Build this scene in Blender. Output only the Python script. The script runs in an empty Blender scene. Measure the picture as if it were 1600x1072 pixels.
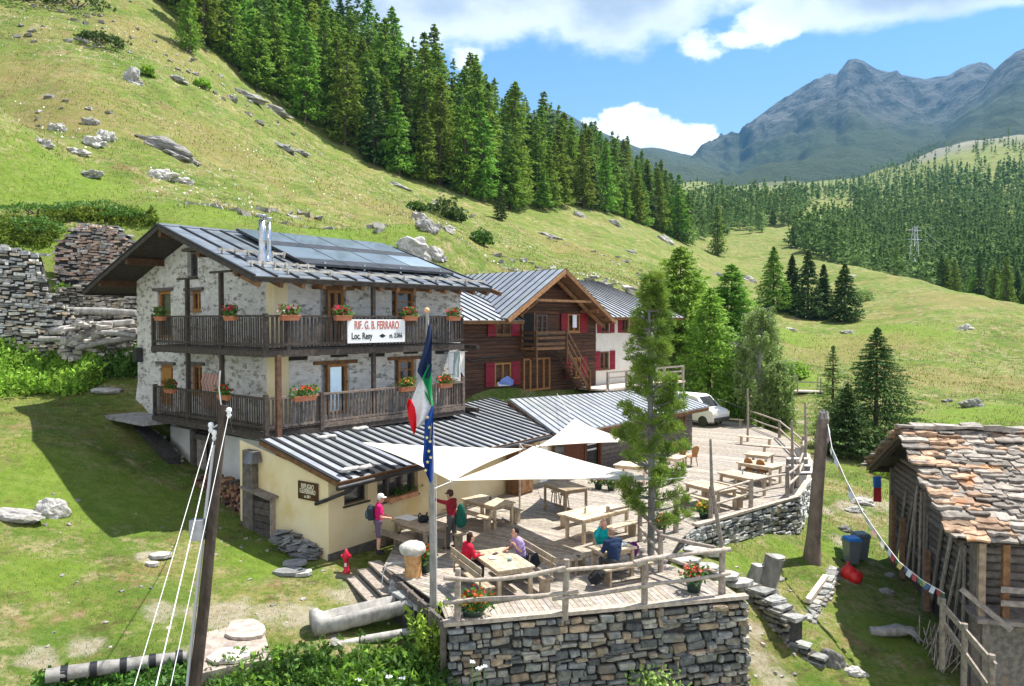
import bpy, math, random
import numpy as np
from mathutils import Vector, Matrix
R = math.radians
random.seed(7)
# ---------------------------------------------------------------- camera, sky, sun
F, CAMZ, TILT = 1200.0, 6.7, math.atan(34/1200)
sc = bpy.context.scene
col = sc.collection
cam = bpy.data.objects.new('camera', bpy.data.cameras.new('camera')); col.objects.link(cam)
cam.location = (0, 0, CAMZ); cam.rotation_euler = (math.pi/2 - TILT, 0, 0)
cam.data.sensor_width = 36; cam.data.lens = 36*F/1600
cam.data.clip_start = 0.3; cam.data.clip_end = 20000
sc.camera = cam
sc.render.engine = 'CYCLES'
sc.view_settings.view_transform = 'Standard'; sc.view_settings.look = 'None'
sc.view_settings.exposure = 1.05; sc.view_settings.gamma = 1
sc.cycles.volume_bounces = 0; sc.cycles.transparent_max_bounces = 12
sc.cycles.max_bounces = 5
SUN = Vector((3.5, 2.1, 7.8)).normalized()
SEL = math.asin(SUN.z); SAZ = math.atan2(SUN.x, SUN.y)
sl = bpy.data.lights.new('sun', 'SUN'); sl.energy = 4.9; sl.angle = R(0.5); sl.color = (1, .955, .88)
so = bpy.data.objects.new('sun', sl); col.objects.link(so)
so.rotation_euler = SUN.to_track_quat('Z', 'Y').to_euler(); so.location = (30, 20, 60)

def nd(nt, typ, **kw):
    n = nt.nodes.new(typ)
    for k, v in kw.items():
        if k.startswith('i_'):
            key = k[2:]; key = int(key) if key.isdigit() else key.replace('_', ' ')
            n.inputs[key].default_value = v
        else: setattr(n, k, v)
    return n
def mth(nt, op, a, b=None, c=None, clamp=False):
    n = nt.nodes.new('ShaderNodeMath'); n.operation = op; n.use_clamp = clamp
    for i, x in enumerate((a, b, c)):
        if x is None: continue
        if hasattr(x, 'default_value') or hasattr(x, 'is_output'): nt.links.new(x, n.inputs[i])
        else: n.inputs[i].default_value = x
    return n.outputs[0]
def mixc(nt, f, a, b, mode='MIX'):
    n = nt.nodes.new('ShaderNodeMix'); n.data_type = 'RGBA'; n.blend_type = mode
    for s, x in ((n.inputs[0], f), (n.inputs[6], a), (n.inputs[7], b)):
        if hasattr(x, 'is_output'): nt.links.new(x, s)
        elif isinstance(x, (tuple, list)): s.default_value = (*x[:3], 1)
        else: s.default_value = x
    return n.outputs[2]
def smooth(nt, x, lo, hi, a=0., b=1.):
    n = nt.nodes.new('ShaderNodeMapRange'); n.interpolation_type = 'SMOOTHSTEP'
    nt.links.new(x, n.inputs[0])
    for i, v in enumerate((lo, hi, a, b)): n.inputs[i+1].default_value = v
    return n.outputs[0]

w = bpy.data.worlds.new('World'); sc.world = w; w.use_nodes = True
nt = w.node_tree; nt.nodes.clear()
sky = nd(nt, 'ShaderNodeTexSky', sky_type='NISHITA', sun_disc=False, sun_elevation=SEL, sun_rotation=SAZ, altitude=2000, air_density=1.25, dust_density=.5, ozone_density=2.2)
tc = nd(nt, 'ShaderNodeTexCoord'); sep = nd(nt, 'ShaderNodeSeparateXYZ'); nt.links.new(tc.outputs['Generated'], sep.inputs[0])
az = mth(nt, 'ARCTAN2', sep.outputs[0], sep.outputs[1]); el = mth(nt, 'ARCSINE', sep.outputs[2])
def cnoise(scale, detail, off, rough=.55):
    mp = nd(nt, 'ShaderNodeMapping'); mp.inputs['Location'].default_value = off; mp.inputs['Scale'].default_value = (1, 1, 1.6)
    nt.links.new(tc.outputs['Generated'], mp.inputs[0])
    n = nd(nt, 'ShaderNodeTexNoise', i_Scale=scale, i_Detail=detail, i_Roughness=rough); nt.links.new(mp.outputs[0], n.inputs['Vector'])
    return n.outputs[0]
n1 = cnoise(7, 8, (3, 1, 2)); n2 = cnoise(22, 8, (1, 5, 2), .6); n3 = cnoise(4, 5, (7, 2, 9)); n4 = cnoise(30, 7, (2, 2, 4), .6)
def blob(px, py, rx, ry):
    a0 = math.atan((px-800)/F); e0 = math.atan((502-py)/F*math.cos(a0))
    dx = mth(nt, 'DIVIDE', mth(nt, 'SUBTRACT', az, a0), rx/F); dy = mth(nt, 'DIVIDE', mth(nt, 'SUBTRACT', el, e0), ry/F)
    return mth(nt, 'SUBTRACT', 1.0, mth(nt, 'ADD', mth(nt, 'MULTIPLY', dx, dx), mth(nt, 'MULTIPLY', dy, dy)))
def vmax(l):
    r = l[0]
    for x in l[1:]: r = mth(nt, 'MAXIMUM', r, x)
    return r
big = vmax([blob(720, -60, 330, 150), blob(500, 20, 220, 120), blob(960, -55, 190, 138), blob(1200, -90, 420, 98), blob(1500, -60, 330, 76)])
bd = mth(nt, 'ADD', big, mth(nt, 'ADD', mth(nt, 'MULTIPLY', mth(nt, 'SUBTRACT', n1, .5), 1.5), mth(nt, 'MULTIPLY', mth(nt, 'SUBTRACT', n2, .5), .5)))
bigm = smooth(nt, bd, .0, .42)
sm = vmax([blob(1095, 76, 50, 24), blob(1200, 47, 66, 32), blob(1150, 66, 60, 15), blob(730, 95, 34, 20)])
sd = mth(nt, 'ADD', sm, mth(nt, 'MULTIPLY', mth(nt, 'SUBTRACT', n2, .5), 3.2))
smm = smooth(nt, sd, .1, .9)
cu = vmax([blob(985, 222, 68, 60), blob(1040, 232, 72, 48), blob(1098, 232, 36, 36), blob(925, 225, 50, 38), blob(1000, 290, 140, 60)])
cd = mth(nt, 'ADD', cu, mth(nt, 'MULTIPLY', mth(nt, 'SUBTRACT', n4, .5), 1.5))
cum = smooth(nt, cd, .05, .3)
gen = smooth(nt, mth(nt, 'ADD', n3, mth(nt, 'MULTIPLY', mth(nt, 'ABSOLUTE', az), .13)), .66, .85)   # loose clouds over the rest of the sky
out_of = smooth(nt, mth(nt, 'ABSOLUTE', az), .75, 1.0)
gen = mth(nt, 'MULTIPLY', gen, out_of)
bgrey = smooth(nt, mth(nt, 'ADD', bd, mth(nt, 'MULTIPLY', mth(nt, 'SUBTRACT', n3, .5), 1.6)), .2, 1.0)
bcol = mixc(nt, bgrey, (6.6, 6.9, 7.3), (3.3, 3.7, 4.4))
ccol = mixc(nt, smooth(nt, n2, .3, .62), (6.3, 6.8, 7.6), (9.2, 9.3, 9.4))
skc = nd(nt, 'ShaderNodeHueSaturation', i_Saturation=1.22, i_Value=.98); nt.links.new(sky.outputs[0], skc.inputs['Color'])
hz = mixc(nt, smooth(nt, el, .0, .5, .30, .0), skc.outputs[0], (5.6, 7.2, 8.8))
c = mixc(nt, cum, hz, ccol); c = mixc(nt, mth(nt, 'MULTIPLY', smm, .95), c, (7.9, 8.1, 8.4)); c = mixc(nt, mth(nt, 'MULTIPLY', bigm, .97), c, bcol); c = mixc(nt, gen, c, (6, 6.2, 6.6))
bg = nd(nt, 'ShaderNodeBackground', i_Strength=0.086); nt.links.new(c, bg.inputs[0])
wo = nd(nt, 'ShaderNodeOutputWorld'); nt.links.new(bg.outputs[0], wo.inputs[0])

# ---------------------------------------------------------------- helpers
def ray(px, py):
    a = (px-800)/F; b = (536-py)/F
    return a, math.cos(TILT)+b*math.sin(TILT), -math.sin(TILT)+b*math.cos(TILT)
def PZ(px, py, z=0.):      # the point of height z seen at that spot
    r = ray(px, py); t = (z-CAMZ)/r[2]; return Vector((r[0]*t, r[1]*t, z))
def PY(px, py, Y):         # the point at distance Y seen at that spot
    r = ray(px, py); t = Y/r[1]; return Vector((r[0]*t, Y, CAMZ+r[2]*t))

def tag(o, label=None, cat=None, group=None, kind=None):
    if label: o['label'] = label
    if cat: o['category'] = cat
    if group: o['group'] = group
    if kind: o['kind'] = kind
    return o
def empty(name, loc=(0, 0, 0), rz=0., label=None, cat=None, group=None):
    o = bpy.data.objects.new(name, None); o.empty_display_size = .2; col.objects.link(o)
    o.location = loc; o.rotation_euler = (0, 0, rz); return tag(o, label, cat, group)
def copy_tree(o, parent=None):
    c = o.copy(); col.objects.link(c)
    if parent is not None: c.parent = parent
    for ch in list(o.children): copy_tree(ch, c)
    return c
def npobj(name, V, Fs, mt, parent=None, tint=None, smooth_=False):
    V = np.asarray(V, dtype=np.float32); me = bpy.data.meshes.new(name)
    Fs = np.asarray(Fs, dtype=np.int32); m, k = Fs.shape
    me.vertices.add(len(V)); me.vertices.foreach_set('co', V.ravel())
    me.loops.add(m*k); me.loops.foreach_set('vertex_index', Fs.ravel())
    me.polygons.add(m); me.polygons.foreach_set('loop_start', np.arange(0, m*k, k, dtype=np.int32))
    if smooth_: me.polygons.foreach_set('use_smooth', np.ones(m, dtype=bool))
    if tint is not None:
        a = me.attributes.new('tint', 'FLOAT_COLOR', 'FACE')
        t = np.asarray(tint, dtype=np.float32)
        if t.ndim == 1: t = np.stack([t, t, t], 1)
        a.data.foreach_set('color', np.concatenate([t, np.ones((m, 1), np.float32)], 1).ravel())
    me.update(calc_edges=True)
    if mt: me.materials.append(mt)
    o = bpy.data.objects.new(name, me); col.objects.link(o)
    if parent is not None: o.parent = parent
    return o
class MB:
    def __init__(s): s.V = []; s.F = []; s.T = []; s.t = (1, 1, 1); s.S = []; s.sm = False
    def tint(s, t):
        s.t = (t, t, t) if isinstance(t, (int, float)) else tuple(t); return s
    def add(s, vs, fs, sm=None):
        b = len(s.V); s.V += [tuple(v) for v in vs]
        for f in fs: s.F.append(tuple(b+i for i in f)); s.T.append(s.t); s.S.append(s.sm if sm is None else sm)
        return s
    def box(s, a, b, M=None, j=0.):
        (x0, y0, z0), (x1, y1, z1) = a, b
        vs = [Vector((x, y, z)) for x in (x0, x1) for y in (y0, y1) for z in (z0, z1)]
        if j: vs = [v+Vector((random.uniform(-j, j), random.uniform(-j, j), random.uniform(-j, j))) for v in vs]
        if M is not None: vs = [M @ v for v in vs]
        return s.add(vs, [(0, 1, 3, 2), (4, 6, 7, 5), (0, 4, 5, 1), (2, 3, 7, 6), (0, 2, 6, 4), (1, 5, 7, 3)], False)
    def beam(s, p0, p1, w, h, up=(0, 0, 1), j=0.):
        p0, p1 = Vector(p0), Vector(p1); d = p1-p0; L = d.length; d.normalize()
        u = Vector(up)
        if abs(d.dot(u)) > .98: u = Vector((0, 1, 0))
        sd = d.cross(u).normalized(); uu = sd.cross(d)
        M = Matrix((( d.x, sd.x, uu.x, p0.x), (d.y, sd.y, uu.y, p0.y), (d.z, sd.z, uu.z, p0.z), (0, 0, 0, 1)))
        return s.box((0, -w/2, -h/2), (L, w/2, h/2), M, j)
    def tube(s, pts, rs, n=8, cap=True, wob=0.):
        pts = [Vector(p) for p in pts]
        if isinstance(rs, (int, float)): rs = [rs]*len(pts)
        vs = []; fs = []
        prev = None
        for i, p in enumerate(pts):
            d = (pts[min(i+1, len(pts)-1)]-pts[max(i-1, 0)]).normalized()
            if prev is None:
                a = d.cross(Vector((0, 0, 1)) if abs(d.z) < .9 else Vector((1, 0, 0))).normalized()
            else: a = (prev-d*prev.dot(d)).normalized()
            prev = a; b = d.cross(a)
            for k in range(n):
                t = 2*math.pi*k/n; rr = rs[i]*(1+random.uniform(-wob, wob))
                vs.append(p+(a*math.cos(t)+b*math.sin(t))*rr)
        for i in range(len(pts)-1):
            for k in range(n):
                fs.append((i*n+k, i*n+(k+1) % n, (i+1)*n+(k+1) % n, (i+1)*n+k))
        base = len(s.V); s.add(vs, fs, True)
        if cap:
            s.add([vs[k] for k in range(n)], [tuple(reversed(range(n)))], False)
            s.add(vs[-n:], [tuple(range(n))], False)
        return s
    def poly(s, pts, th=None, up=(0, 0, -1)):   # a slab: top polygon and thickness
        pts = [Vector(p) for p in pts]; n = len(pts)
        if th is None: return s.add(pts, [tuple(range(n))], False)
        d = Vector(up)*th; lo = [p+d for p in pts]
        return s.add(pts+lo, [tuple(range(n)), tuple(n+i for i in reversed(range(n)))]+[(i, i+n, (i+1) % n+n, (i+1) % n) for i in range(n)], False)
    def ball(s, c, r, n=8, m=6, j=0.):
        r = (r, r, r) if isinstance(r, (int, float)) else r
        vs = []; fs = []
        for i in range(m+1):
            ph = math.pi*i/m
            for k in range(n):
                t = 2*math.pi*k/n; q = 1+random.uniform(-j, j)
                vs.append((c[0]+r[0]*math.sin(ph)*math.cos(t)*q, c[1]+r[1]*math.sin(ph)*math.sin(t)*q, c[2]+r[2]*math.cos(ph)*q))
        for i in range(m):
            for k in range(n): fs.append((i*n+k, (i+1)*n+k, (i+1)*n+(k+1) % n, i*n+(k+1) % n))
        return s.add(vs, fs, True)
    def lathe(s, prof, c=(0, 0, 0), n=14):
        vs = []; fs = []
        for r, z in prof:
            for k in range(n):
                t = 2*math.pi*k/n; vs.append((c[0]+r*math.cos(t), c[1]+r*math.sin(t), c[2]+z))
        for i in range(len(prof)-1):
            for k in range(n): fs.append((i*n+k, i*n+(k+1) % n, (i+1)*n+(k+1) % n, (i+1)*n+k))
        return s.add(vs, fs, True)
    def stone(s, M, L, h, dep, j=.2):   # a rounded block whose face looks along local -y; lies x 0..L, z 0..h
        n = 8; cx, cz = L/2, h/2; vs = []
        ang = [(-1, -.8), (-.8, -1), (.85, -1), (1, -.75), (1, .8), (.8, 1), (-.85, 1), (-1, .75)]
        q = [(a*(1-random.uniform(0, j)), b*(1-random.uniform(0, j*1.3))) for a, b in ang]
        for (sc_, y) in ((1, 0.), (1, -dep*.7), (random.uniform(.84, .95), -dep)):
            yy = [y+random.uniform(-.15, .15)*dep for _ in q]
            if y == 0.: yy = [.02]*8
            vs += [M @ Vector((cx+a*cx*sc_, yb, cz+b*cz*sc_)) for (a, b), yb in zip(q, yy)]
        vs.append(M @ Vector((cx, -dep*random.uniform(.9, 1.15), cz)))
        fs = [(i, (i+1) % n, n+(i+1) % n, n+i) for i in range(n)]+[(n+i, n+(i+1) % n, 2*n+(i+1) % n, 2*n+i) for i in range(n)]+[(2*n+i, 2*n+(i+1) % n, 3*n) for i in range(n)]
        return s.add(vs, fs, False)
    def build(s, name, mt, parent=None, label=None, cat=None, group=None, kind=None):
        me = bpy.data.meshes.new(name); me.from_pydata(s.V, [], s.F)
        a = me.attributes.new('tint', 'FLOAT_COLOR', 'FACE')
        a.data.foreach_set('color', [x for t in s.T for x in (*t, 1.)])
        me.polygons.foreach_set('use_smooth', s.S)
        if mt: me.materials.append(mt)
        o = bpy.data.objects.new(name, me); col.objects.link(o)
        if parent is not None: o.parent = parent
        return tag(o, label, cat, group, kind)

# ---------------------------------------------------------------- materials
def mat(name, c1, c2=None, c3=None, scale=3., st=(1, 1, 1), rough=.8, bump=.0, bscale=None, tint=True, detail=6, lo=.35, hi=.65, metal=0., spec=.3, trans=0., rnd=0., c3s=None, c3r=(.55, .7), coat=0, isl=0.):
    m = bpy.data.materials.new(name); m.use_nodes = True; nt = m.node_tree
    b = nt.nodes['Principled BSDF']; out = nt.nodes['Material Output']
    tc = nd(nt, 'ShaderNodeTexCoord'); mp = nd(nt, 'ShaderNodeMapping'); mp.inputs['Scale'].default_value = st
    nt.links.new(tc.outputs['Object'], mp.inputs[0])
    def noise(sc_, d=detail):
        n = nd(nt, 'ShaderNodeTexNoise', i_Scale=sc_, i_Detail=d, i_Roughness=.62); nt.links.new(mp.outputs[0], n.inputs['Vector']); return n.outputs[0]
    c = c1
    if c2 is not None: c = mixc(nt, smooth(nt, noise(scale), lo, hi), c1, c2)
    if c3 is not None: c = mixc(nt, smooth(nt, noise(c3s or scale*.37), *c3r), c, c3)
    if tint:
        at = nd(nt, 'ShaderNodeAttribute', attribute_name='tint'); c = mixc(nt, 1., c, at.outputs['Color'], 'MULTIPLY')
    if rnd or isl:
        hs = nd(nt, 'ShaderNodeHueSaturation'); v = None
        if rnd:
            oi = nd(nt, 'ShaderNodeObjectInfo'); v = mth(nt, 'MULTIPLY_ADD', oi.outputs['Random'], rnd, 1-rnd/2)
            nt.links.new(mth(nt, 'MULTIPLY_ADD', oi.outputs['Random'], .05*min(1, rnd*2), .5-.025*min(1, rnd*2)), hs.inputs['Hue'])
        if isl:
            gi = nd(nt, 'ShaderNodeNewGeometry'); v2 = mth(nt, 'MULTIPLY_ADD', gi.outputs['Random Per Island'], isl, 1-isl/2)
            v = v2 if v is None else mth(nt, 'MULTIPLY', v, v2)
        nt.links.new(v, hs.inputs['Value'])
        if hasattr(c, 'is_output'): nt.links.new(c, hs.inputs['Color'])
        else: hs.inputs['Color'].default_value = (*c, 1)
        c = hs.outputs[0]
    if hasattr(c, 'is_output'): nt.links.new(c, b.inputs['Base Color'])
    else: b.inputs['Base Color'].default_value = (*c, 1)
    b.inputs['Roughness'].default_value = rough; b.inputs['Metallic'].default_value = metal
    b.inputs['Specular IOR Level'].default_value = spec
    if coat: b.inputs['Coat Weight'].default_value = coat
    if bump:
        bp = nd(nt, 'ShaderNodeBump', i_Strength=bump, i_Distance=.05); nt.links.new(noise(bscale or scale*3, 5), bp.inputs['Height']); nt.links.new(bp.outputs[0], b.inputs['Normal'])
    if trans:
        tr = nd(nt, 'ShaderNodeBsdfTranslucent'); mx = nd(nt, 'ShaderNodeMixShader', i_0=trans)
        if hasattr(c, 'is_output'): nt.links.new(c, tr.inputs[0])
        else: tr.inputs[0].default_value = (*c, 1)
        nt.links.new(b.outputs[0], mx.inputs[1]); nt.links.new(tr.outputs[0], mx.inputs[2]); nt.links.new(mx.outputs[0], out.inputs[0])
    return m
M = {}
M['stone'] = mat('wall_stone', (.17, .18, .185), (.34, .33, .31), (.36, .29, .20), scale=7, bump=.5, bscale=30, c3s=1.3, c3r=(.55, .75))
M['rock'] = mat('rock', (.24, .235, .225), (.42, .40, .37), (.22, .21, .15), scale=4, bump=.6, bscale=14, rough=.9)
M['wood'] = mat('weathered_wood', (.23, .19, .155), (.36, .31, .26), scale=9, st=(1, 1, 1), bump=.3, rough=.85)
M['deckwood'] = mat('deck_wood', (.27, .235, .20), (.41, .375, .33), scale=6, bump=.2, rough=.8)
M['tablewood'] = mat('table_wood', (.36, .275, .18), (.53, .44, .32), scale=7, bump=.1, rough=.6)
M['darkwood'] = mat('dark_wood', (.035, .028, .024), (.075, .058, .045), scale=8, bump=.3, rough=.75)
M['logwood'] = mat('log_wall_wood', (.055, .024, .013), (.115, .052, .027), (.03, .018, .013), scale=5, st=(.25, .25, 3), bump=.3, rough=.7)
M['greywood'] = mat('grey_boards', (.10, .085, .075), (.17, .145, .125), scale=6, bump=.3)
M['eavewood'] = mat('eave_wood', (.13, .065, .03), (.22, .115, .05), scale=6, bump=.2)
M['orangewood'] = mat('varnished_wood', (.30, .13, .035), (.42, .20, .06), scale=9, rough=.45)
M['cream'] = mat('cream_render', (.76, .63, .37), (.80, .69, .45), (.70, .54, .26), scale=1.2, bump=.15, bscale=40, rough=.9)
M['whitewash'] = mat('white_render', (.66, .65, .60), (.74, .73, .69), scale=2, bump=.2, bscale=30)
M['metal'] = mat('zinc_roof', (.30, .33, .365), (.40, .43, .46), (.36, .27, .22), scale=1.5, rough=.45, metal=.35, c3s=.6, c3r=(.66, .8))
M['metal2'] = mat('slate_blue_roof', (.15, .175, .20), (.23, .255, .28), (.36, .27, .22), scale=1.5, rough=.4, metal=.3, c3s=.6, c3r=(.68, .8))
M['seam'] = mat('roof_seam_and_shadow', (.03, .032, .036), rough=.5, metal=.3)  # near-black: the shadow lines beside the seams are put into the colour
M['seam2'] = mat('roof_rib', (.13, .14, .15), rough=.5, metal=.3)
M['darkmetal'] = mat('dark_metal', (.05, .05, .055), (.08, .08, .08), rough=.45, metal=.6)
M['panel'] = mat('solar_glass', (.09, .12, .145), (.125, .16, .185), scale=.8, rough=.3, spec=.8, coat=.3)
M['steel'] = mat('steel', (.62, .63, .64), (.5, .5, .5), rough=.25, metal=.95)
M['glass'] = mat('window_glass', (.03, .035, .04), (.06, .065, .07), rough=.06, spec=.8)
M['red'] = mat('red_paint', (.27, .010, .028), (.21, .008, .02), scale=5, rough=.55)
M['white'] = mat('white_paint', (.78, .78, .76), rough=.6)
M['sail'] = mat('sail_cloth', (.80, .75, .64), (.84, .79, .69), scale=.5, rough=.9, trans=.28)
M['cloth'] = mat('cloth', (1, 1, 1), (.86, .86, .86), scale=14, rough=.9, bump=.2)
M['skin'] = mat('skin', (.50, .27, .18), (.56, .32, .22), scale=6, rough=.55)
M['terra'] = mat('terracotta', (.42, .15, .075), (.5, .2, .11), rough=.8)
M['plastic'] = mat('plastic', (1, 1, 1), rough=.4, spec=.5)
M['petal'] = mat('petals', (1, 1, 1), rough=.6, trans=.3, isl=.3)
M['leaf'] = mat('leaves', (.065, .15, .022), (.11, .22, .035), scale=4, rough=.55, trans=.35, rnd=.25, isl=.55)
M['larch'] = mat('larch_foliage', (.145, .25, .035), (.24, .36, .052), scale=.5, rough=.7, trans=.40, rnd=.5, isl=.6, spec=.15)
M['spruce'] = mat('spruce_foliage', (.055, .105, .028), (.10, .165, .04), scale=.6, rough=.7, trans=.18, rnd=.35, isl=.6, spec=.15)
M['pine'] = mat('pine_needles', (.14, .24, .035), (.27, .37, .06), scale=1.5, rough=.6, trans=.35, isl=.6, spec=.2)
M['birch'] = mat('birch_leaves', (.19, .29, .07), (.29, .39, .12), scale=1, rough=.6, trans=.3, isl=.6)
M['bright'] = mat('young_larch_foliage', (.20, .35, .04), (.30, .47, .06), scale=.7, rough=.6, trans=.4, isl=.6, rnd=.2)
M['bark'] = mat('bark', (.09, .065, .05), (.16, .12, .09), scale=8, st=(1, 1, .3), bump=.6, rough=.95)
M['palebark'] = mat('pale_bark', (.21, .20, .185), (.34, .325, .30), scale=5, st=(1, 1, .4), bump=.4, rough=.9)
M['wire'] = mat('wire', (.75, .75, .73), rough=.5)
M['wire2'] = mat('dark_wire', (.5, .5, .5), rough=.5)
M['slate'] = mat('roof_slab', (.20, .175, .15), (.37, .33, .285), (.33, .18, .09), scale=5, bump=.4, rough=.85, c3s=.9, c3r=(.56, .68))
# ---------------------------------------------------------------- terrain
def vnoise(x, y, seed=0):
    xi = np.floor(x).astype(np.int64); yi = np.floor(y).astype(np.int64); xf = x-xi; yf = y-yi
    def h(a, b):
        n = (a*374761393+b*668265263+seed*1442695041) & 0xffffffff
        n = ((n ^ (n >> 13))*1274126177) & 0xffffffff
        return ((n ^ (n >> 16)) & 0xffff)/65535.
    u = xf*xf*(3-2*xf); v = yf*yf*(3-2*yf)
    return (h(xi, yi)*(1-u)+h(xi+1, yi)*u)*(1-v)+(h(xi, yi+1)*(1-u)+h(xi+1, yi+1)*u)*v
def fbm(x, y, sc_, oct_=4, seed=0):
    r = 0; a = .5; f = 1/sc_
    for i in range(oct_): r = r+a*(vnoise(x*f+i*17.3, y*f+i*9.1, seed+i)-.5)*2; a *= .5; f *= 2.03
    return r
class TPS:
    def __init__(s, P, v, lam=1e-3):
        P = np.array(P, float); s.P = P; n = len(P)
        K = s.k(P, P)+lam*np.eye(n); A = np.zeros((n+3, n+3)); A[:n, :n] = K
        Q = np.c_[np.ones(n), P]; A[:n, n:] = Q; A[n:, :n] = Q.T
        s.w = np.linalg.solve(A, np.r_[np.array(v, float), 0, 0, 0])
    def k(s, A, B):
        d2 = ((A[:, None, :]-B[None, :, :])**2).sum(2)+1e-12
        return .5*d2*np.log(d2)
    def __call__(s, Q):
        out = np.empty(len(Q)); n = len(s.P)
        for i in range(0, len(Q), 20000):
            q = Q[i:i+20000]; out[i:i+20000] = s.k(q, s.P) @ s.w[:n]+np.c_[np.ones(len(q)), q] @ s.w[n:]
        return out
# near field: (X, Y, z)
near = [tuple(PZ(a, b, z)) for a, b, z in [
    (67, 1050, -.6), (200, 1040, -.6), (0, 1065, -.5), (0, 930, .3), (0, 800, 1.2), (90, 812, .9), (218, 640, 3.0), (130, 700, 2.3), (20, 655, 3.2), (100, 620, 3.5), (170, 853, .4),
    (300, 1000, -.6), (350, 815, .3), (280, 722, 1.25), (330, 768, .7), (395, 800, .2), (430, 840, -.1), (512, 880, -.35), (460, 930, -.45), (541, 897, -.5), (600, 900, -.6), (480, 985, -.65), (600, 960, -.8), (400, 1020, -.75), (690, 1005, -1.0),
    (60, 600, 3.9), (0, 600, 4.0), (150, 575, 4.6), (500, 1060, -1.1), (620, 1040, -1.2), (720, 1050, -1.35), (775, 1065, -1.7), (150, 1072, -.9),
    (1180, 1010, -2.1), (1250, 1000, -2.2), (1330, 985, -2.4), (1350, 1060, -2.8), (1200, 1065, -2.7), (1450, 1010, -2.7), (1200, 925, -1.6), (1150, 905, -1.1), (1268, 878, -1.6), (1130, 862, -.8), (1090, 880, -.6), (1050, 890, -.45),
    (1333, 885, -2.0), (1240, 835, -1.35), (1180, 850, -1.05), (1300, 800, -1.3), (1330, 775, -1.0), (1250, 700, -.2), (1200, 640, 0.), (1230, 655, .2), (1160, 640, -.2), (1265, 612, 1.2), (1330, 720, -.6),
    (1365, 700, -.7), (1420, 650, -.4), (1517, 640, 0.), (1600, 650, -.1), (1600, 610, .6), (1420, 600, 1.2), (1300, 585, 1.9), (1210, 560, 2.6), (1350, 560, 2.5), (1500, 560, 2.5), (1600, 560, 2.4)]]
near += [(13.6, 28.4, -2.1), (12, 20.4, -3.0), (17, 20, -2.9), (18, 28, -2.2), (22, 34, -1.4), (26, 22, -2.4), (12, 14, -3.8), (5, 14.5, -2.9), (1, 15, -2.4), (-3, 14, -1.9), (0, 8, -4), (-12, 8, -2), (12, 6, -5), (-20, 14, -.2), (-24, 22, 1.6), (-26, 28, 3.4), (-25, 34, 7), (20, 10, -4.5), (30, 40, 0),
    (0, 20, -.9), (3, 19, -1.3), (-2, 26, -.6), (3, 30, -.6), (6, 26, -.7), (8, 32, -.6), (10, 38, -.6), (12, 33, -.9), (9, 28, -.8), (-6, 30, .5), (-10, 31, 1.5), (-5, 35, 2.2), (1, 36, 1.2), (2, 40, 2.6), (6, 44, 2.0), (11, 46, -.4), (12, 49, -.4), (13.2, 54, -.3),
    (-2.3, 36, 2.9), (4.75, 43.9, 2.9), (8.2, 48.9, 2.4), (12, 52, -.3), (-15.9, 33.5, 4.2), (-13, 36.5, 6.0), (-10, 40.2, 8.0), (-5, 38, 6.5), (-12.5, 43, 11.2), (-7, 43, 9.8), (-18, 38.4, 6.3), (-18.5, 42, 11.2), (-22.5, 37, 7.5), (-24, 40, 10.8), (-3, 44, 9.2), (2, 52, 8.8), (0, 47, 7.5), (5, 58, 9.4), (8, 57, 7.0), (13, 60, 6.0),
    (-5, 50, 13.), (-38, 50, 24), (-36, 38, 14), (-34, 26, 6)]
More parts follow.
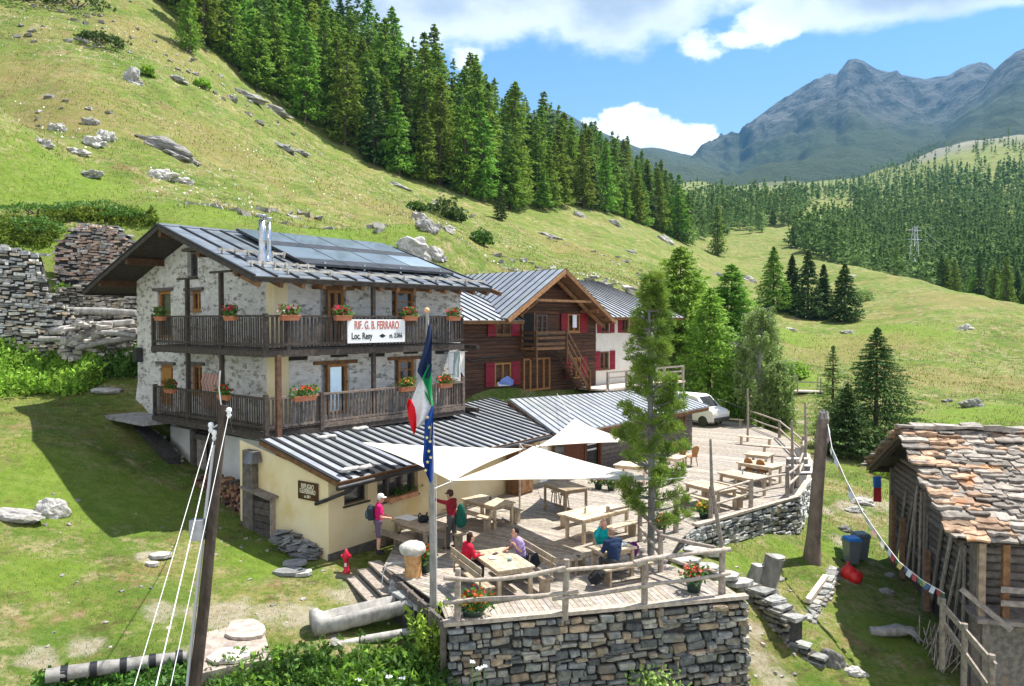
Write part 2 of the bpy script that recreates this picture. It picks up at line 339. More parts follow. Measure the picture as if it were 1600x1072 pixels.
far = [(0, 0, 88), (0, 100, 72), (0, 200, 58), (0, 300, 46), (0, 345, 41), (120, 0, 96), (120, 150, 66), (120, 250, 54), (120, 335, 43), (235, 0, 108), (250, 150, 76), (250, 250, 60), (250, 335, 44), (330, 105, 100), (-200, 0, 78), (-200, 200, 52), (-200, 340, 40), (-400, 100, 55), (-400, -100, 90),
       (400, 150, 104), (400, 250, 74), (400, 340, 50), (480, 205, 110), (480, 300, 72), (480, 365, 50), (560, 250, 112), (560, 340, 70), (640, 285, 112), (640, 345, 72), (660, 385, 52), (730, 312, 116), (730, 370, 76), (740, 415, 60),
       (800, 335, 122), (810, 390, 82), (820, 425, 66), (870, 330, 136), (870, 400, 88), (940, 335, 150), (940, 410, 92), (1000, 355, 165), (1000, 400, 120), (1000, 440, 85), (1060, 380, 185), (1075, 405, 150), (1075, 440, 100), (1080, 490, 72),
       (300, -90, 160), (235, -60, 150), (400, -20, 175), (0, -150, 150), (520, 60, 190), (640, 150, 205), (720, 190, 215), (800, 225, 225), (870, 250, 235), (940, 275, 250), (1000, 305, 255), (1060, 350, 270),
       (300, -60, 260), (520, 130, 330), (640, 210, 340), (800, 275, 350), (940, 320, 360), (0, -100, 300), (0, 0, 700), (300, 60, 700), (640, 260, 800), (900, 310, 800),
       (1125, 400, 228), (1120, 435, 140), (1130, 470, 100), (1150, 500, 84), (1180, 535, 72), (1090, 365, 300), (1130, 350, 330), (1180, 340, 380), (1100, 318, 520), (1150, 310, 620), (1050, 315, 600), (1100, 300, 1000), (1200, 300, 1000), (1150, 299, 800),
       (1200, 420, 200), (1180, 375, 280), (1240, 480, 130), (1210, 500, 112), (1260, 440, 165), (1230, 350, 350), (1300, 325, 450), (1290, 318, 520), (1330, 345, 400), (1260, 385, 260), (1300, 400, 230), (1320, 500, 118), (1330, 520, 104),
       (1290, 412, 190), (1340, 418, 178), (1400, 430, 160), (1460, 447, 148), (1530, 462, 136), (1600, 478, 125), (1700, 500, 115), (1400, 480, 122), (1450, 510, 100), (1500, 500, 104), (1600, 520, 96),
       (1340, 440, 205), (1400, 462, 195), (1460, 478, 185), (1530, 490, 178), (1600, 505, 165), (1380, 425, 260), (1460, 425, 240), (1600, 440, 220), (1450, 380, 330), (1350, 370, 340), (1600, 385, 300), (1350, 320, 520), (1450, 300, 560), (1600, 300, 500),
       (1400, 275, 760), (1450, 240, 900), (1500, 225, 950), (1600, 215, 980), (1320, 298, 800), (1700, 205, 1000), (1900, 220, 900), (1900, 420, 230), (1900, 560, 90), (1450, 260, 1200), (1600, 240, 1200), (1300, 300, 1100)]
farp = [(a/400, math.log(d)*2) for a, b, d in far]; farv = [(502-b)/F for a, b, d in far]
for X, Y, z in near:
    if Y > 15: farp.append(((800+F*X/Y)/400, math.log(Y)*2)); farv.append((z-CAMZ)/Y)
nearp = [(X/10, Y/10) for X, Y, z in near]; nearv = [z for X, Y, z in near]
for a, b, d in far:
    if d < 95 and -300 < a < 1900:
        p = PY(a, b, d); nearp.append((p.x/10, p.y/10)); nearv.append(p.z)
TN = TPS(nearp, nearv, 6e-3); TF = TPS(farp, farv, 1.5e-3)
def hgt(X, Y, bumps=True):
    X = np.atleast_1d(np.asarray(X, float)); Y = np.atleast_1d(np.asarray(Y, float)); Yc = np.maximum(Y, 4)
    zn = TN(np.c_[X/10, np.minimum(Y, 100)/10]); zf = CAMZ+TF(np.c_[np.clip((800+F*X/Yc)/400, -2, 6), np.log(Yc)*2])*Yc
    t = np.clip((Y-48)/26, 0, 1); t = t*t*(3-2*t); z = zn*(1-t)+zf*t
    if bumps:
        a = np.clip((Y-14)/60, 0.05, 1)
        z = z+a*fbm(X, Y, 9, 4, 3)*.55+np.clip((Y-36)/30, 0, 1)*fbm(X, Y, 2.6, 3, 9)*.42
        z = z+np.clip((Y-150)/300, 0, 1)*(fbm(X, Y, 60, 5, 5)*9)+.04*fbm(X, Y, .9, 2, 4)
    return z
def gz(x, y): return float(hgt([x], [y])[0])
def PG(px, py, lo=14., hi=400.):       # the ground point seen at that spot
    r = ray(px, py); Ys = np.exp(np.linspace(math.log(lo), math.log(hi), 260)); z = hgt(r[0]/r[1]*Ys, Ys); zr = CAMZ+r[2]/r[1]*Ys
    b = np.where(z >= zr)[0]; Y = Ys[b[0]] if len(b) else hi
    return Vector((r[0]/r[1]*Y, Y, float(hgt([r[0]/r[1]*Y], [Y])[0])))

def gmat():
    m = bpy.data.materials.new('alpine_meadow'); m.use_nodes = True; nt = m.node_tree; b = nt.nodes['Principled BSDF']
    tc = nd(nt, 'ShaderNodeTexCoord')
    def N(s, d=6, r=.6, off=0): 
        mp = nd(nt, 'ShaderNodeMapping'); mp.inputs['Location'].default_value = (off, off*.7, 0); nt.links.new(tc.outputs['Object'], mp.inputs[0])
        n = nd(nt, 'ShaderNodeTexNoise', i_Scale=s, i_Detail=d, i_Roughness=r); nt.links.new(mp.outputs[0], n.inputs['Vector']); return n.outputs[0]
    g = mixc(nt, smooth(nt, N(.35, 8, .65), .36, .64), (.095, .165, .024), (.175, .215, .042))
    g = mixc(nt, smooth(nt, N(.16, 7, .72, 5), .48, .66), g, (.27, .235, .085))          # dry yellow patches
    g = mixc(nt, smooth(nt, N(.5, 9, .72, 11), .52, .64, 0, .8), g, (.25, .15, .085))
    mp2 = nd(nt, 'ShaderNodeMapping'); mp2.inputs['Scale'].default_value = (.5, .5, 3.2); nt.links.new(tc.outputs['Object'], mp2.inputs[0]); ns = nd(nt, 'ShaderNodeTexNoise', i_Scale=1., i_Detail=10, i_Roughness=.75); nt.links.new(mp2.outputs[0], ns.inputs['Vector'])
    g = mixc(nt, smooth(nt, ns.outputs[0], .52, .62, 0, .85), g, (.085, .075, .028)); g = mixc(nt, smooth(nt, ns.outputs[0], .46, .33, 0, .6), g, (.36, .33, .16))    # reddish sorrel and bare spots
    g = mixc(nt, mth(nt, 'MULTIPLY', smooth(nt, N(1.1, 10, .78, 21), .48, .60), smooth(nt, N(.22, 4, .6, 15), .40, .58)), g, (.37, .30, .17))
    g = mixc(nt, smooth(nt, N(2.6, 8, .75, 31), .54, .66, 0, .8), g, (.33, .24, .15))
    g = mixc(nt, smooth(nt, N(5, 5, .7, 3), .42, .66, 0, .75), g, (.075, .14, .016))
    g = mixc(nt, smooth(nt, N(12, 3, .7, 8), .60, .78, 0, .5), g, (.34, .33, .17))
    at = nd(nt, 'ShaderNodeAttribute', attribute_name='zone'); s = nd(nt, 'ShaderNodeSeparateColor'); nt.links.new(at.outputs['Color'], s.inputs[0])
    wob = mth(nt, 'MULTIPLY', mth(nt, 'SUBTRACT', N(1.3, 8, .7, 2), .5), 1.6)
    def zone(ch, lo, hi, amp=1.):
        z = mth(nt, 'MULTIPLY', smooth(nt, mth(nt, 'ADD', s.outputs[ch], mth(nt, 'MULTIPLY', wob, mth(nt, 'GREATER_THAN', s.outputs[ch], .02))), lo, hi), amp); return z
    g = mixc(nt, zone(1, .35, .8, .8), g, mixc(nt, smooth(nt, N(3, 6), .35, .65), (.115, .19, .022), (.17, .25, .035)))       # lush green
    z_ = mth(nt, 'ADD', at.outputs['Alpha'], mth(nt, 'MULTIPLY', wob, mth(nt, 'GREATER_THAN', at.outputs['Alpha'], .02))); g = mixc(nt, smooth(nt, z_, .25, .9, 0, .6), g, mixc(nt, smooth(nt, N(1.7, 8, .7, 13), .4, .6), (.26, .19, .095), (.20, .19, .05)))
    dirt = mixc(nt, smooth(nt, N(6, 8, .7), .35, .65), (.33, .27, .185), (.46, .41, .33))
    g = mixc(nt, zone(0, .5, .95, .75), g, dirt)                                                                                 # trodden gravel and bare soil
    rk = mixc(nt, smooth(nt, N(.09, 9, .7), .4, .6), (.17, .165, .15), (.24, .23, .17))
    g = mixc(nt, zone(2, .4, .7, .9), g, rk)
    nt.links.new(g, b.inputs['Base Color']); b.inputs['Roughness'].default_value = .95; b.inputs['Specular IOR Level'].default_value = .1
    bp = nd(nt, 'ShaderNodeBump', i_Strength=.9, i_Distance=.16); nt.links.new(N(3.2, 9, .75, 4), bp.inputs['Height']); nt.links.new(bp.outputs[0], b.inputs['Normal'])
    return m
M['ground'] = gmat()
na, nr = 420, 560
azs = np.linspace(-1.15, 1.15, na); ys = 4*np.exp(np.linspace(0, math.log(1500/4), nr))
# slope in x per unit distance; rows by forward distance
AA, YY = np.meshgrid(np.tan(azs*.9), ys); X = (AA*YY).ravel(); Y = YY.ravel(); Zg = hgt(X, Y)
idx = np.arange(na*nr).reshape(nr, na)
Fq = np.stack([idx[:-1, :-1], idx[:-1, 1:], idx[1:, 1:], idx[1:, :-1]], -1).reshape(-1, 4)
ground = npobj('ground', np.c_[X, Y, Zg], Fq, M['ground'], smooth_=True); tag(ground, kind='structure')
def blobs(pts):
    r = np.zeros(len(X))
    for x, y, rad in pts: r = np.maximum(r, np.clip(1.15-np.hypot(X-x, Y-y)/rad, 0, 1))
    return r
def bl(l): return [(*PG(a, b).xy, r) for a, b, r in l]
zr = blobs(bl([(540, 935, 1.2), (590, 925, 1.3), (470, 965, 1.2), (430, 960, 1.1), (350, 965, 1.4), (250, 960, .9), (130, 1015, .8), (60, 1035, .8), (560, 905, 1.2), (1170, 1000, .8), (1190, 1040, .8), (1210, 1070, 1.), (1320, 850, 1.1), (1290, 800, .9), (1180, 985, .6), (1275, 960, .6),
    (1255, 660, 1.2), (1270, 690, 1.2), (1290, 720, 1.2), (1235, 640, 1.3), (1225, 625, 1.6), (330, 1010, 1), (1330, 800, 1.5), (1370, 790, 1.5), (230, 870, .7), (1325, 905, .8)]))
zg = blobs(bl([(100, 760, 4), (200, 780, 4), (420, 880, 2.2), (60, 900, 2), (1450, 660, 7), (1560, 650, 7), (1400, 1000, 2), (1300, 860, 1.5), (1540, 1020, 2.5), (1150, 880, 1.5), (1230, 860, 1.2), (300, 330, 7), (100, 300, 8), (20, 380, 5), (560, 370, 7), (1250, 530, 9), (1400, 520, 12), (1230, 590, 6)]))
zd = blobs(bl([(1360, 535, 11), (1450, 590, 12), (1550, 600, 11), (1500, 470, 14), (1300, 560, 7), (120, 170, 9), (350, 230, 9), (600, 330, 9), (900, 390, 10), (30, 120, 8), (1150, 430, 12), (230, 60, 9)]))
zk = np.clip((Y-700)/200, 0, 1)*np.clip((X/Y-.45)/.1, 0, 1)
zt = np.clip((Y-600)/200, 0, 1)*.0
a = ground.data.attributes.new('zone', 'FLOAT_COLOR', 'POINT'); a.data.foreach_set('color', np.stack([zr, zg, zk, zd], 1).astype(np.float32).ravel())

# ---------------------------------------------------------------- mountains: relief blocks of rock, kilometres away
def rockmat(name, c1, c2, c3, z0, z1):
    m = bpy.data.materials.new(name); m.use_nodes = True; nt = m.node_tree; b = nt.nodes['Principled BSDF']
    tc = nd(nt, 'ShaderNodeTexCoord')
    def N(s, d=9, r=.68):
        n = nd(nt, 'ShaderNodeTexNoise', i_Scale=s, i_Detail=d, i_Roughness=r); nt.links.new(tc.outputs['Object'], n.inputs['Vector']); return n.outputs[0]
    c = mixc(nt, smooth(nt, N(.009, 12, .8), .42, .58), c1, c2); c = mixc(nt, smooth(nt, N(.003), .58, .70, 0, .55), c, (.34, .34, .31))
    s = nd(nt, 'ShaderNodeSeparateXYZ'); nt.links.new(tc.outputs['Object'], s.inputs[0])
    lowm = smooth(nt, mth(nt, 'ADD', s.outputs[2], mth(nt, 'MULTIPLY', N(.004), 260.)), z0+130, z1+130, 1, 0)
    c = mixc(nt, lowm, c, c3)
    nt.links.new(c, b.inputs['Base Color']); b.inputs['Roughness'].default_value = .95; b.inputs['Specular IOR Level'].default_value = .1
    bp = nd(nt, 'ShaderNodeBump', i_Strength=1., i_Distance=70.); nt.links.new(N(.009, 14, .75), bp.inputs['Height']); nt.links.new(bp.outputs[0], b.inputs['Normal'])
    return m
def mountain(name, ridge, foot, Yf, Yr, amp, seed, mt, pw=.9, nx=520, ny=170):
    xs = np.linspace(ridge[0][0], ridge[-1][0], nx); rp = np.interp(xs, [r[0] for r in ridge], [r[1] for r in ridge]); fp = np.interp(xs, [r[0] for r in foot], [r[1] for r in foot])
    t = np.linspace(-.12, 1.12, ny); Xs, T = np.meshgrid(xs, t); ys_ = Yf+(Yr-Yf)*T
    e_r = (502-rp)/F; e_f = (502-fp)/F; tt = np.clip(T, 0, 1)
    zr_ = e_r[None, :]*Yr; zf_ = e_f[None, :]*Yf
    Z = CAMZ+zf_+(zr_-zf_)*tt**pw-np.clip(T-1, 0, 9)*1500-np.clip(-T, 0, 1)*600
    X_ = (Xs-800)/F*ys_
    rn = 1-np.abs(fbm(X_, ys_*.55, 620, 6, seed))*2; rn2 = 1-np.abs(fbm(X_+300, ys_*.4, 210, 5, seed+7))*2
    env = np.clip(tt*3, 0, 1)*np.clip((1.03-T)*3.2, .03, 1)
    Z = np.maximum(Z+env*amp*((rn-.6)*1.+(rn2-.6)*.5), -6)
    i = np.arange(nx*ny).reshape(ny, nx); Fq = np.stack([i[:-1, :-1], i[:-1, 1:], i[1:, 1:], i[1:, :-1]], -1).reshape(-1, 4)
    o = npobj(name, np.c_[X_.ravel(), ys_.ravel(), Z.ravel()], Fq, mt, smooth_=True); tag(o, kind='structure'); return o
rm = rockmat('mountain_rock', (.035, .042, .045), (.18, .18, .165), (.085, .105, .04), 500, 800)
mountain('mountain', [(1040, 330), (1070, 285), (1095, 250), (1110, 240), (1128, 228), (1140, 217), (1152, 219), (1165, 203), (1188, 185), (1212, 167), (1235, 155), (1262, 138), (1290, 124), (1303, 122), (1312, 108), (1320, 98), (1332, 97), (1345, 101), (1365, 112), (1400, 121), (1440, 126), (1475, 122), (1495, 113), (1510, 107), (1522, 104), (1535, 107), (1550, 118), (1600, 140), (1800, 170)],
         [(1040, 300), (1150, 306), (1400, 300), (1800, 290)], 1700, 3500, 115, 11, rm)
mountain('mountain', [(1340, 330), (1400, 270), (1450, 215), (1480, 180), (1510, 150), (1530, 135), (1545, 115), (1562, 98), (1580, 84), (1600, 76), (1640, 40), (1700, 20), (1800, -30), (2000, -20)],
         [(1340, 330), (1500, 290), (2000, 290)], 1500, 2500, 80, 23, rm)
mountain('mountain', [(600, 270), (700, 240), (800, 195), (850, 170), (880, 178), (905, 192), (930, 205), (960, 219), (985, 229), (1000, 236), (1018, 234), (1040, 238), (1065, 245), (1095, 250), (1125, 266), (1160, 290)],
         [(600, 340), (1160, 312)], 1700, 3300, 60, 31, rockmat('ridge_rock', (.075, .085, .07), (.12, .125, .10), (.10, .12, .05), 500, 900))
# the bright high pasture at the head of the valley
mountain('hills', [(1020, 310), (1060, 296), (1110, 290), (1150, 293), (1190, 286), (1240, 284), (1280, 292), (1330, 310)], [(1020, 330), (1330, 325)], 1150, 1640, 14, 41, rockmat('high_pasture', (.24, .27, .09), (.32, .31, .14), (.22, .26, .07), -100, 0), nx=200, ny=60)
# ---------------------------------------------------------------- building helpers (local frame: x along the front, y into the house, z up)
def frame(name, ox, oy, azd, label, cat, z=0.):
    return empty(name, (ox, oy, z), math.pi/2-R(azd), label, cat)
def wall_holes(mb, axis, c, xs, ztop, zbot, holes, depth=.28, out=-1):
    """one wall face in the plane axis=c with real openings and reveals; out = outward sign along the other axis"""
    def P(x, z, d=0.): return (c-out*d, x, z) if axis == 'x' else (x, c-out*d, z)
    cuts = sorted(set(list(xs)+[h for q in holes for h in q[:2]]))
    def zt(x): return float(np.interp(x, [p[0] for p in ztop], [p[1] for p in ztop]))
    def zb(x): return float(np.interp(x, [p[0] for p in zbot], [p[1] for p in zbot]))
    for a, b in zip(cuts[:-1], cuts[1:]):
        m = (a+b)/2; hs = sorted([(q[2], q[3]) for q in holes if q[0] < m < q[1]]); lo = (zb(a), zb(b))
        for h0, h1 in hs:
            mb.add([P(a, lo[0]), P(b, lo[1]), P(b, h0), P(a, h0)], [(0, 1, 2, 3)]); lo = (h1, h1)
        mb.add([P(a, lo[0]), P(b, lo[1]), P(b, zt(b)), P(a, zt(a))], [(0, 1, 2, 3)])
    for a, b, z0, z1 in holes:
        q = [(a, z0), (b, z0), (b, z1), (a, z1)]
        for i in range(4):
            u, v = q[i], q[(i+1) % 4]; mb.add([P(*u), P(*v), P(*v, depth), P(*u, depth)], [(0, 1, 2, 3)])
def window(par, axis, c, a, b, z0, z1, out=-1, fm='orangewood', fw=.09, mull=1, bars=0, rec=.2, shut=None, name='window', door=False, sill=True, open_=False):
    """frame + pane (sub-part), set back by rec from the wall face"""
    def box(mb, x0, x1, d0, d1, zz0, zz1):
        y0, y1 = sorted((c-out*d0, c-out*d1))
        if axis == 'x': mb.box((y0, x0, zz0), (y1, x1, zz1))
        else: mb.box((x0, y0, zz0), (x1, y1, zz1))
    f = MB(); d0, d1 = rec-.05, rec+.04
    box(f, a, b, d0, d1, z1-fw, z1); box(f, a, b, d0, d1, z0, z0+fw)
    box(f, a, a+fw, d0, d1, z0+fw, z1-fw); box(f, b-fw, b, d0, d1, z0+fw, z1-fw)
    for k in range(mull):
        x = a+(b-a)*(k+1)/(mull+1); box(f, x-fw/2, x+fw/2, d0-.005, d1, z0+fw, z1-fw)
    for k in range(bars):
        z = z0+(z1-z0)*(k+1)/(bars+1); box(f, a+fw, b-fw, d0+.01, d1, z-.02, z+.02)
    if sill: box(f, a-.06, b+.06, -.05, rec, z0-.05, z0-.003)
    o = f.build(name, M[fm], par)
    g = MB(); box(g, a+.01, b-.01, rec+.045, rec+.06, z0+.01, z1-.01); g.build('pane', M['glass'], o)
    if shut:
        wd = (b-a)/2+.02
        for sx in (-1, 1):
            s = MB(); x0, x1 = (a-wd-.03, a-.03) if sx < 0 else (b+.03, b+wd+.03)
            if open_ and sx > 0: x0, x1 = b+.03, b+wd*.62
            box(s, x0, x1, -.055, -.015, z0-.03, z1+.03)
            s.tint(.6)
            box(s, x0+.06, x1-.06, -.064, -.05, z0+.12, z0+.18); box(s, x0+.06, x1-.06, -.064, -.05, z1-.18, z1-.12)
            s.build('shutter', M[shut], o)
    return o
def metal_roof(par, e0, e1, r1, r0, gap=.6, sw=.09, sh=.07, th=.06, name='roof', mt='metal', seammat='seam', tints=(.85, 1.1), under='eavewood', fascia='eavewood', rng=None):
    """sheet roof over the quad e0 e1 (eave) r1 r0 (top); standing seams run up the slope"""
    e0, e1, r1, r0 = map(Vector, (e0, e1, r1, r0)); nrm = (e1-e0).cross(r0-e0).normalized()
    if nrm.z < 0: nrm = -nrm
    n = max(2, round((e1-e0).length/gap)); mb = MB(); rg = random.Random(5)
    for k in range(n):
        a, b = k/n, (k+1)/n; p = [e0.lerp(e1, a), e0.lerp(e1, b), r0.lerp(r1, b), r0.lerp(r1, a)]
        t = rg.uniform(*tints)
        cut = rg.choice([1, 1, .55, .4, .7])
        q = [p[0], p[1], p[1].lerp(p[2], cut), p[0].lerp(p[3], cut)]
        mb.tint((t, t*rg.uniform(.97, 1), t*rg.uniform(.93, 1.03))); mb.poly(q, th, -nrm)
        if cut < 1: mb.tint(t*rg.uniform(.8, 1.12)); mb.poly([q[3], q[2], p[2], p[3]], th*1.05, -nrm)
    o = mb.build(name, M[mt], par)
    s = MB()
    for k in range(n+1):
        a = k/n; s.beam(e0.lerp(e1, a)+nrm*sh/2, r0.lerp(r1, a)+nrm*sh/2, sw, sh, nrm)
    s.build('seams', M[seammat], o)
    if under:
        u = MB(); e = nrm*(-th-.012); q = [e0+e, e1+e, r1+e, r0+e]; u.poly(q, .05, -nrm)
        u.beam(e0+e-nrm*.03, e1+e-nrm*.03, .05, .16, nrm)
        u.beam(e0+e-nrm*.03, r0+e-nrm*.03, .05, .16, nrm); u.beam(e1+e-nrm*.03, r1+e-nrm*.03, .05, .16, nrm)
        u.build('boarding', M[under], o)
    return o
def boards(mb, axis, c, a, b, z0, z1, bw=.1, gp=.05, th=.03, tint=(.7, 1.2), zc=None, curve=.0):
    x = a
    while x < b-.02:
        ww = bw*random.uniform(.85, 1.1); x1 = min(x+ww, b); mb.tint(random.uniform(*tint)); top = z1+random.uniform(-.01, .01)
        if axis == 'x': mb.box((c-th/2, x, z0), (c+th/2, x1, top))
        else: mb.box((x, c-th/2, z0), (x1, c+th/2, top))
        x = x1+gp*random.uniform(.7, 1.2)

# ================================================================ the stone refuge
white_stone = bpy.data.materials.new('limewashed_stone')
def _ws():
    m = white_stone; m.use_nodes = True; nt = m.node_tree; b = nt.nodes['Principled BSDF']; tc = nd(nt, 'ShaderNodeTexCoord')
    mp = nd(nt, 'ShaderNodeMapping'); mp.inputs['Scale'].default_value = (1, 1, 2.1); nt.links.new(tc.outputs['Object'], mp.inputs[0])
    n = nd(nt, 'ShaderNodeTexNoise', i_Scale=2.4, i_Detail=9, i_Roughness=.72); nt.links.new(mp.outputs[0], n.inputs['Vector'])
    v = nd(nt, 'ShaderNodeTexVoronoi', i_Scale=3.6, i_Randomness=1.); v.feature = 'DISTANCE_TO_EDGE'
    wv = nd(nt, 'ShaderNodeTexNoise', i_Scale=5, i_Detail=3); nt.links.new(mp.outputs[0], wv.inputs['Vector'])
    va = nd(nt, 'ShaderNodeVectorMath', operation='MULTIPLY_ADD'); nt.links.new(wv.outputs['Color'], va.inputs[0]); va.inputs[1].default_value = (.4, .4, .4); nt.links.new(mp.outputs[0], va.inputs[2]); nt.links.new(va.outputs[0], v.inputs['Vector'])
    v2 = nd(nt, 'ShaderNodeTexVoronoi', i_Scale=3.6, i_Randomness=1.); nt.links.new(va.outputs[0], v2.inputs['Vector'])
    s2 = nd(nt, 'ShaderNodeSeparateColor'); nt.links.new(v2.outputs['Color'], s2.inputs[0])
    sparse = smooth(nt, mth(nt, 'ADD', s2.outputs[0], mth(nt, 'MULTIPLY', mth(nt, 'SUBTRACT', n.outputs[0], .5), 1.9)), .66, .80)
    inside = smooth(nt, v.outputs['Distance'], .05, .13)
    st = mixc(nt, smooth(nt, wv.outputs[0], .4, .6), (.25, .24, .22), (.42, .38, .32))
    wh = mixc(nt, smooth(nt, n.outputs[0], .35, .65), (.76, .74, .69), (.56, .54, .50))
    c = mixc(nt, mth(nt, 'MULTIPLY', sparse, inside), wh, st)
    z = nd(nt, 'ShaderNodeSeparateXYZ'); nt.links.new(tc.outputs['Object'], z.inputs[0])
    nt.links.new(c, b.inputs['Base Color']); b.inputs['Roughness'].default_value = .95; b.inputs['Specular IOR Level'].default_value = .1
    hh = mth(nt, 'ADD', mth(nt, 'MULTIPLY', inside, .6), mth(nt, 'MULTIPLY', n.outputs[0], .8))
    bp = nd(nt, 'ShaderNodeBump', i_Strength=.6, i_Distance=.05); nt.links.new(hh, bp.inputs['Height']); nt.links.new(bp.outputs[0], b.inputs['Normal'])
_ws(); M['limewash'] = white_stone

H1 = frame('stone_house', -7.98, 25.9, 40, 'three-storey whitewashed stone house with wooden balconies and solar panels on its metal roof', 'house')
FH = [(1.82, 2.96, 5.95, 7.83), (5.15, 6.42, 6.62, 7.9), (1.85, 3.09, 3.3, 5.15), (5.27, 6.41, 3.95, 5.18)]
GH = [(7.32, 8.45, 6.0, 7.92), (4.95, 5.85, 7.09, 7.86), (5.15, 5.95, 8.35, 9.38), (7.2, 8.25, 3.3, 4.95), (4.92, 5.87, 3.9, 5.02)]
mb = MB()
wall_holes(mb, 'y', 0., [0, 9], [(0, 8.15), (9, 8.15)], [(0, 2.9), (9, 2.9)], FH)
rp = lambda y: 10.02-abs(y-5.15)*(2.0/6.4)
wall_holes(mb, 'x', 0., [0, 5.15, 10.3], [(0, rp(0)), (5.15, rp(5.15)), (10.3, rp(10.3))], [(0, 2.55), (10.3, 2.7)], GH)
mb.add([(9, 0, 1), (9, 10.3, 1), (9, 10.3, rp(0)), (9, 5.15, rp(5.15)), (9, 0, rp(0))], [(0, 1, 2, 3, 4)])
mb.add([(0, 10.3, 1), (9, 10.3, 1), (9, 10.3, 8), (0, 10.3, 8)], [(0, 1, 2, 3)])
# dark interior behind the openings
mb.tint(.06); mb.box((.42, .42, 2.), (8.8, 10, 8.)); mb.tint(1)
# projecting stone quoin and buttress at the back corner
mb.add([(0, 9.6, 2.7), (-.25, 10.3, 2.2), (-.02, 10.3, 4.1), (0, 9.7, 4.1)], [(0, 1, 2, 3)])
mb.build('wall', M['limewash'], H1)
mb = MB(); mb.box((-.06, -.035, 2.9), (.48, .45, 8.0)); mb.build('pilaster', M['cream'], H1)
bm_ = MB(); bm_.box((-.02, 0.02, -.6), (8.9, 1., 2.88)); bm_.box((-.02, 1.02, -.6), (.4, 4.0, 2.54)); bm_.box((-.04, 5.75, .2), (.35, 7.4, 2.5)); bm_.build('basement_wall', M['whitewash'], H1)
mb = MB(); mb.tint(.35); mb.box((.1, 4.0, -.2), (.6, 5.75, 2.5)); mb.tint(1); mb.box((-.1, 5.45, .4), (.05, 5.72, 2.5)); mb.box((-.1, 4., .3), (.05, 4.2, 2.45)); mb.box((-.08, 4.2, 2.2), (.05, 5.5, 2.4)); mb.tint(1.8)
boards(mb, 'x', .03, 4.7, 5.4, .5, 2.2, .16, .02, .03, (2., 3.)); mb.build('basement_door', M['greywood'], H1)
# lintels
for ax, (a, b, z0, z1) in [('y', q) for q in FH]+[('x', q) for q in GH]:
    mb = MB(); e = .35 if ax == 'y' else .25
    if ax == 'y': mb.box((a-e, -.05, z1), (b+e, .2, z1+.13))
    else: mb.box((-.1, a-e, z1), (.2, b+e, z1+.12))
    mb.build('lintel', M['eavewood'] if ax == 'y' else M['greywood'], H1)
for i, (a, b, z0, z1) in enumerate(FH):
    if i in (0, 2):
        o = window(H1, 'y', 0, a+(.38 if i == 2 else .45), b, z0, z1, name='door', sill=False, fw=.11, mull=0 if i == 2 else 1)
        if i == 2:
            mb = MB().tint((1.2, 1.5, 1.7)); mb.box((a+.5, .15, z0+.12), (b-.25, .17, z1-.12)); mb.build('curtain', M['cloth'], o); o['label'] = 'open glazed door with a pale curtain'
    else: window(H1, 'y', 0, a+.35, b, z0, z1, fw=.1, mull=0, bars=2)
for i, (a, b, z0, z1) in enumerate(GH):
    if i in (0, 3):
        o = window(H1, 'x', 0, a, b, z0, z1, name='door', sill=False, fw=.13, mull=0, bars=1, rec=.12)
        if i == 3:
            mb = MB(); mb.box((-.0, a+.13, z0+.1), (.09, b-.13, z1-.13)); mb.build('door_leaf', M['orangewood'], o)
    elif i == 2: window(H1, 'x', 0, a, b, z0, z1, fm='greywood', mull=0)
    else:
        window(H1, 'x', 0, a, b, z0, z1, fw=.1, mull=1)
# rafters, purlins
mb = MB()
for k in range(15):
    x = -1.3+k*.83; yy = -1.05; z = 7.98
    mb.tint(random.uniform(.8, 1.3)); mb.beam((x, -1.12, 7.86), (x, .3, 8.32), .13, .17)
mb.build('rafters', M['eavewood'], H1)
for y in (-.05, 2.4, 5.15, 7.9, 10.4):
    mb = MB().tint(.55); mb.beam((-1.45, y, rp(y)-.12), (.2, y, rp(y)-.12), .22, .26); mb.build('purlin', M['eavewood'], H1)
rf = metal_roof(H1, (-1.5, -1.2, 8.12), (9.65, -1.2, 8.12), (9.65, 5.15, 10.22), (-1.5, 5.15, 10.22), gap=.8, sw=.09, sh=.05, mt='metal2', under='darkwood')
rb = metal_roof(H1, (9.65, 11.9, 7.98), (-1.5, 11.9, 7.98), (-1.5, 5.17, 10.2), (9.65, 5.17, 10.2), gap=.8, sw=.09, sh=.05, mt='metal2', under='darkwood')
mb = MB()
for t, x0, x1 in ((.055, -.6, 9.6), (.17, -1.1, 1.5), (.40, -1.3, 1.55)):
    y = -1.2+6.35*t; z = 8.12+2.1*t+.13; mb.tint((1.9, 1.85, 1.75)); mb.box((x0, y-.04, z-.02), (x1, y+.04, z+.06))
    for k in range(6): x = x0+(x1-x0)*(k+.3)/6; mb.box((x, y-.06, z-.12), (x+.04, y+.07, z+.09))
mb.build('snow_guard', M['palebark'], H1)
mb = MB().tint(1.2); mb.box((-1.5, 5.02, 10.2), (9.66, 5.3, 10.27)); mb.build('ridge_cap', M['metal'], H1)
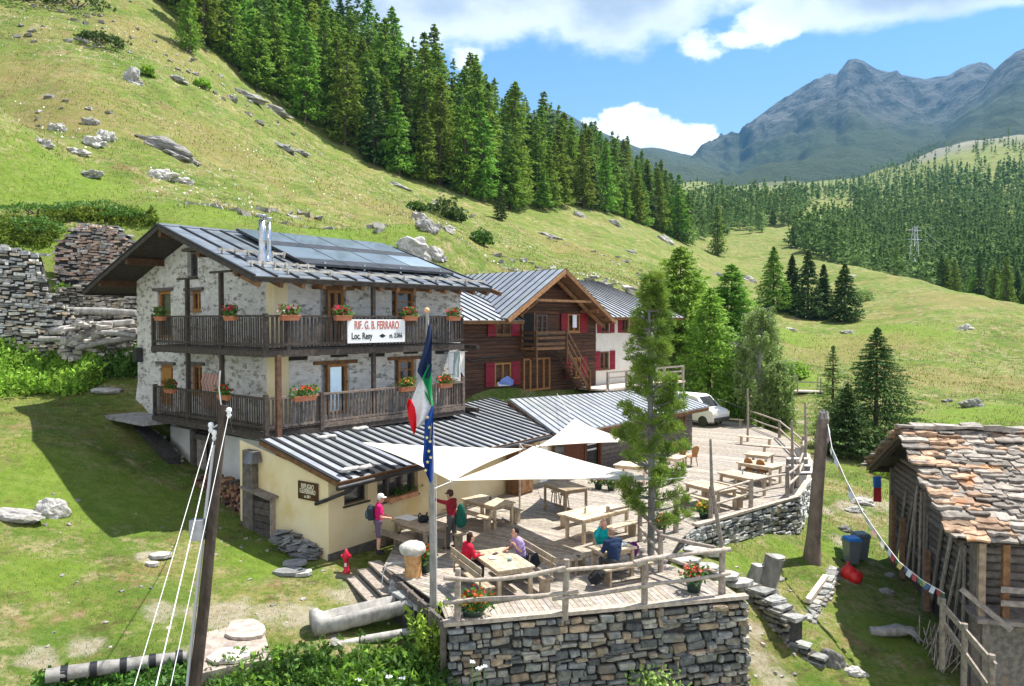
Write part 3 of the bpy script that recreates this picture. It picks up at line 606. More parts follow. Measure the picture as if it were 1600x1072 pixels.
# solar panels in two rows, on a rack a little steeper than the roof
sl_ = 2.1/6.35
for r_ in range(2):
    for k in range(4):
        x0 = 1.3+k*1.85; x1 = x0+1.83; y0 = .1+r_*2.3; y1 = y0+2.25
        zf = lambda y: 8.12+(y+1.2)*sl_+.2+(y-.35)*.01
        mb = MB(); mb.tint(1 if not (k == 3 and r_ == 0) else 2.); mb.poly([(x0+.03, y0+.03, zf(y0)+.004), (x1-.03, y0+.03, zf(y0)+.004), (x1-.03, y1-.03, zf(y1)+.004), (x0+.03, y1-.03, zf(y1)+.004)])
        f = MB(); f.poly([(x0, y0, zf(y0)), (x1, y0, zf(y0)), (x1, y1, zf(y1)), (x0, y1, zf(y1))], .09); o = f.build('solar_panel', M['darkmetal'], H1)
        mb.build('glass', M['panel'], o)
f = MB()
for x in (2.2, 4, 5.8, 8.0): f.beam((x, .3, 8.68), (x, 4.7, 10.12), .06, .08); f.box((x-.04, .2, 8.6), (x+.04, .3, 8.83))
f.build('panel_rack', M['steel'], H1)
# two steel flues and a stone chimney
for x, y, r0, h in ((-.0, .75, .115, 1.4), (.36, .9, .08, 1.3)):
    z = 8.12+(y+1.2)*sl_; mb = MB(); mb.lathe([(r0*1.7, z-.05), (r0*1.2, z+.25), (r0, z+.3), (r0, z+h*.5), (r0*1.06, z+h*.5+.02), (r0, z+h*.5+.06), (r0, z+h), (0.001, z+h)], (x, y, 0), 16)
    mb.lathe([(r0*1.5, z+h+.14), (r0*1.5, z+h+.17), (.001, z+h+.2)], (x, y, 0), 16)
    for q in range(3): mb.tube([(x+r0*.8*math.cos(q*2.1), y+r0*.8*math.sin(q*2.1), z+h-.05), (x+r0*.8*math.cos(q*2.1), y+r0*.8*math.sin(q*2.1), z+h+.15)], .012, 4)
    mb.build('flue', M['steel'], H1)
mb = MB(); mb.box((9.75, 3.6, 7.4), (10.15, 4., 9.25), j=.03); mb.tint(1.4); mb.box((9.65, 3.5, 9.4), (10.25, 4.1, 9.48)); mb.tint(.8); mb.box((9.75, 3.6, 9.25), (9.82, 4, 9.4)); mb.box((10.08, 3.6, 9.25), (10.15, 4, 9.4)); mb.build('chimney', M['stone'], H1)
mb = MB(); mb.box((-.04, 9.75, 5.0), (-.3, 10.1, 5.6)); mb.build('meter_box', M['darkmetal'], H1)
# balconies wrap the gable side and the front
for lvl, (zf, low) in enumerate(((5.85, 0), (3.2, 1))):
    gy = 6.55; fx = 8.05
    mb = MB(); mb.tint(1.)
    mb.box((-1.05, -1.05, zf-.14), (fx, 0, zf-.04)); mb.box((-1.05, 0.002, zf-.14), (0, gy, zf-.04))
    mb.tint(1.2); mb.box((-1.12, -1.12, zf-.3), (fx, -1.0, zf-.1)); mb.box((-1.12, -.99, zf-.3), (-1., gy+.1, zf-.1))
    for k in range(6):
        x = .9+k*1.6; mb.tint(.8); mb.box((x, -1.0, zf-.32), (x+.18, .2, zf-.145))
    for k in range(5):
        y = .7+k*1.4; mb.box((-1.0, y, zf-.32), (.2, y+.18, zf-.145))
    o = mb.build('balcony', M['darkwood'], H1)
    mb = MB()
    rt = zf+1.02; gr = low
    light = (1.7, 3.0) if gr else (.8, 1.5)
    boards(mb, 'y', -1.06, -1.0, fx-.02, zf+.0, rt-.04, .09, .07, .025, light)
    boards(mb, 'x', -1.06, -1.0, gy, zf+.0, rt-.04, .06, .085, .025, (.9, 1.5))
    mb.tint(3.6 if gr else 1.2); mb.beam((-1.1, -1.06, rt), (fx, -1.06, rt), .1, .07); mb.beam((-1.1, -1.06, zf+.1), (fx, -1.06, zf+.1), .06, .08)
    mb.tint(1.2); mb.beam((-1.06, -1.1, rt), (-1.06, gy, rt), .1, .07); mb.beam((-1.06, -1.1, zf+.1), (-1.06, gy, zf+.1), .06, .08)
    if gr: mb.tint(3.); mb.box((1.1, -1.14, zf-.12), (fx, -1.08, zf+.03))
    mb.beam((fx, -1.06, rt), (fx, 0, rt), .08, .07); boards(mb, 'x', fx, -1.0, 0, zf, rt, .09, .06, .025, light)
    mb.build('railing', M['darkwood'], o)
for (x, y, z0, z1, t) in ((3.43, -.96, 3.1, 7.95, 1.3), (-1.02, 3.98, 2.9, 8.2, 1.), (-1.02, 1.65, 2.9, 8.35, 1.), (-1.02, -1.02, 5.6, 6.95, 1.2), (1.05, -1.08, 3.0, 4.3, 1.6), (-1.05, 6.5, 2.9, 4.3, 1.), (-1.05, 6.55, 5.5, 6.95, 1.), (-1.05, -1.05, 2.9, 4.35, 1.3), (8.03, -1.05, 3.0, 4.4, 3.), (-.2, -1.02, 5.6, 6.95, 1.1)):
    mb = MB().tint(t); mb.box((x-.065, y-.065, z0), (x+.065, y+.065, z1))
    if z1 > 7.96: mb.box((x-.05, y-.7, z1), (x+.05, y+.7, z1+.07))
    mb.build('post', M['darkwood'], H1)
mb = MB().tint((2.4, 1.6, 1.2)); mb.box((-.72, -1.2, 2.75), (-.56, -1.06, 5.6)); mb.build('post', M['darkwood'], H1)
# stone ledge that runs out from the balcony on the left
mb = MB(); mb.box((-1.6, 6.3, 2.78), (-.2, 9.9, 2.92), j=.04); mb.build('ledge', M['rock'], H1)
for k in range(5):
    x = .5+k*1.75; mb = MB().tint(.5); mb.box((x, -.04, 5.35+.05*(k % 2)), (x+.75, .04, 5.48)); mb.build('bracket', M['darkwood'], H1)
# rope bundle hung on the wall behind the lower balcony
mb = MB()
for k in range(6):
    y = 3.35+.22*k; mb.tint((.62+.1*(k % 2), .42, .34)); mb.tube([(-.12, y, 4.75), (-.2, y+.04, 4.45), (-.16, y-.05, 4.1), (-.2, y+.05, 3.75), (-.15, y, 3.45)], .07, 6, wob=.1)
mb.build('hanging_logs', M['cloth'], None, 'row of pale peeled sticks hanging on the wall behind the lower balcony', 'sticks').matrix_world = H1.matrix_basis
mb = MB()
for k, t in enumerate([(.8, .8, .8), (.30, .38, .36), (.75, .72, .66)]):
    x = 7.75+k*.34; pts = [(x, -.5, 5.42), (x+.3, -.5, 5.42), (x+.33, -.45, 4.35), (x+.02, -.55, 4.2+.2*k)]
    mb.tint(t); mb.poly(pts, .02, (0, 1, 0))
mb.tint(.5); mb.beam((7.5, -.5, 5.43), (8.9, -.5, 5.43), .02, .02)
o = mb.build('laundry', M['cloth'], None, 'towels hanging to dry at the right end of the lower balcony', 'laundry'); o.matrix_world = H1.matrix_basis
def W1(x, y, z): return H1.matrix_basis @ Vector((x, y, z))

# ---- writing
def text_obj(name, s, size, mt, parent, loc, rot, ext=.004, sx=1., bold=0.):
    cu = bpy.data.curves.new('t', 'FONT'); cu.body = s; cu.size = size; cu.align_x = 'CENTER'; cu.align_y = 'CENTER'; cu.extrude = ext; cu.offset = bold
    t = bpy.data.objects.new('t', cu); col.objects.link(t); dg = bpy.context.evaluated_depsgraph_get()
    me = bpy.data.meshes.new_from_object(t.evaluated_get(dg)); bpy.data.objects.remove(t)
    n = len(me.polygons); a = me.attributes.new('tint', 'FLOAT_COLOR', 'FACE'); a.data.foreach_set('color', [1.]*(4*n))
    me.materials.clear(); me.materials.append(mt); o = bpy.data.objects.new(name, me); col.objects.link(o); o.parent = parent; o.location = loc; o.rotation_euler = rot; o.scale = (sx, 1, 1); return o
M['signred'] = mat('sign_red', (.45, .09, .05), (.5, .16, .12), scale=6); M['signblack'] = mat('sign_black', (.015, .02, .02))
S = empty('sign_board', W1(3.4, -1.19, 6.05), H1.rotation_euler.z, 'white painted board reading RIF. G. B. FERRARO hung on the upper balcony railing', 'sign')
mb = MB(); mb.box((-1.33, -.03, -.12), (1.33, 0, .72)); mb.build('board', M['white'], S)
text_obj('lettering', 'RIF. G. B. FERRARO', .40, M['signred'], S, (0, -.034, .50), (R(90), 0, 0), sx=.62, bold=.006)
text_obj('lettering', 'Loc. Resy', .32, M['signblack'], S, (-.70, -.034, .12), (R(90), 0, 0), sx=.75, bold=.006)
text_obj('lettering', 'm. 2.066', .24, M['signblack'], S, (.88, -.034, .12), (R(90), 0, 0), sx=.75, bold=.005)
mb = MB(); mb.poly([(.08, -.033, .12), (.24, -.033, .04), (.40, -.033, .12), (.24, -.033, .2)], .003, (0, 1, 0)); mb.build('diamond', M['signblack'], S)

# ---- flower boxes
def flowers(par, lx, ly, h, reds, n=70, seed=0, up=1.):
    rg = np.random.RandomState(seed); P = np.clip(rg.normal(0, 1, (n*4, 3)), -1.8, 1.8)*np.array([lx/3., ly/2.4, h/3])+np.array([0, 0, h*.45])
    P[:, 2] = np.abs(P[:, 2]); v, f = leafcards(P, .06, rg); npobj('leaves', v, f, M['leaf'], par, np.ones(len(f)))
    P = np.clip(rg.normal(0, 1, (n, 3)), -1.7, 1.7)*np.array([lx/3, ly/2.6, h/5])+np.array([0, 0, h*.7*up]); v, f = leafcards(P, .055, rg)
    cs = np.array([reds[i % len(reds)] for i in rg.randint(0, 99, len(f))]); npobj('blossoms', v, f, M['petal'], par, cs)
def leafcards(P, size, rg, asp=.6, up=0.):
    """small rhombic leaves: centres P, random orientation"""
    n = len(P); a = rg.normal(0, 1, (n, 3)); a[:, 2] += up; a /= np.linalg.norm(a, axis=1)[:, None]+1e-9
    b = np.cross(a, rg.normal(0, 1, (n, 3))); b /= np.linalg.norm(b, axis=1)[:, None]+1e-9
    s = (size if np.isscalar(size) else np.asarray(size)[:, None])*rg.uniform(.6, 1.3, (n, 1))
    V = np.stack([P+a*s, P+b*s*asp, P-a*s, P-b*s*asp], 1).reshape(-1, 3); return V, np.arange(4*n).reshape(n, 4)
RED, PINK, ORG, WHT = (.75, .02, .03), (.8, .03, .16), (.8, .13, .03), (.75, .6, .6)
def planter(loc, rz, L, reds, label, seed, mt='terra'):
    t = empty('flower_box', loc, rz, label, 'flower box', 'flower boxes on the balcony railings')
    mb = MB(); mb.add([(-L/2, -.07, 0), (L/2, -.07, 0), (L/2, .07, 0), (-L/2, .07, 0), (-L/2-.04, -.11, .17), (L/2+.04, -.11, .17), (L/2+.04, .11, .17), (-L/2-.04, .11, .17)], [(0, 3, 2, 1), (4, 5, 6, 7), (0, 1, 5, 4), (1, 2, 6, 5), (2, 3, 7, 6), (3, 0, 4, 7)])
    mb.box((-L/2-.06, -.13, .15), (L/2+.06, -.10, .19)); mb.build('planter', M[mt], t)
    f = empty('flowers', (0, 0, .15)); f.parent = t; lsz = 1
    flowers(t, L, .2, .34, reds, 60, seed)
    for ch in list(t.children):
        if ch.name.startswith(('leaves', 'blossoms')): ch.location = (0, 0, .15)
    bpy.data.objects.remove(f); return t
rz1 = H1.rotation_euler.z
for x, low, reds, lab in ((-.24, 0, [PINK, WHT, WHT, (.8, .3, .3)], 'terracotta box of pink and white geraniums on the upper railing by the pilaster'), (1.88, 0, [PINK, (.85, .02, .12)], 'terracotta box of bright pink geraniums just left of the white name board'),
                          (5.0, 0, [RED, (.5, .02, .03)], 'terracotta box of dark red geraniums at the right end of the white name board'), (7.34, 0, [PINK, RED], 'terracotta box of pink and red geraniums at the far right end of the upper balcony'),
                          (.3, 1, [RED, ORG, (.9, .3, .05)], 'wide box of red and orange flowers on the lower front railing nearest the corner'), (4.83, 1, [ORG, (.8, .55, .1)], 'box of yellow-orange flowers on the lower front railing beside the window'), (6.86, 1, [ORG, RED], 'box of orange flowers on the lower railing in front of the towels')):
    planter(W1(x, -1.2, 6.72 if not low else 4.06), rz1, .62 if (x, low) != (.3, 1) else .8, reds, lab, int(x*10+50))
for y, low, reds, lab in ((5.7, 0, [(.1, .2, .05), (.3, .3, .1)], 'terracotta box of green leaves on the gable-side upper railing by the wooden door'), (.75, 0, [PINK, RED], 'terracotta box of crimson geraniums on the gable-side upper railing near the corner'),
                          (5.0, 1, [RED], 'terracotta box of red geraniums on the gable-side lower railing by the door'), (1.2, 1, [RED, (.4, .02, .02)], 'terracotta box of sparse red flowers on the gable-side lower railing right of the sticks')):
    planter(W1(-1.2, y, 6.72 if not low else 4.06), rz1+math.pi/2, .58, reds, lab, int(y*10))

# ================================================================ the yellow annex below it
AX = frame('annex', -5.39, 22.4, 35, 'low cream-yellow annex with a ribbed metal lean-to roof beside the terrace', 'building')
AH = [(.62, 1.6, 1.15, 1.95), (2.0, 3.9, .95, 1.97)]
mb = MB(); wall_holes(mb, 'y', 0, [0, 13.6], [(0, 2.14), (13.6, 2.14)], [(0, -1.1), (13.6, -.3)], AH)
mb.add([(0, 0, -1.1), (0, 4.2, -.8), (0, 4.2, 2.86), (0, 0, 2.1)], [(0, 1, 2, 3)])
mb.add([(13.6, 0, -.5), (13.6, 4.2, -.5), (13.6, 4.2, 2.86), (13.6, 0, 2.1)], [(0, 1, 2, 3)])
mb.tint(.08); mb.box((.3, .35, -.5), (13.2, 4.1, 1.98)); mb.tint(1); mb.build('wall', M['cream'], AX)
mb = MB(); mb.tint((.55, .5, .45)); mb.box((-.02, -.03, -1.2), (13.6, 0.02, -.15)); mb.build('plinth', M['stone'], AX)
o = window(AX, 'y', 0, *AH[0], fm='darkwood', mull=0, fw=.06)
o = window(AX, 'y', 0, *AH[1], fm='greywood', mull=2, fw=.1)
mb = MB().tint(1); mb.box((2.75, .12, 1.62), (3.1, .13, 1.85)); mb.build('notice', M['white'], o)
mb = MB().tint((2, 1.2, .8)); mb.box((2.4, -.16, .9), (3.75, .1, 1.06)); mb.build('ledge', M['wood'], o)
mb = MB(); rg_ = np.random.RandomState(3); v, f = leafcards(rg_.normal(0, 1, (150, 3))*[.35, .05, .09]+[3.1, -.05, 1.14], .05, rg_); npobj('plants', v, f, M['leaf'], o, np.ones(len(f)))
metal_roof(AX, (-.15, -.62, 2.1), (14.05, -.62, 2.1), (14.0, 4.45, 3.05), (-.1, 3.0, 2.98), gap=.46, sw=.13, sh=.045, th=.05, tints=(.8, 1.1))
mb = MB(); 
for k in range(12): x = .2+k*1.2; mb.tint(random.uniform(.8, 1.3)); mb.beam((x, -.5, 2.0), (x, .3, 2.13), .1, .13)
mb.build('rafters', M['eavewood'], AX)
mb = MB().tint(.8); mb.tube([(-.3, -.72, 1.93), (6, -.72, 1.99), (14.0, -.72, 2.0)], .075, 8); mb.build('gutter', M['darkmetal'], AX)
mb = MB().tint(.7); mb.tube([(.45, -.7, 1.92), (.38, -.5, 1.72), (-.05, .05, 1.45), (-.05, .5, 1.28)], .055, 8); mb.build('downpipe', M['darkmetal'], AX)
for (x, y) in ((.35, -.35), (.9, -.45), (1.9, 2.4), (3.7, 2.7)):
    mb = MB()
    for k in range(3): mb.tint(random.uniform(1.2, 1.6)); mb.ball((x+k*.18, y+random.uniform(-.05, .05), 2.28+(y+.6)*.19), (.22, .14, .07), 7, 4, .2)
    mb.build('weight_stone', M['rock'], AX)
def WA(x, y, z): return AX.matrix_basis @ Vector((x, y, z))
# brown wooden sign on the side wall
S = empty('sign_board', WA(-.03, .84, 1.62), AX.rotation_euler.z-math.pi/2, 'dark brown wooden board reading RIFUGIO G.B.FERRARO on the cream side wall', 'sign')
mb = MB().tint((1.3, .8, .3)); mb.box((-.44, -.03, -.27), (.44, 0, .27)); mb.build('board', M['darkwood'], S)
M['signcream'] = mat('sign_cream', (.72, .66, .5))
for s, z, q in (('RIFUGIO', .13, .2), ('G.B.FERRARO', -.02, .19), ('m. 2066', -.17, .12)): text_obj('lettering', s, q, M['signcream'], S, (0, -.035, z), (R(90), 0, 0), sx=.62 if len(s) > 8 else .75, bold=.004)
# lamp box and corner pillar at the back
mb = MB(); mb.box((-.25, 3.25, -.1), (.1, 3.75, 2.6), j=.02); mb.build('pillar', M['greywood'], AX)
mb = MB().tint(3); mb.add([(-.45, 3.0, 2.25), (-.05, 3.0, 2.25), (-.05, 3.45, 2.25), (-.45, 3.45, 2.25), (-.3, 3.1, 2.6), (-.05, 3.1, 2.6), (-.05, 3.35, 2.6), (-.3, 3.35, 2.6)], [(0, 3, 2, 1), (4, 5, 6, 7), (0, 1, 5, 4), (1, 2, 6, 5), (2, 3, 7, 6), (3, 0, 4, 7)]); mb.build('lamp', M['darkmetal'], AX)
# wardrobe-like cupboard on the terrace against the yellow wall
C = empty('cupboard', WA(9.3, -.45, 0), AX.rotation_euler.z, 'tall brown wooden cupboard against the yellow terrace wall', 'cupboard')
mb = MB(); mb.box((-.45, -.3, .02), (.45, .3, 1.85)); mb.tint(1.1); mb.box((-.5, -.35, 1.85), (.5, .33, 1.92)); mb.build('body', M['eavewood'], C)
for sx in (-1, 1): mb = MB().tint(1.35); mb.box((.02 if sx > 0 else -.43, -.33, .1), (.43 if sx > 0 else -.02, -.302, 1.8)); mb.box((.1 if sx > 0 else -.35, -.34, .2), (.35 if sx > 0 else -.1, -.332, 1.7)); mb.build('door', M['eavewood'], C)
# reddish timber annexe door zone further along the wall
mb = MB().tint(1.8); mb.box((11.4, -.06, 0), (11.9, .0, 1.95)); mb.build('door', M['whitewash'], AX)

# ================================================================ the dark timber bar
BR = frame('bar_hut', 3.35, 34.0, 41.5, 'low dark timber bar building under a long metal roof behind the terrace', 'building')
mb = MB()
holes = [(.1, 1.0, .0, 1.9), (8.0, 8.7, 1.1, 1.75)]
for x0, x1 in ((1.0, 9.4),):
    z = -.4; 
    while z < 2.15:
        h = .2; mb.tint(random.uniform(.8, 1.2)); a, b = x0, x1; mb.box((a, -.02-random.uniform(0, .015), z), (b, .12, z+h-.015)); z += h
z = -.4
while z < 2.15: mb.tint(random.uniform(.8, 1.2)); mb.box((9.4, -.02-random.uniform(0, .015), z), (9.52, 3.2, z+.185)); z += .2
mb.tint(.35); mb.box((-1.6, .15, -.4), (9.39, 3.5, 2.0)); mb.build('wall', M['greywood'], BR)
mb = MB().tint((.5, .2, .12)); mb.box((-1.5, .1, 0), (-.1, .13, 1.95)); mb.tint((.6, .25, .15)); mb.box((.95, -.06, 0), (1.05, .1, 2)); mb.box((-.1, .05, 0), (0, .12, 2)); mb.build('door_frame', M['wood'], BR)
mb = MB().tint(.9); mb.box((-2.3, .02, 0), (-1.6, .1, 1.9)); mb.build('door', M['glass'], BR)
mb = MB()
for z in (.9, 1.15, 1.4, 1.65): mb.box((.15, .1, z), (.85, .13, z+.07))
mb.build('price_board', M['white'], BR)
window(BR, 'y', -.06, 8.0, 8.7, 1.1, 1.75, fm='eavewood', rec=.02, sill=False)
metal_roof(BR, (-3.3, -.9, 2.1), (9.75, -.9, 2.2), (10.4, 2.3, 2.9), (-1.2, 3.6, 3.1), gap=.42, sw=.06, sh=.03, th=.12, tints=(1.0, 1.1), seammat='seam2')
mb = MB()
for k in range(14): mb.tint(random.uniform(.7, 1.2)); mb.beam((-2.5+k*.93, -.8, 2.0), (-2.5+k*.93, .2, 2.12), .09, .1)
mb.build('rafters', M['darkwood'], BR)

# ================================================================ the log house with the cross gable
H2 = frame('log_house', -2.34, 36, 42, 'brown log house with red shutters, cross gable and an outside stair', 'house')
mb = MB(); z = 2.7
def zr2(x):   # underside of the cross gable
    c = 6.2; return 9.3-abs(x-c)*.6
while z < 9.2:
    h = .19; mb.tint(random.uniform(.75, 1.3))
    if z < 6.9: a, b = 0, 10.6
    else:
        hw = (9.2-z-h*.5)/.6; a, b = max(0, 6.2-hw), min(10.6, 6.2+hw)
    if z < 7.0 or b-a > .3: mb.box((a, -.04-random.uniform(0, .02), z), (b, .1, z+h-.015), j=.004)
    z += h
z = 2.7
while z < 7.0: mb.tint(random.uniform(.8, 1.2)); mb.box((-.05, .1, z), (.1, 7, z+.175)); mb.box((10.5, .1, z), (10.64, 7, z+.175)); z += .19
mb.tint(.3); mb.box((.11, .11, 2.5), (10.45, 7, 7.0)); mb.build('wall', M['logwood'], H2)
def w2(a, b, z0, z1, **k): return window(H2, 'y', -.1, a, b, z0, z1, rec=.02, sill=True, **k)
w2(2.1, 3.3, 3.55, 4.65, shut='red', mull=1); w2(2.2, 3.3, 6.0, 6.8, shut='red', mull=1, fm='eavewood')
w2(7.9, 9.0, 6.1, 7.1, shut='red', mull=1); w2(8.2, 9.1, 3.6, 4.7, shut='red', mull=1, fm='orangewood')
w2(5.25, 6.15, 6.0, 7.05, mull=1, bars=2, fm='greywood')
window(H2, 'y', -.1, 4.25, 6.4, 3.1, 4.8, rec=.02, sill=False, mull=3, fw=.1, name='glazed_door')
mb = MB().tint(.25); mb.box((4.2, -.14, 5.4), (5.05, -.07, 7.1)); mb.build('door', M['darkwood'], H2)
mb = MB(); mb.tint(1.4); mb.box((4.1, -.14, 5.4), (4.2, -.05, 7.15)); mb.box((5.05, -.14, 5.4), (5.15, -.05, 7.15)); mb.build('door_frame', M['eavewood'], H2)
# towels airing in two of the windows
mb = MB().tint((.9, .9, 1.)); mb.box((8.25, -.2, 6.35), (8.6, -.17, 7.05)); o = mb.build('towel', M['cloth'], None, 'white towel hanging in the upper right window of the log house', 'towel'); o.matrix_world = H2.matrix_basis
mb = MB().tint((.25, .35, .8)); mb.add([(2.3, -.22, 3.62), (3.3, -.22, 3.5), (3.3, -.3, 3.75), (2.9, -.25, 4.0), (2.35, -.3, 3.85)], [(0, 1, 2, 3, 4)]); mb.tint((.8, .8, .9)); mb.box((2.3, -.2, 3.5), (3.2, -.13, 3.72), j=.03); o = mb.build('bedding', M['cloth'], None, 'blue and white bedding airing on the lower left window of the log house', 'bedding'); o.matrix_world = H2.matrix_basis
# roofs: main ridge parallel to the front, cross gable out over the front
metal_roof(H2, (-1.0, -1.1, 6.75), (3.2, -1.1, 6.75), (3.2, 5.0, 9.1), (-1.0, 5.0, 9.1), gap=.55, sw=.06, sh=.05, tints=(.8, 1.2))
metal_roof(H2, (10.7, -1.3, 6.75), (10.7, 6.5, 6.75), (6.2, 6.5, 9.4), (6.2, -1.3, 9.4), gap=.5, sw=.04, sh=.04, tints=(.9, 1.05))
metal_roof(H2, (1.8, 6.5, 6.85), (1.8, -1.3, 6.85), (6.2, -1.3, 9.4), (6.2, 6.5, 9.4), gap=.5, sw=.04, sh=.04, tints=(.9, 1.05))
mb = MB(); mb.tint(2.2)
for sx, ex, ez in ((-1, 1.8, 6.85), (1, 10.7, 6.75)):
    mb.beam((6.2, -1.32, 9.28), (ex, -1.32, ez-.12), .05, .22); mb.tint(1.4); mb.beam((6.2, -.5, 9.0), (ex, -.5, ez-.35), .14, .16)
mb.beam((3.9, -1.25, 7.75), (8.5, -1.25, 7.75), .1, .12); mb.beam((6.2, -1.25, 9.05), (6.2, .1, 9.05), .16, .18); mb.beam((3.4, -1.2, 7.4), (3.4, .1, 7.4), .16, .18); mb.beam((9.2, -1.2, 7.25), (9.2, .1, 7.25), .16, .18)
mb.tint(2.); mb.beam((4.0, -.1, 7.0), (4.0, -1.2, 7.7), .1, .12)
mb.build('gable_beams', M['eavewood'], H2)
# little upper balcony and stair
mb = MB().tint(1.); mb.box((3.95, -1.2, 5.25), (6.6, -.1, 5.38))
mb.build('balcony', M['eavewood'], H2)
mb = MB()
for z in (5.55, 5.85, 6.12): mb.tint(random.uniform(.5, .9)); mb.beam((3.95, -1.2, z), (6.4, -1.2, z), .04, .14); mb.beam((3.95, -1.2, z), (3.95, -.1, z), .04, .14)
for x in (3.95, 6.4): mb.tint(.5); mb.box((x-.05, -1.26, 4.6), (x+.05, -1.16, 6.25))
mb.beam((3.95, -1.15, 4.7), (3.95, -.1, 5.3), .1, .1)
mb.build('balcony_railing', M['eavewood'], H2)
mb = MB().tint(1.2)
p0, p1 = Vector((6.5, -.7, 5.3)), Vector((8.6, -.7, 2.95))
mb.tint(.7)
for y in (-1.1, -.3): mb.beam((6.5, y, 5.3), (8.6, y, 2.95), .05, .22)
for k in range(11): q = p0.lerp(p1, (k+.5)/11); mb.tint(1.0); mb.box((q.x-.13, -1.1, q.z), (q.x+.13, -.3, q.z+.04))
for dz in (.5, .95): mb.tint(.8); mb.beam((6.5, -1.12, 5.3+dz), (8.6, -1.12, 2.95+dz), .05, .09)
mb.box((8.5, -1.17, 2.9), (8.6, -1.07, 4.0)); mb.build('stair', M['eavewood'], H2)
mb = MB().tint(2.5); mb.box((8.6, -2.2, 2.95), (17, -.05, 3.05)); mb.tint(1.3)
for x in (8.8, 10.6, 12.6, 14.6, 16.8): mb.box((x-.06, -2.2, 2.5), (x+.06, -2.08, 4.0))
for z in (3.35, 3.65, 3.95): mb.beam((8.8, -2.14, z), (16.8, -2.14, z), .05, .09)
mb.build('walkway', M['wood'], H2)
mb = MB(); mb.tint(1.4); mb.tube([(.2, -.12, 4.95), (.6, -.14, 4.8), (1.2, -.13, 4.95), (4, -.13, 5.02)], .03, 5); mb.build('cable', M['darkmetal'], H2)

# ================================================================ the rendered house behind
H3 = frame('plastered_house', H2.matrix_basis @ Vector((10.7, .02, 0)) and (H2.matrix_basis @ Vector((10.7, .02, 0))).x, (H2.matrix_basis @ Vector((10.7, .02, 0))).y, 42, 'cream plastered house with red shutters behind the stone pine', 'house')
mb = MB(); HH = [(.55, 1.35, 6.05, 7.05), (2.65, 3.45, 6.05, 7.05), (.4, 1.35, 3.9, 4.95), (4.6, 5.4, 6.05, 7.05)]
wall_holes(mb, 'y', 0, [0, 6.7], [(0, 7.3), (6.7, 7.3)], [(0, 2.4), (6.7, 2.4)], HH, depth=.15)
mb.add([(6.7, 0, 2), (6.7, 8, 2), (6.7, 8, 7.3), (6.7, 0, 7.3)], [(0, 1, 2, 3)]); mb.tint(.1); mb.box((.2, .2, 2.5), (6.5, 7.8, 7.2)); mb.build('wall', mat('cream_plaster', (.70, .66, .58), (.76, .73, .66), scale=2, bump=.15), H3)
for q in HH: window(H3, 'y', 0, *q, rec=.1, shut='red', fm='eavewood')
e = [(-.6, -1.1, 6.95), (8.1, -1.1, 6.95), (8.1, 8.5, 6.95), (-.6, 8.5, 6.95)]
metal_roof(H3, e[0], e[1], (5.2, 3.7, 9.3), (-.6, 3.7, 9.3), gap=.5, sw=.05, sh=.05, tints=(.75, .95))
mb = MB(); mb.poly([e[1], e[2], (5.22, 3.7, 9.29)], .06); mb.poly([e[2], e[3], (-.6, 3.71, 9.29), (5.22, 3.71, 9.29)], .06); mb.build('roof', M['metal'], H3)
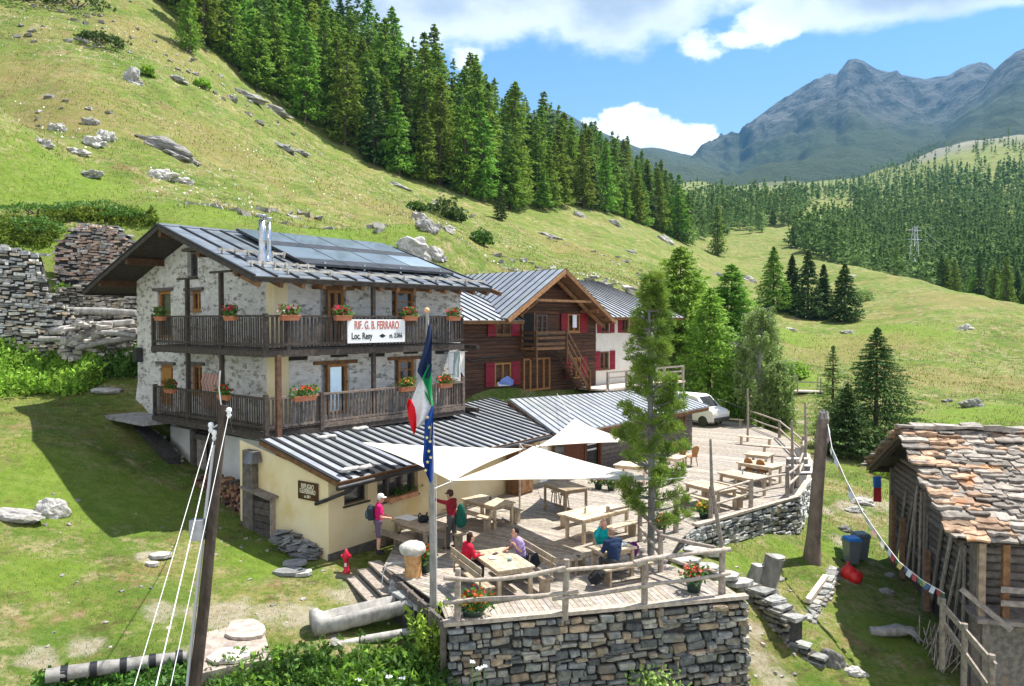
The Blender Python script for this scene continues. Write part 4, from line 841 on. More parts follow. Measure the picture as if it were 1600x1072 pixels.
# ================================================================ dry stone walls
GREYS = [(.88, .88, .88), (.7, .73, .75), (1.05, 1.03, .97), (.52, .54, .55), (1.3, 1.22, 1.08), (.85, .86, .8), (1.2, .93, .68), (1.0, .88, .72)]
def stone_wall(name, pts, ztop, zbot, label, cat='stone wall', hr=(.08, .26), lr=(.18, .6), pal=GREYS, side=1, batter=0., thick=.45, cap=None, parent=None, mt='stone', dep=.09, body=.25, both=False):
    """a wall of separate blocks laid in rough courses along the path; side picks the outward face"""
    pts = [Vector((p[0], p[1], 0)) for p in pts]; n = len(pts)
    zt = ztop if isinstance(ztop, (list, tuple)) else [ztop]*n; zb = zbot if isinstance(zbot, (list, tuple)) else [zbot]*n
    mb = MB()
    for i in range(n-1):
        p, q = pts[i], pts[i+1]; d = q-p; L = d.length; d.normalize(); nr = Vector((d.y, -d.x, 0))*side
        # dark core
        mb.tint((body*.9, body*.85, body*.8)); t0, t1, b0, b1 = zt[i]-.03, zt[i+1]-.03, zb[i]-.3, zb[i+1]-.3; w_ = -nr*thick
        mb.add([(*p.xy, b0), (*q.xy, b1), (*q.xy, t1), (*p.xy, t0), (*(p+w_).xy, b0), (*(q+w_).xy, b1), (*(q+w_).xy, t1), (*(p+w_).xy, t0)], [(0, 1, 2, 3), (5, 4, 7, 6), (3, 2, 6, 7), (0, 3, 7, 4), (1, 5, 6, 2)])
        for sg in ((1, -1) if both else (1,)):
            nn = nr*sg; o0 = p if sg > 0 else p+w_; xd = d if (side*sg) > 0 else -d
            z = -.0
            H = max(zt[i]-zb[i], zt[i+1]-zb[i+1])
            while z < H:
                h = random.uniform(*hr); x = random.uniform(-.1, 0)
                if z+h > H-.05: h = H-z+.001
                while x < L:
                    l = random.uniform(*lr)*random.choice((.45, .8, 1, 1.2)); hh = h*random.uniform(.72, 1.12)
                    if random.random() < .12: hh = h*.5
                    u = min(max((x+l/2)/L, 0), 1); top = zt[i]*(1-u)+zt[i+1]*u; bot = zb[i]*(1-u)+zb[i+1]*u
                    zz = top-z-h+(.05*math.sin(x*1.9+z*5)+random.uniform(-.02, .02))*min(1, z*4)
                    if zz+h > bot-.2:
                        dy = random.uniform(-.02, .05)+batter*z
                        l_ = min(l, L-x+.05); st = o0+d*(x if (side*sg) > 0 else x+l_)+nn*dy
                        X_, Y_ = xd, -nn
                        Mx = Matrix(((X_.x, Y_.x, 0, st.x), (X_.y, Y_.y, 0, st.y), (0, 0, 1, zz), (0, 0, 0, 1)))
                        Mx = Mx @ Matrix.Rotation(random.gauss(0, .06), 4, 'Y')
                        t = random.choice(pal); k = random.uniform(.6, 1.45); mb.tint(tuple(c*k for c in t))
                        mb.stone(Mx, l_*.97, hh*.96, dep*random.uniform(.6, 1.5))
                        if hh < h*.6: mb.stone(Mx @ Matrix.Translation((0, 0, hh)), l_*.9, (h-hh)*.95, dep)
                    x += l
                z += h
        if cap:   # loose flat stones on top
            x = 0
            while x < L:
                l = random.uniform(.25, .6); u = min((x+l/2)/L, 1); top = zt[i]*(1-u)+zt[i+1]*u; c = p+d*(x+l/2)+w_*.5; k = random.uniform(.9, 1.35)
                mb.tint((k, k, k*.97)); Mx = Matrix.Translation((c.x, c.y, top)) @ Matrix.Rotation(math.atan2(d.y, d.x)+random.uniform(-.2, .2), 4, 'Z')
                mb.box((-l/2, -thick*.55, -.04), (l/2, thick*.55, random.uniform(.02, .07)), Mx, j=.03); x += l*random.uniform(.85, 1.05)
    return mb.build(name, M[mt], parent, label, cat)
def clip(poly, a, b, c):   # keep a*x+b*y <= c
    out = []
    for i in range(len(poly)):
        p, q = poly[i], poly[(i+1) % len(poly)]; dp, dq = a*p[0]+b*p[1]-c, a*q[0]+b*q[1]-c
        if dp <= 0: out.append(p)
        if dp*dq < 0: t = dp/(dp-dq); out.append((p[0]+(q[0]-p[0])*t, p[1]+(q[1]-p[1])*t))
    return out
def planks(mb, poly, ang, z, w=.14, g=.012, th=.04, tint=(.78, 1.2)):
    dx, dy = math.cos(ang), math.sin(ang); nx, ny = -dy, dx
    s = [p[0]*nx+p[1]*ny for p in poly]; t = min(s)
    while t < max(s):
        q = clip(clip(poly, -nx, -ny, -t), nx, ny, t+w-g)
        if len(q) > 2:
            k = random.uniform(*tint); mb.tint((k, k*random.uniform(.95, 1), k*random.uniform(.88, 1)))
            mb.poly([(x, y, z+random.uniform(-.003, .003)) for x, y in q], th)
        t += w
def xy(l, z=0.): return [tuple(PZ(a, b, z).xy) for a, b in l]
# ================================================================ the terrace deck
A_, B_ = PZ(700, 976), PZ(1161, 934)
fd = (B_-A_).normalized(); fn = Vector((-fd.y, fd.x, 0))
stripe = [tuple((A_).xy), tuple((B_).xy), tuple((B_+fn*1.25).xy), tuple((A_+fn*1.25).xy)]
main_ = [tuple((A_+fn*1.26).xy), tuple((B_+fn*1.26-fd*.1).xy)]+xy([(1040, 880), (1062, 843)])
main_ = main_+xy([(1086, 823)])+xy([(925, 742), (905, 742)])+[tuple(WA(13.5, -.02, 0).xy), tuple(WA(3.2, -.02, 0).xy)]+xy([(600, 884)])
right_ = xy([(1086, 822), (1150, 804), (1246, 777), (1262, 752), (1266, 722), (1252, 700), (1225, 682), (1190, 668), (1150, 655), (1118, 646), (1082, 642)])+[tuple((BR.matrix_basis @ Vector((9.6, 3.3, 0))).xy), tuple((BR.matrix_basis @ Vector((9.55, -.05, 0))).xy), tuple((BR.matrix_basis @ Vector((-.1, -.05, 0))).xy)]
DK = empty('terrace_deck', (0, 0, 0), 0, 'large weathered plank deck of the terrace in front of the buildings', 'deck')
rzA = AX.rotation_euler.z
for nm, po, ang in (('front_boards', stripe, math.atan2(fn.y, fn.x)), ('main_boards', main_, rzA+math.pi/2), ('far_boards', right_, rzA+math.pi/2)):
    mb = MB(); planks(mb, po, ang, 0.); mb.build(nm, M['deckwood'], DK)
mb = MB().tint(.25)
for po in (stripe, main_, right_): mb.poly([(x, y, -.06) for x, y in po], .12)
mb.build('joists', M['darkwood'], DK)
mb = MB(); mb.tint(1.5); mb.beam(A_+Vector((0, 0, .03))-fd*.1, B_+Vector((0, 0, .03))+fd*.1, .2, .09, j=.01); mb.build('edge_board', M['wood'], DK); mb = MB().tint(1.5)
R_ = [PZ(a, b) for a, b in [(1086, 822), (1150, 804), (1246, 777), (1262, 752), (1266, 722), (1252, 700)]]
for p, q in zip(R_[:-1], R_[1:]): mb.beam(p+Vector((0, 0, .03)), q+Vector((0, 0, .03)), .22, .09, j=.01)
mb.build('edge_board', M['wood'], DK)
mb = MB()   # dark timber cladding and steps on the left side
L0, L1 = PZ(600, 886), A_
mb.tint(.9); mb.beam(L0+Vector((0, 0, -.1)), L1+Vector((0, 0, -.1)), .08, .22); 
for k in range(5): 
    q = L0.lerp(L1, .3+k*.16); mb.tint(random.uniform(1, 1.5)); mb.beam(q+Vector((0, 0, -1.2)), q+Vector((0, 0, 0)), .14, .12)
mb.build('side_cladding', M['greywood'], DK)
ld = (L1-L0).normalized(); ln = Vector((ld.y, -ld.x, 0))
mb = MB()
for k in range(3):
    q0 = PZ(588, 868)+ld*.1+ln*(.32*k+.1)+Vector((0, 0, -.14-.17*k)); q1 = q0+ld*2.3
    mb.tint(random.uniform(.9, 1.2)); mb.beam(q0, q1, .34, .06)
    mb.tint(.4); mb.beam(q0+Vector((0, 0, -.11)), q1+Vector((0, 0, -.11)), .26, .15)
mb.build('steps', M['wood'], DK)
# ---- masonry below it
stone_wall('retaining_wall', [A_+fd*.05, A_.lerp(B_, .35), A_.lerp(B_, .7), B_+fd*.05], -.06, [-2.6, -2.7, -2.9, -3.0], 'high dry stone wall of grey and tan blocks under the front of the terrace', 'stone wall', hr=(.07, .24), lr=(.14, .55), batter=.05, dep=.10)
stone_wall('retaining_wall', [B_, B_+fn*.8, PZ(1045, 889)], -.06, [-3, -2.4, -1.], 'short return of the terrace wall beside the lower steps', 'stone wall', batter=.05)
stone_wall('retaining_wall', [PZ(1040, 846), PZ(1090, 823), PZ(1150, 804), PZ(1205, 789), PZ(1246, 777)], -.04, [-.7, -.9, -1.3, -1.6, -1.7], 'dry stone wall curving under the right part of the terrace', 'stone wall', hr=(.08, .2), lr=(.2, .6), pal=[(1.6, 1.6, 1.55), (1.2, 1.22, 1.23), (1.8, 1.7, 1.55), (.85, .87, .87)])
stone_wall('retaining_wall', [PZ(1246, 777), PZ(1262, 752), PZ(1266, 722), PZ(1252, 700)], [.05, .1, .1, .05], [-1.8, -1.7, -1.4, -1.], 'pale stone wall at the far right end of the terrace', 'stone wall', pal=[(2.2, 2.2, 2.1), (1.7, 1.7, 1.65), (1.3, 1.3, 1.3)])
def GP(a, b, dz=0.): p = PG(a, b); return Vector((p.x, p.y, p.z+dz))
stone_wall('retaining_wall', [GP(1168, 935), GP(1195, 972), GP(1232, 1012)], [-1.05, -1.25, -1.5], [-2.3, -2.5, -2.7], 'low crumbling wall of long slabs beside the grass path', 'stone wall', hr=(.06, .16), lr=(.3, .7), cap=True, thick=.5, pal=[(.8, .75, .68), (.6, .58, .55), (1, .95, .85)], side=1)
stone_wall('retaining_wall', [GP(1235, 1010), GP(1262, 1035), GP(1285, 1050)], [-2.05, -2.3, -2.45], [-2.9, -3.0, -3.1], 'line of dark edging stones at the foot of the grass path', 'stone wall', hr=(.1, .3), lr=(.3, .7), cap=True, thick=.35, side=1)
stone_wall('rubble_wall', [GP(1308, 895), GP(1298, 925), GP(1278, 955), GP(1268, 975)], [-1.75, -1.85, -2.0, -2.1], [-2.4, -2.5, -2.6, -2.7], 'small rubble wall on the lawn between the stumps and the hut', 'stone wall', hr=(.08, .15), lr=(.12, .3), thick=.25, cap=True, side=-1, both=True, pal=[(1.2, 1.15, 1.05), (.9, .88, .84)])
stone_wall('rubble_wall', [GP(690, 900), GP(660, 925), GP(645, 960), GP(680, 985)], [-.1, -.15, -.2, -.25], [-1.3, -1.3, -1.3, -1.3], 'rough stone plinth under the mushroom-shaped fountain', 'stone wall', hr=(.08, .2), lr=(.15, .4), cap=True, side=-1, thick=.6)
# ---- fences of round poles
def polef(par, pts, r=.05, t=(1.1, 1.5), name='rail'):
    mb = MB().tint(random.uniform(*t)); k = []
    for a, b in zip(pts[:-1], pts[1:]):
        a, b = Vector(a), Vector(b); k += [a, a.lerp(b, .5)+Vector((0, random.uniform(-.02, .02), random.uniform(-.04, .03)))]
    k.append(Vector(pts[-1])); mb.tube(k, [r*random.uniform(.8, 1.15) for _ in k], 8, wob=.06); return mb.build(name, M['wood'], par)
def fpost(par, p, h, r=.07, top=None, t=(.9, 1.3)):
    mb = MB().tint(random.uniform(*t)); e = Vector(p)+Vector((random.uniform(-.03, .03), 0, h)) if top is None else Vector(top)
    mb.tube([Vector(p)-Vector((0, 0, .1)), Vector(p).lerp(e, .5), e], [r*1.05, r, r*.9], 9, wob=.06); return mb.build('post', M['wood'], par)
FE = empty('pole_fence', A_, 0, 'round-pole fence along the front edge of the terrace above the high wall', 'fence')
inv = Matrix.Translation(-A_)
def loc(p): return inv @ Vector(p)
fp = [PZ(715, 973), PZ(883, 961), PZ(1007, 948), PZ(1127, 930)]
for p, h in zip(fp, (1.22, 1.28, 1.24, 1.2)): fpost(FE, loc(p), h, .075)
up = lambda p, z: loc(p)+Vector((0, -.08, z))
polef(FE, [up(fp[0]-fd*.3, 1.06), up(fp[0].lerp(fp[1], .4), .95), up(fp[1], 1.12)], .055); polef(FE, [up(fp[1]-fd*.2, 1.06), up(fp[2], 1.06)], .05); polef(FE, [up(fp[2]-fd*.3, 1.1), up(fp[2], 1.14), up(fp[3]+fd*.2, 1.14)], .06)
polef(FE, [up(fp[0]-fd*.3, .5), up(fp[0].lerp(fp[1], .5), .5), up(fp[1]+fd*.3, .55)], .05); polef(FE, [up(fp[1]-fd*.3, .42), up(fp[2]+fd*.2, .52)], .05); polef(FE, [up(fp[2], .55), up(fp[3]+fd*.2, .55)], .045)
tp = PZ(1130, 930); mb = MB().tint(.8); q0 = loc(tp); q1 = loc(PY(1110, 686, tp.y)); mb.tube([q0, q0.lerp(q1, .35)+Vector((.05, 0, 0)), q0.lerp(q1, .7)+Vector((-.06, 0, 0)), q1], [.07, .055, .045, .03], 7, wob=.08); mb.build('tall_stick', M['wood'], FE)
FE2 = empty('pole_fence', PZ(1032, 893), 0, 'short round-pole fence beside the stone steps on the right of the tables', 'fence'); inv = Matrix.Translation(-PZ(1032, 893))
s1, s2, s0 = PZ(1032, 893), PZ(1122, 922), PZ(1000, 846)
fpost(FE2, loc(s1), 1.1); fpost(FE2, loc(s0), 1.1, .075)
polef(FE2, [loc(s0)+Vector((0, -.1, 1.0)), loc(s1)+Vector((0, -.1, 1.0)), loc(PZ(1120, 927))+Vector((0, 0.1, 1.1))], .05); polef(FE2, [loc(s0)+Vector((0, -.1, .45)), loc(s1)+Vector((0, -.1, .45)), loc(PZ(1120, 927))+Vector((0, .1, .5))], .045)
FE3 = empty('pole_fence', PZ(949, 838), 0, 'pole fence crossing the terrace behind the woman in turquoise', 'fence'); inv = Matrix.Translation(-PZ(949, 838))
ps = [PZ(949, 838), PZ(1000, 842), PZ(1056, 832)]
fpost(FE3, loc(ps[0]), .95); fpost(FE3, loc(ps[2]), 1.3, .085)
polef(FE3, [loc(ps[0])+Vector((0, 0, .8)), loc(ps[2])+Vector((0, 0, 1.1)), loc(PZ(1088, 822))+Vector((0, 0, 1.15))], .05); polef(FE3, [loc(ps[0])+Vector((0, 0, .3)), loc(ps[2])+Vector((0, 0, .5))], .045)
FE4 = empty('pole_fence', PZ(1110, 813), 0, 'curving round-pole fence along the right edge of the terrace', 'fence'); inv = Matrix.Translation(-PZ(1110, 813))
ps = [(1110, 813, 1.15), (1173, 796, 1.1), (1230, 780, 1.25), (1247, 763, 1.1), (1254, 742, 1.3), (1255, 720, 1.2), (1218, 684, 1.0), (1168, 664, 1.1)]
P_ = [PZ(a, b) for a, b, h in ps]
for p, (a, b, h) in zip(P_, ps): fpost(FE4, loc(p), h, .08)
for z in (.95, .5):
    polef(FE4, [loc(P_[0])+Vector((0, 0, z)), loc(P_[1])+Vector((0, 0, z+.08)), loc(P_[2])+Vector((0, 0, z))], .05)
    polef(FE4, [loc(P_[2])+Vector((0, 0, z)), loc(P_[3])+Vector((0, 0, z)), loc(P_[4])+Vector((0, 0, z))], .05)
    polef(FE4, [loc(P_[4])+Vector((0, 0, z)), loc(P_[5])+Vector((0, 0, z)), loc(P_[6])+Vector((0, 0, z)), loc(P_[7])+Vector((0, 0, z))], .05)
for (a, b, ty) in ((1237, 771, 657), (1258, 733, 628), (1168, 690, 608)):
    p = PZ(a, b); q = PY(a, ty, p.y); mb = MB().tint(1.1); mb.tube([loc(p), loc(p).lerp(loc(q), .5)+Vector((.03, 0, 0)), loc(q)], [.07, .06, .045], 7, wob=.08); mb.build('tall_post', M['wood'], FE4)

# ================================================================ ruined stone walls on the left
REDS = [(1.9, 1.35, 1.1), (1.6, 1.15, .95), (1.3, 1.2, 1.15), (2.1, 1.6, 1.25), (1.9, 1.8, 1.7)]
GR2 = [(2.0, 1.95, 1.9), (1.5, 1.5, 1.5), (2.5, 2.4, 2.2), (1.1, 1.05, 1.0), (2.0, 1.65, 1.3)]
w = [PY(0, 500, 34.4), PY(62, 500, 35.0), PY(100, 500, 35.4), PY(140, 500, 35.8)]
stone_wall('ruined_wall', [PY(-60, 500, 34), w[0], w[1]], [PY(0, 388, 34.4).z, PY(0, 383, 34.4).z, PY(62, 398, 35).z], 3.6, 'tall grey ruined stone wall at the left edge, above the nettles', 'ruined wall', hr=(.08, .2), lr=(.2, .7), pal=GR2, both=False, cap=True, dep=.12)
stone_wall('ruined_wall', [w[1], PY(75, 500, 35.1), w[2], w[3]], [PY(62, 400, 35).z, PY(75, 450, 35).z, PY(100, 478, 35).z, PY(140, 505, 36).z], 3.8, 'stepped broken end of the ruined wall beside the old beams', 'ruined wall', hr=(.08, .18), lr=(.2, .6), pal=GR2, cap=True, dep=.12)
b_ = [PY(86, 400, 38.2), PY(125, 400, 38.6), PY(175, 400, 38.6), PY(215, 400, 38.2)]
stone_wall('ruined_wall', b_, [PY(86, 385, 38.2).z, PY(120, 350, 38.6).z, PY(160, 354, 38.6).z, PY(215, 385, 38.2).z], 6, 'reddish back wall of the ruin, highest behind the house', 'ruined wall', hr=(.07, .17), lr=(.15, .6), pal=REDS, cap=True, dep=.12)
stone_wall('ruined_wall', [PY(90, 480, 37.2), PY(150, 480, 37.2), PY(235, 480, 37.)], [PY(90, 452, 37).z, PY(150, 440, 37).z, PY(225, 450, 37).z], 4.5, 'low tumbled inner wall of the ruin with grass on it', 'ruined wall', hr=(.07, .2), lr=(.2, .6), pal=[(1.7, 1.55, 1.35), (1.4, 1.3, 1.15), (2.0, 1.8, 1.5)], cap=True, dep=.14)
for i, (a, b, c, d, Y, r_, t, lab) in enumerate(((104, 486, 214, 489, 36.0, .16, 1.2, 'topmost grey beam lying across the ruin'), (72, 519, 208, 503, 35.2, .17, 1.5, 'long pale round log lying second from the top of the ruin'), (100, 527, 214, 516, 34.9, .13, 1.3, 'split grey beam below the long pale log'), (62, 530, 190, 533, 34.6, .12, 1.1, 'flat weathered beam near the bottom of the log pile'), (120, 544, 214, 527, 34.2, .12, 1.0, 'lowest crooked beam of the pile beside the house'), (160, 520, 214, 525, 34.0, .11, 1.35, 'short beam end lying against the house corner'))):
    mb = MB().tint(t); p, q = PY(a, b, Y), PY(c, d, Y-.4); mb.tube([p, p.lerp(q, .5)+Vector((0, 0, .05)), q], [r_*1.1, r_, r_*.85], 9, wob=.1); mb.build('beam', M['palebark'], None, lab, 'beam', 'old beams in the ruin')
mb = MB()
for k in range(90):
    a = random.uniform(95, 212); p = PY(a, random.uniform(505, 562), 34.6+random.uniform(-.4, .6)); s = random.uniform(.12, .35); q_ = random.uniform(.8, 1.5); mb.tint((q_, q_*.97, q_*.92))
    mb.box((-s, -s*.8, -.07), (s, s*.8, .07), Matrix.Translation(p) @ Matrix.Rotation(random.uniform(0, 3), 4, 'Z') @ Matrix.Rotation(random.uniform(-.2, .2), 4, 'X'), j=.05)
tag(mb.build('rubble', M['rock']), 'heap of fallen flat stones under the old beams', 'rubble', kind='stuff')

fw_ = [W1(-.35, 10.3, 0), W1(-.45, 7.6, 0), W1(-.45, 5.75, 0)]
stone_wall('stone_footing', fw_, [2.75, 2.3, 1.6], [1.2, .6, .2], 'dark rough stone footing under the back corner of the stone house', 'stone wall', hr=(.1, .25), lr=(.2, .6), pal=[(.7, .65, .6), (.5, .48, .46), (.9, .8, .7)], side=-1, thick=.5)
# ================================================================ the old hut with the stone slab roof
HT = empty('old_hut', (12.55, 24.35, 0), math.atan2(-.22, .975), 'old dark timber hut with a heavy stone slab roof in the right corner', 'hut')
# local x along the ridge (to the right), y away from the camera; ridge at y=0
zr_, ze = 3.28, 1.10
mb = MB()
for s in (-1, 1):
    n = 27
    for r in range(n):
        t0 = 1-r/n; t1 = 1-(r+1.55)/n; x = -.25+random.uniform(-.12, .1)
        while x < 7.5:
            l = random.uniform(.2, .8); k = random.uniform(.55, 1.35); tn = random.random()
            mb.tint((k*1.25, k*.93, k*.7) if (tn < .12 or (x < .9 and tn < .5) or (r < 4 and tn < .4)) else (k, k*.99, k*.97))
            yA, yB = s*(t0*5.05+random.uniform(-.05, .09)), s*max(0, t1*5.05); zA = ze+(zr_-ze)*(1-t0)+random.uniform(.04, .15); zB = ze+(zr_-ze)*(1-max(0, t1))+random.uniform(.03, .06)
            th = random.uniform(.04, .09); j = .05
            tp_ = [(x+random.uniform(-j, j), yA+s*random.uniform(-.07, .05), zA), (x+l*.2, yA+s*random.uniform(-.02, .12), zA), (x+l*.5, yA+s*random.uniform(-.04, .14), zA+random.uniform(-.02, .04)), (x+l*.8, yA+s*random.uniform(-.04, .12), zA), (x+l*.97+random.uniform(-j, j), yA+s*random.uniform(-.08, .05), zA), (x+l*.97, yB, zB), (x, yB, zB)]
            mb.poly(tp_ if s < 0 else tp_[::-1], th); x += l
x = -.3
while x < 7.5:
    l = random.uniform(.45, .85); mb.tint(random.uniform(.9, 1.25)); mb.box((x, -.3, zr_+.06), (x+l, .28, zr_+.14+random.uniform(0, .05)), j=.05); x += l*.93
rf = mb.build('roof', M['slate'], HT)
mb = MB().tint(1.)
for s in (-1, 1):
    mb.poly([(0, s*4.95, ze-.02), (7.5, s*4.95, ze-.02), (7.5, 0, zr_-.02), (0, 0, zr_-.02)][::-s], .05)
    for x in (.05, .8, 2, 3.2, 4.4, 5.6): mb.tint(random.uniform(.8, 1.6)); mb.beam((x, s*4.9, ze-.12), (x, 0, zr_-.12), .13, .15)
for y, z in ((0, zr_-.25), (2.6, 2.05), (-2.6, 2.05), (-4.5, 1.15), (4.5, 1.15)): mb.beam((0, y, z), (7.4, y, z), .18, .18)
mb.tint(2.4); mb.beam((-.08, 4.9, ze-.02), (-.08, .1, zr_-.1), .06, .14)
mb.build('rafters', M['darkwood'], HT)
mb = MB()
z = -3.4
while z < 3.0:   # left gable wall of stacked logs over a stone base
    h = .22; hw = 4.1 if z < 1.3 else 4.1*(3.1-z)/1.8
    if z > -1.2: mb.tint(random.uniform(.7, 1.6)); mb.tube([(.75, -hw, z+h/2), (.75, hw, z+h/2)], .115, 8)
    z += h
mb.tint(.6); mb.box((.85, -4.0, -3.6), (7, 4.0, 1.2))
for y in (-4.15, 4.15, 0): mb.tint(1.3); mb.box((.55, y-.12, -3.4), (.8, y+.12, 1.3))
z = -1.2
while z < 1.2: mb.tint(random.uniform(.7, 1.6)); mb.tube([(.6, -4.1, z+.11), (7.4, -4.1, z+.11)], .115, 8); z += .22
mb.build('wall', M['greywood'], HT)
mb = MB(); 
for k in range(11):
    y = -3.6+k*.68; mb.tint(random.uniform(1.2, 2.6)); mb.beam((.55, y, -1.9+random.uniform(0, .3)), (.62, y+random.uniform(-1.3, .2), random.uniform(.4, 1.5)), random.uniform(.1, .22), .04, (1, 0, 0))
for y, z0, z1 in ((2.2, -2.2, -.1), (-.6, -2.3, -.4), (3.4, -2.1, .4)): mb.tint((1.7, 1.15, .8)); mb.box((.42, y-.09, z0), (.56, y+.09, z1))
mb.build('leaning_boards', M['greywood'], HT)
mb = MB(); mb.tint((1.1, 1, .9)); mb.box((.6, -4.15, -3.7), (7.4, -4.0, -1.3)); mb.build('plinth', M['stone'], HT)
mb = MB(); mb.tint(1.8); mb.box((.35, -5.25, -.92), (7.4, -4.2, -.82))          # porch
for x, t in ((.45, (2.4, 2.1, 1.7)), (1.0, (1.7, 1.05, .55)), (3.6, 1.6)): mb.tint(t); mb.box((x, -5.0, -.85), (x+.16, -4.84, 1.05))
for x in (.5, 2.4, 4.4): mb.tint(1.6); mb.box((x, -5.15, -3.6), (x+.16, -5.0, -.9))
for z in (-.45, -.12): mb.tint(2.2); mb.box((.9, -5.2, z), (7.4, -5.15, z+.14), j=.02)
mb.tint(2.5); mb.beam((.1, -4.8, -.2), (1.1, -5.3, -1.0), .1, .12); mb.build('porch', M['greywood'], HT)
# rail fence running down beside it
HF = empty('plank_fence', PY(1478, 985, 19.2), 0, 'grey plank fence descending beside the hut in the bottom right corner', 'fence'); inv = Matrix.Translation(-PY(1478, 985, 19.2))
a0, a1, b0, b1 = PY(1466, 938, 19.6), PY(1556, 1042, 17.4), PY(1470, 968, 19.6), PY(1552, 1085, 17.4)
mb = MB().tint(1.1); mb.beam(loc(a0), loc(a1), .05, .17, j=.01); mb.build('rail', M['wood'], HF); mb = MB().tint(1.); mb.beam(loc(b0), loc(b1), .05, .15, j=.01); mb.build('rail', M['wood'], HF)
for t in (.12, .52, .97): p = a0.lerp(a1, t)+Vector((0, .08, .2)); mb = MB().tint(.9); mb.tube([loc(p), loc(p)-Vector((0, 0, 1.8))], .075, 8, wob=.05); mb.build('post', M['wood'], HF)
# ================================================================ shade sails, flagpole, utility pole
def sail(label, pts, sag=.25, n=12):
    """a taut three-cornered cloth with hollow edges; real thickness"""
    a, b, c = map(Vector, pts); ctr = (a+b+c)/3; V = []; idx = {}; mb = MB()
    for i in range(n+1):
        for j in range(n+1-i):
            u, v = i/n, j/n; w_ = 1-u-v; p = a*w_+b*u+c*v
            e = 4*(w_*u*(v < 1e-6)+u*v*(w_ < 1e-6)+v*w_*(u < 1e-6))
            k = 1-.10*max(w_*u*4*(1-v)**3, u*v*4*(1-w_)**3, v*w_*4*(1-u)**3)
            p = ctr+(p-ctr)*k; p.z -= sag*27*u*v*w_*.5; idx[(i, j)] = len(V); V.append(p)
    fs = []
    for i in range(n):
        for j in range(n-i):
            fs.append((idx[(i, j)], idx[(i+1, j)], idx[(i, j+1)]))
            if j < n-i-1: fs.append((idx[(i+1, j)], idx[(i+1, j+1)], idx[(i, j+1)]))
    nb = len(V); V2 = V+[p-Vector((0, 0, .012)) for p in V]; fs2 = fs+[tuple(nb+q for q in reversed(f)) for f in fs]
    t = empty('shade_sail', ctr, 0, label, 'shade sail', 'shade sails over the terrace tables')
    mb.sm = True; mb.add([p-ctr for p in V2], fs2); mb.build('canvas', M['sail'], t)
    mb = MB(); 
    for p in (a, b, c): d = (p-ctr).normalized(); mb.tube([p-ctr-d*.08, p-ctr+d*.12], .02, 6)
    mb.build('corner_ring', M['steel'], t); return t
S1 = (PZ(565, 691, 2.95), PZ(818, 701, 2.25), PZ(706, 752, 2.3)); S2 = (PZ(833, 697, 2.35), PZ(708, 751, 2.28), PZ(1035, 750, 2.3)); S3 = (PZ(896, 655, 2.9), PZ(842, 697, 2.4), PZ(992, 690, 2.5))
sail('white triangular shade sail on the left, stretched from the annex roof', S1); sail('white triangular shade sail in the middle above the long tables', S2); sail('smallest white shade sail, farthest back beside the bar roof', S3)
# poles and ropes that hold them
def rope(name, pts, r, label, cat, mt='wire', sag=0., group=None):
    k = []
    for a, b in zip(pts[:-1], pts[1:]):
        a, b = Vector(a), Vector(b); k += [a.lerp(b, i/8)-Vector((0, 0, sag*4*(i/8)*(1-i/8))) for i in range(8)]
    k.append(Vector(pts[-1])); mb = MB(); mb.tube(k, r, 5); return mb.build(name, M[mt], None, label, cat, group)
p = PZ(812, 795); q = Vector((p.x, p.y, 2.35)); mb = MB().tint(1.6); mb.tube([p, q], .035, 8); mb.build('sail_pole', M['wood'], None, 'thin pole holding the corner where the sails meet beside the cupboard', 'pole')
rope('rope', [S1[1], q, S2[0]], .012, 'short white rope joining the left and middle shade sails', 'rope')
rope('rope', [S1[2], PZ(677, 764, 2.2)], .012, 'white rope from the left sail corner to the flagpole', 'rope')
p = PZ(699, 820); rope('rope', [Vector((p.x, p.y, .9)), S1[2]], .012, 'rope hanging straight down from the sail corner by the man in maroon', 'rope')
rope('rope', [S2[2], PZ(1078, 745, 2.35)], .012, 'white rope from the middle sail to the right behind the pine', 'rope')
rope('rope', [S3[0], BR.matrix_basis @ Vector((1.5, 2.9, 3.2))], .012, 'white rope running up the bar roof from the farthest sail', 'rope')
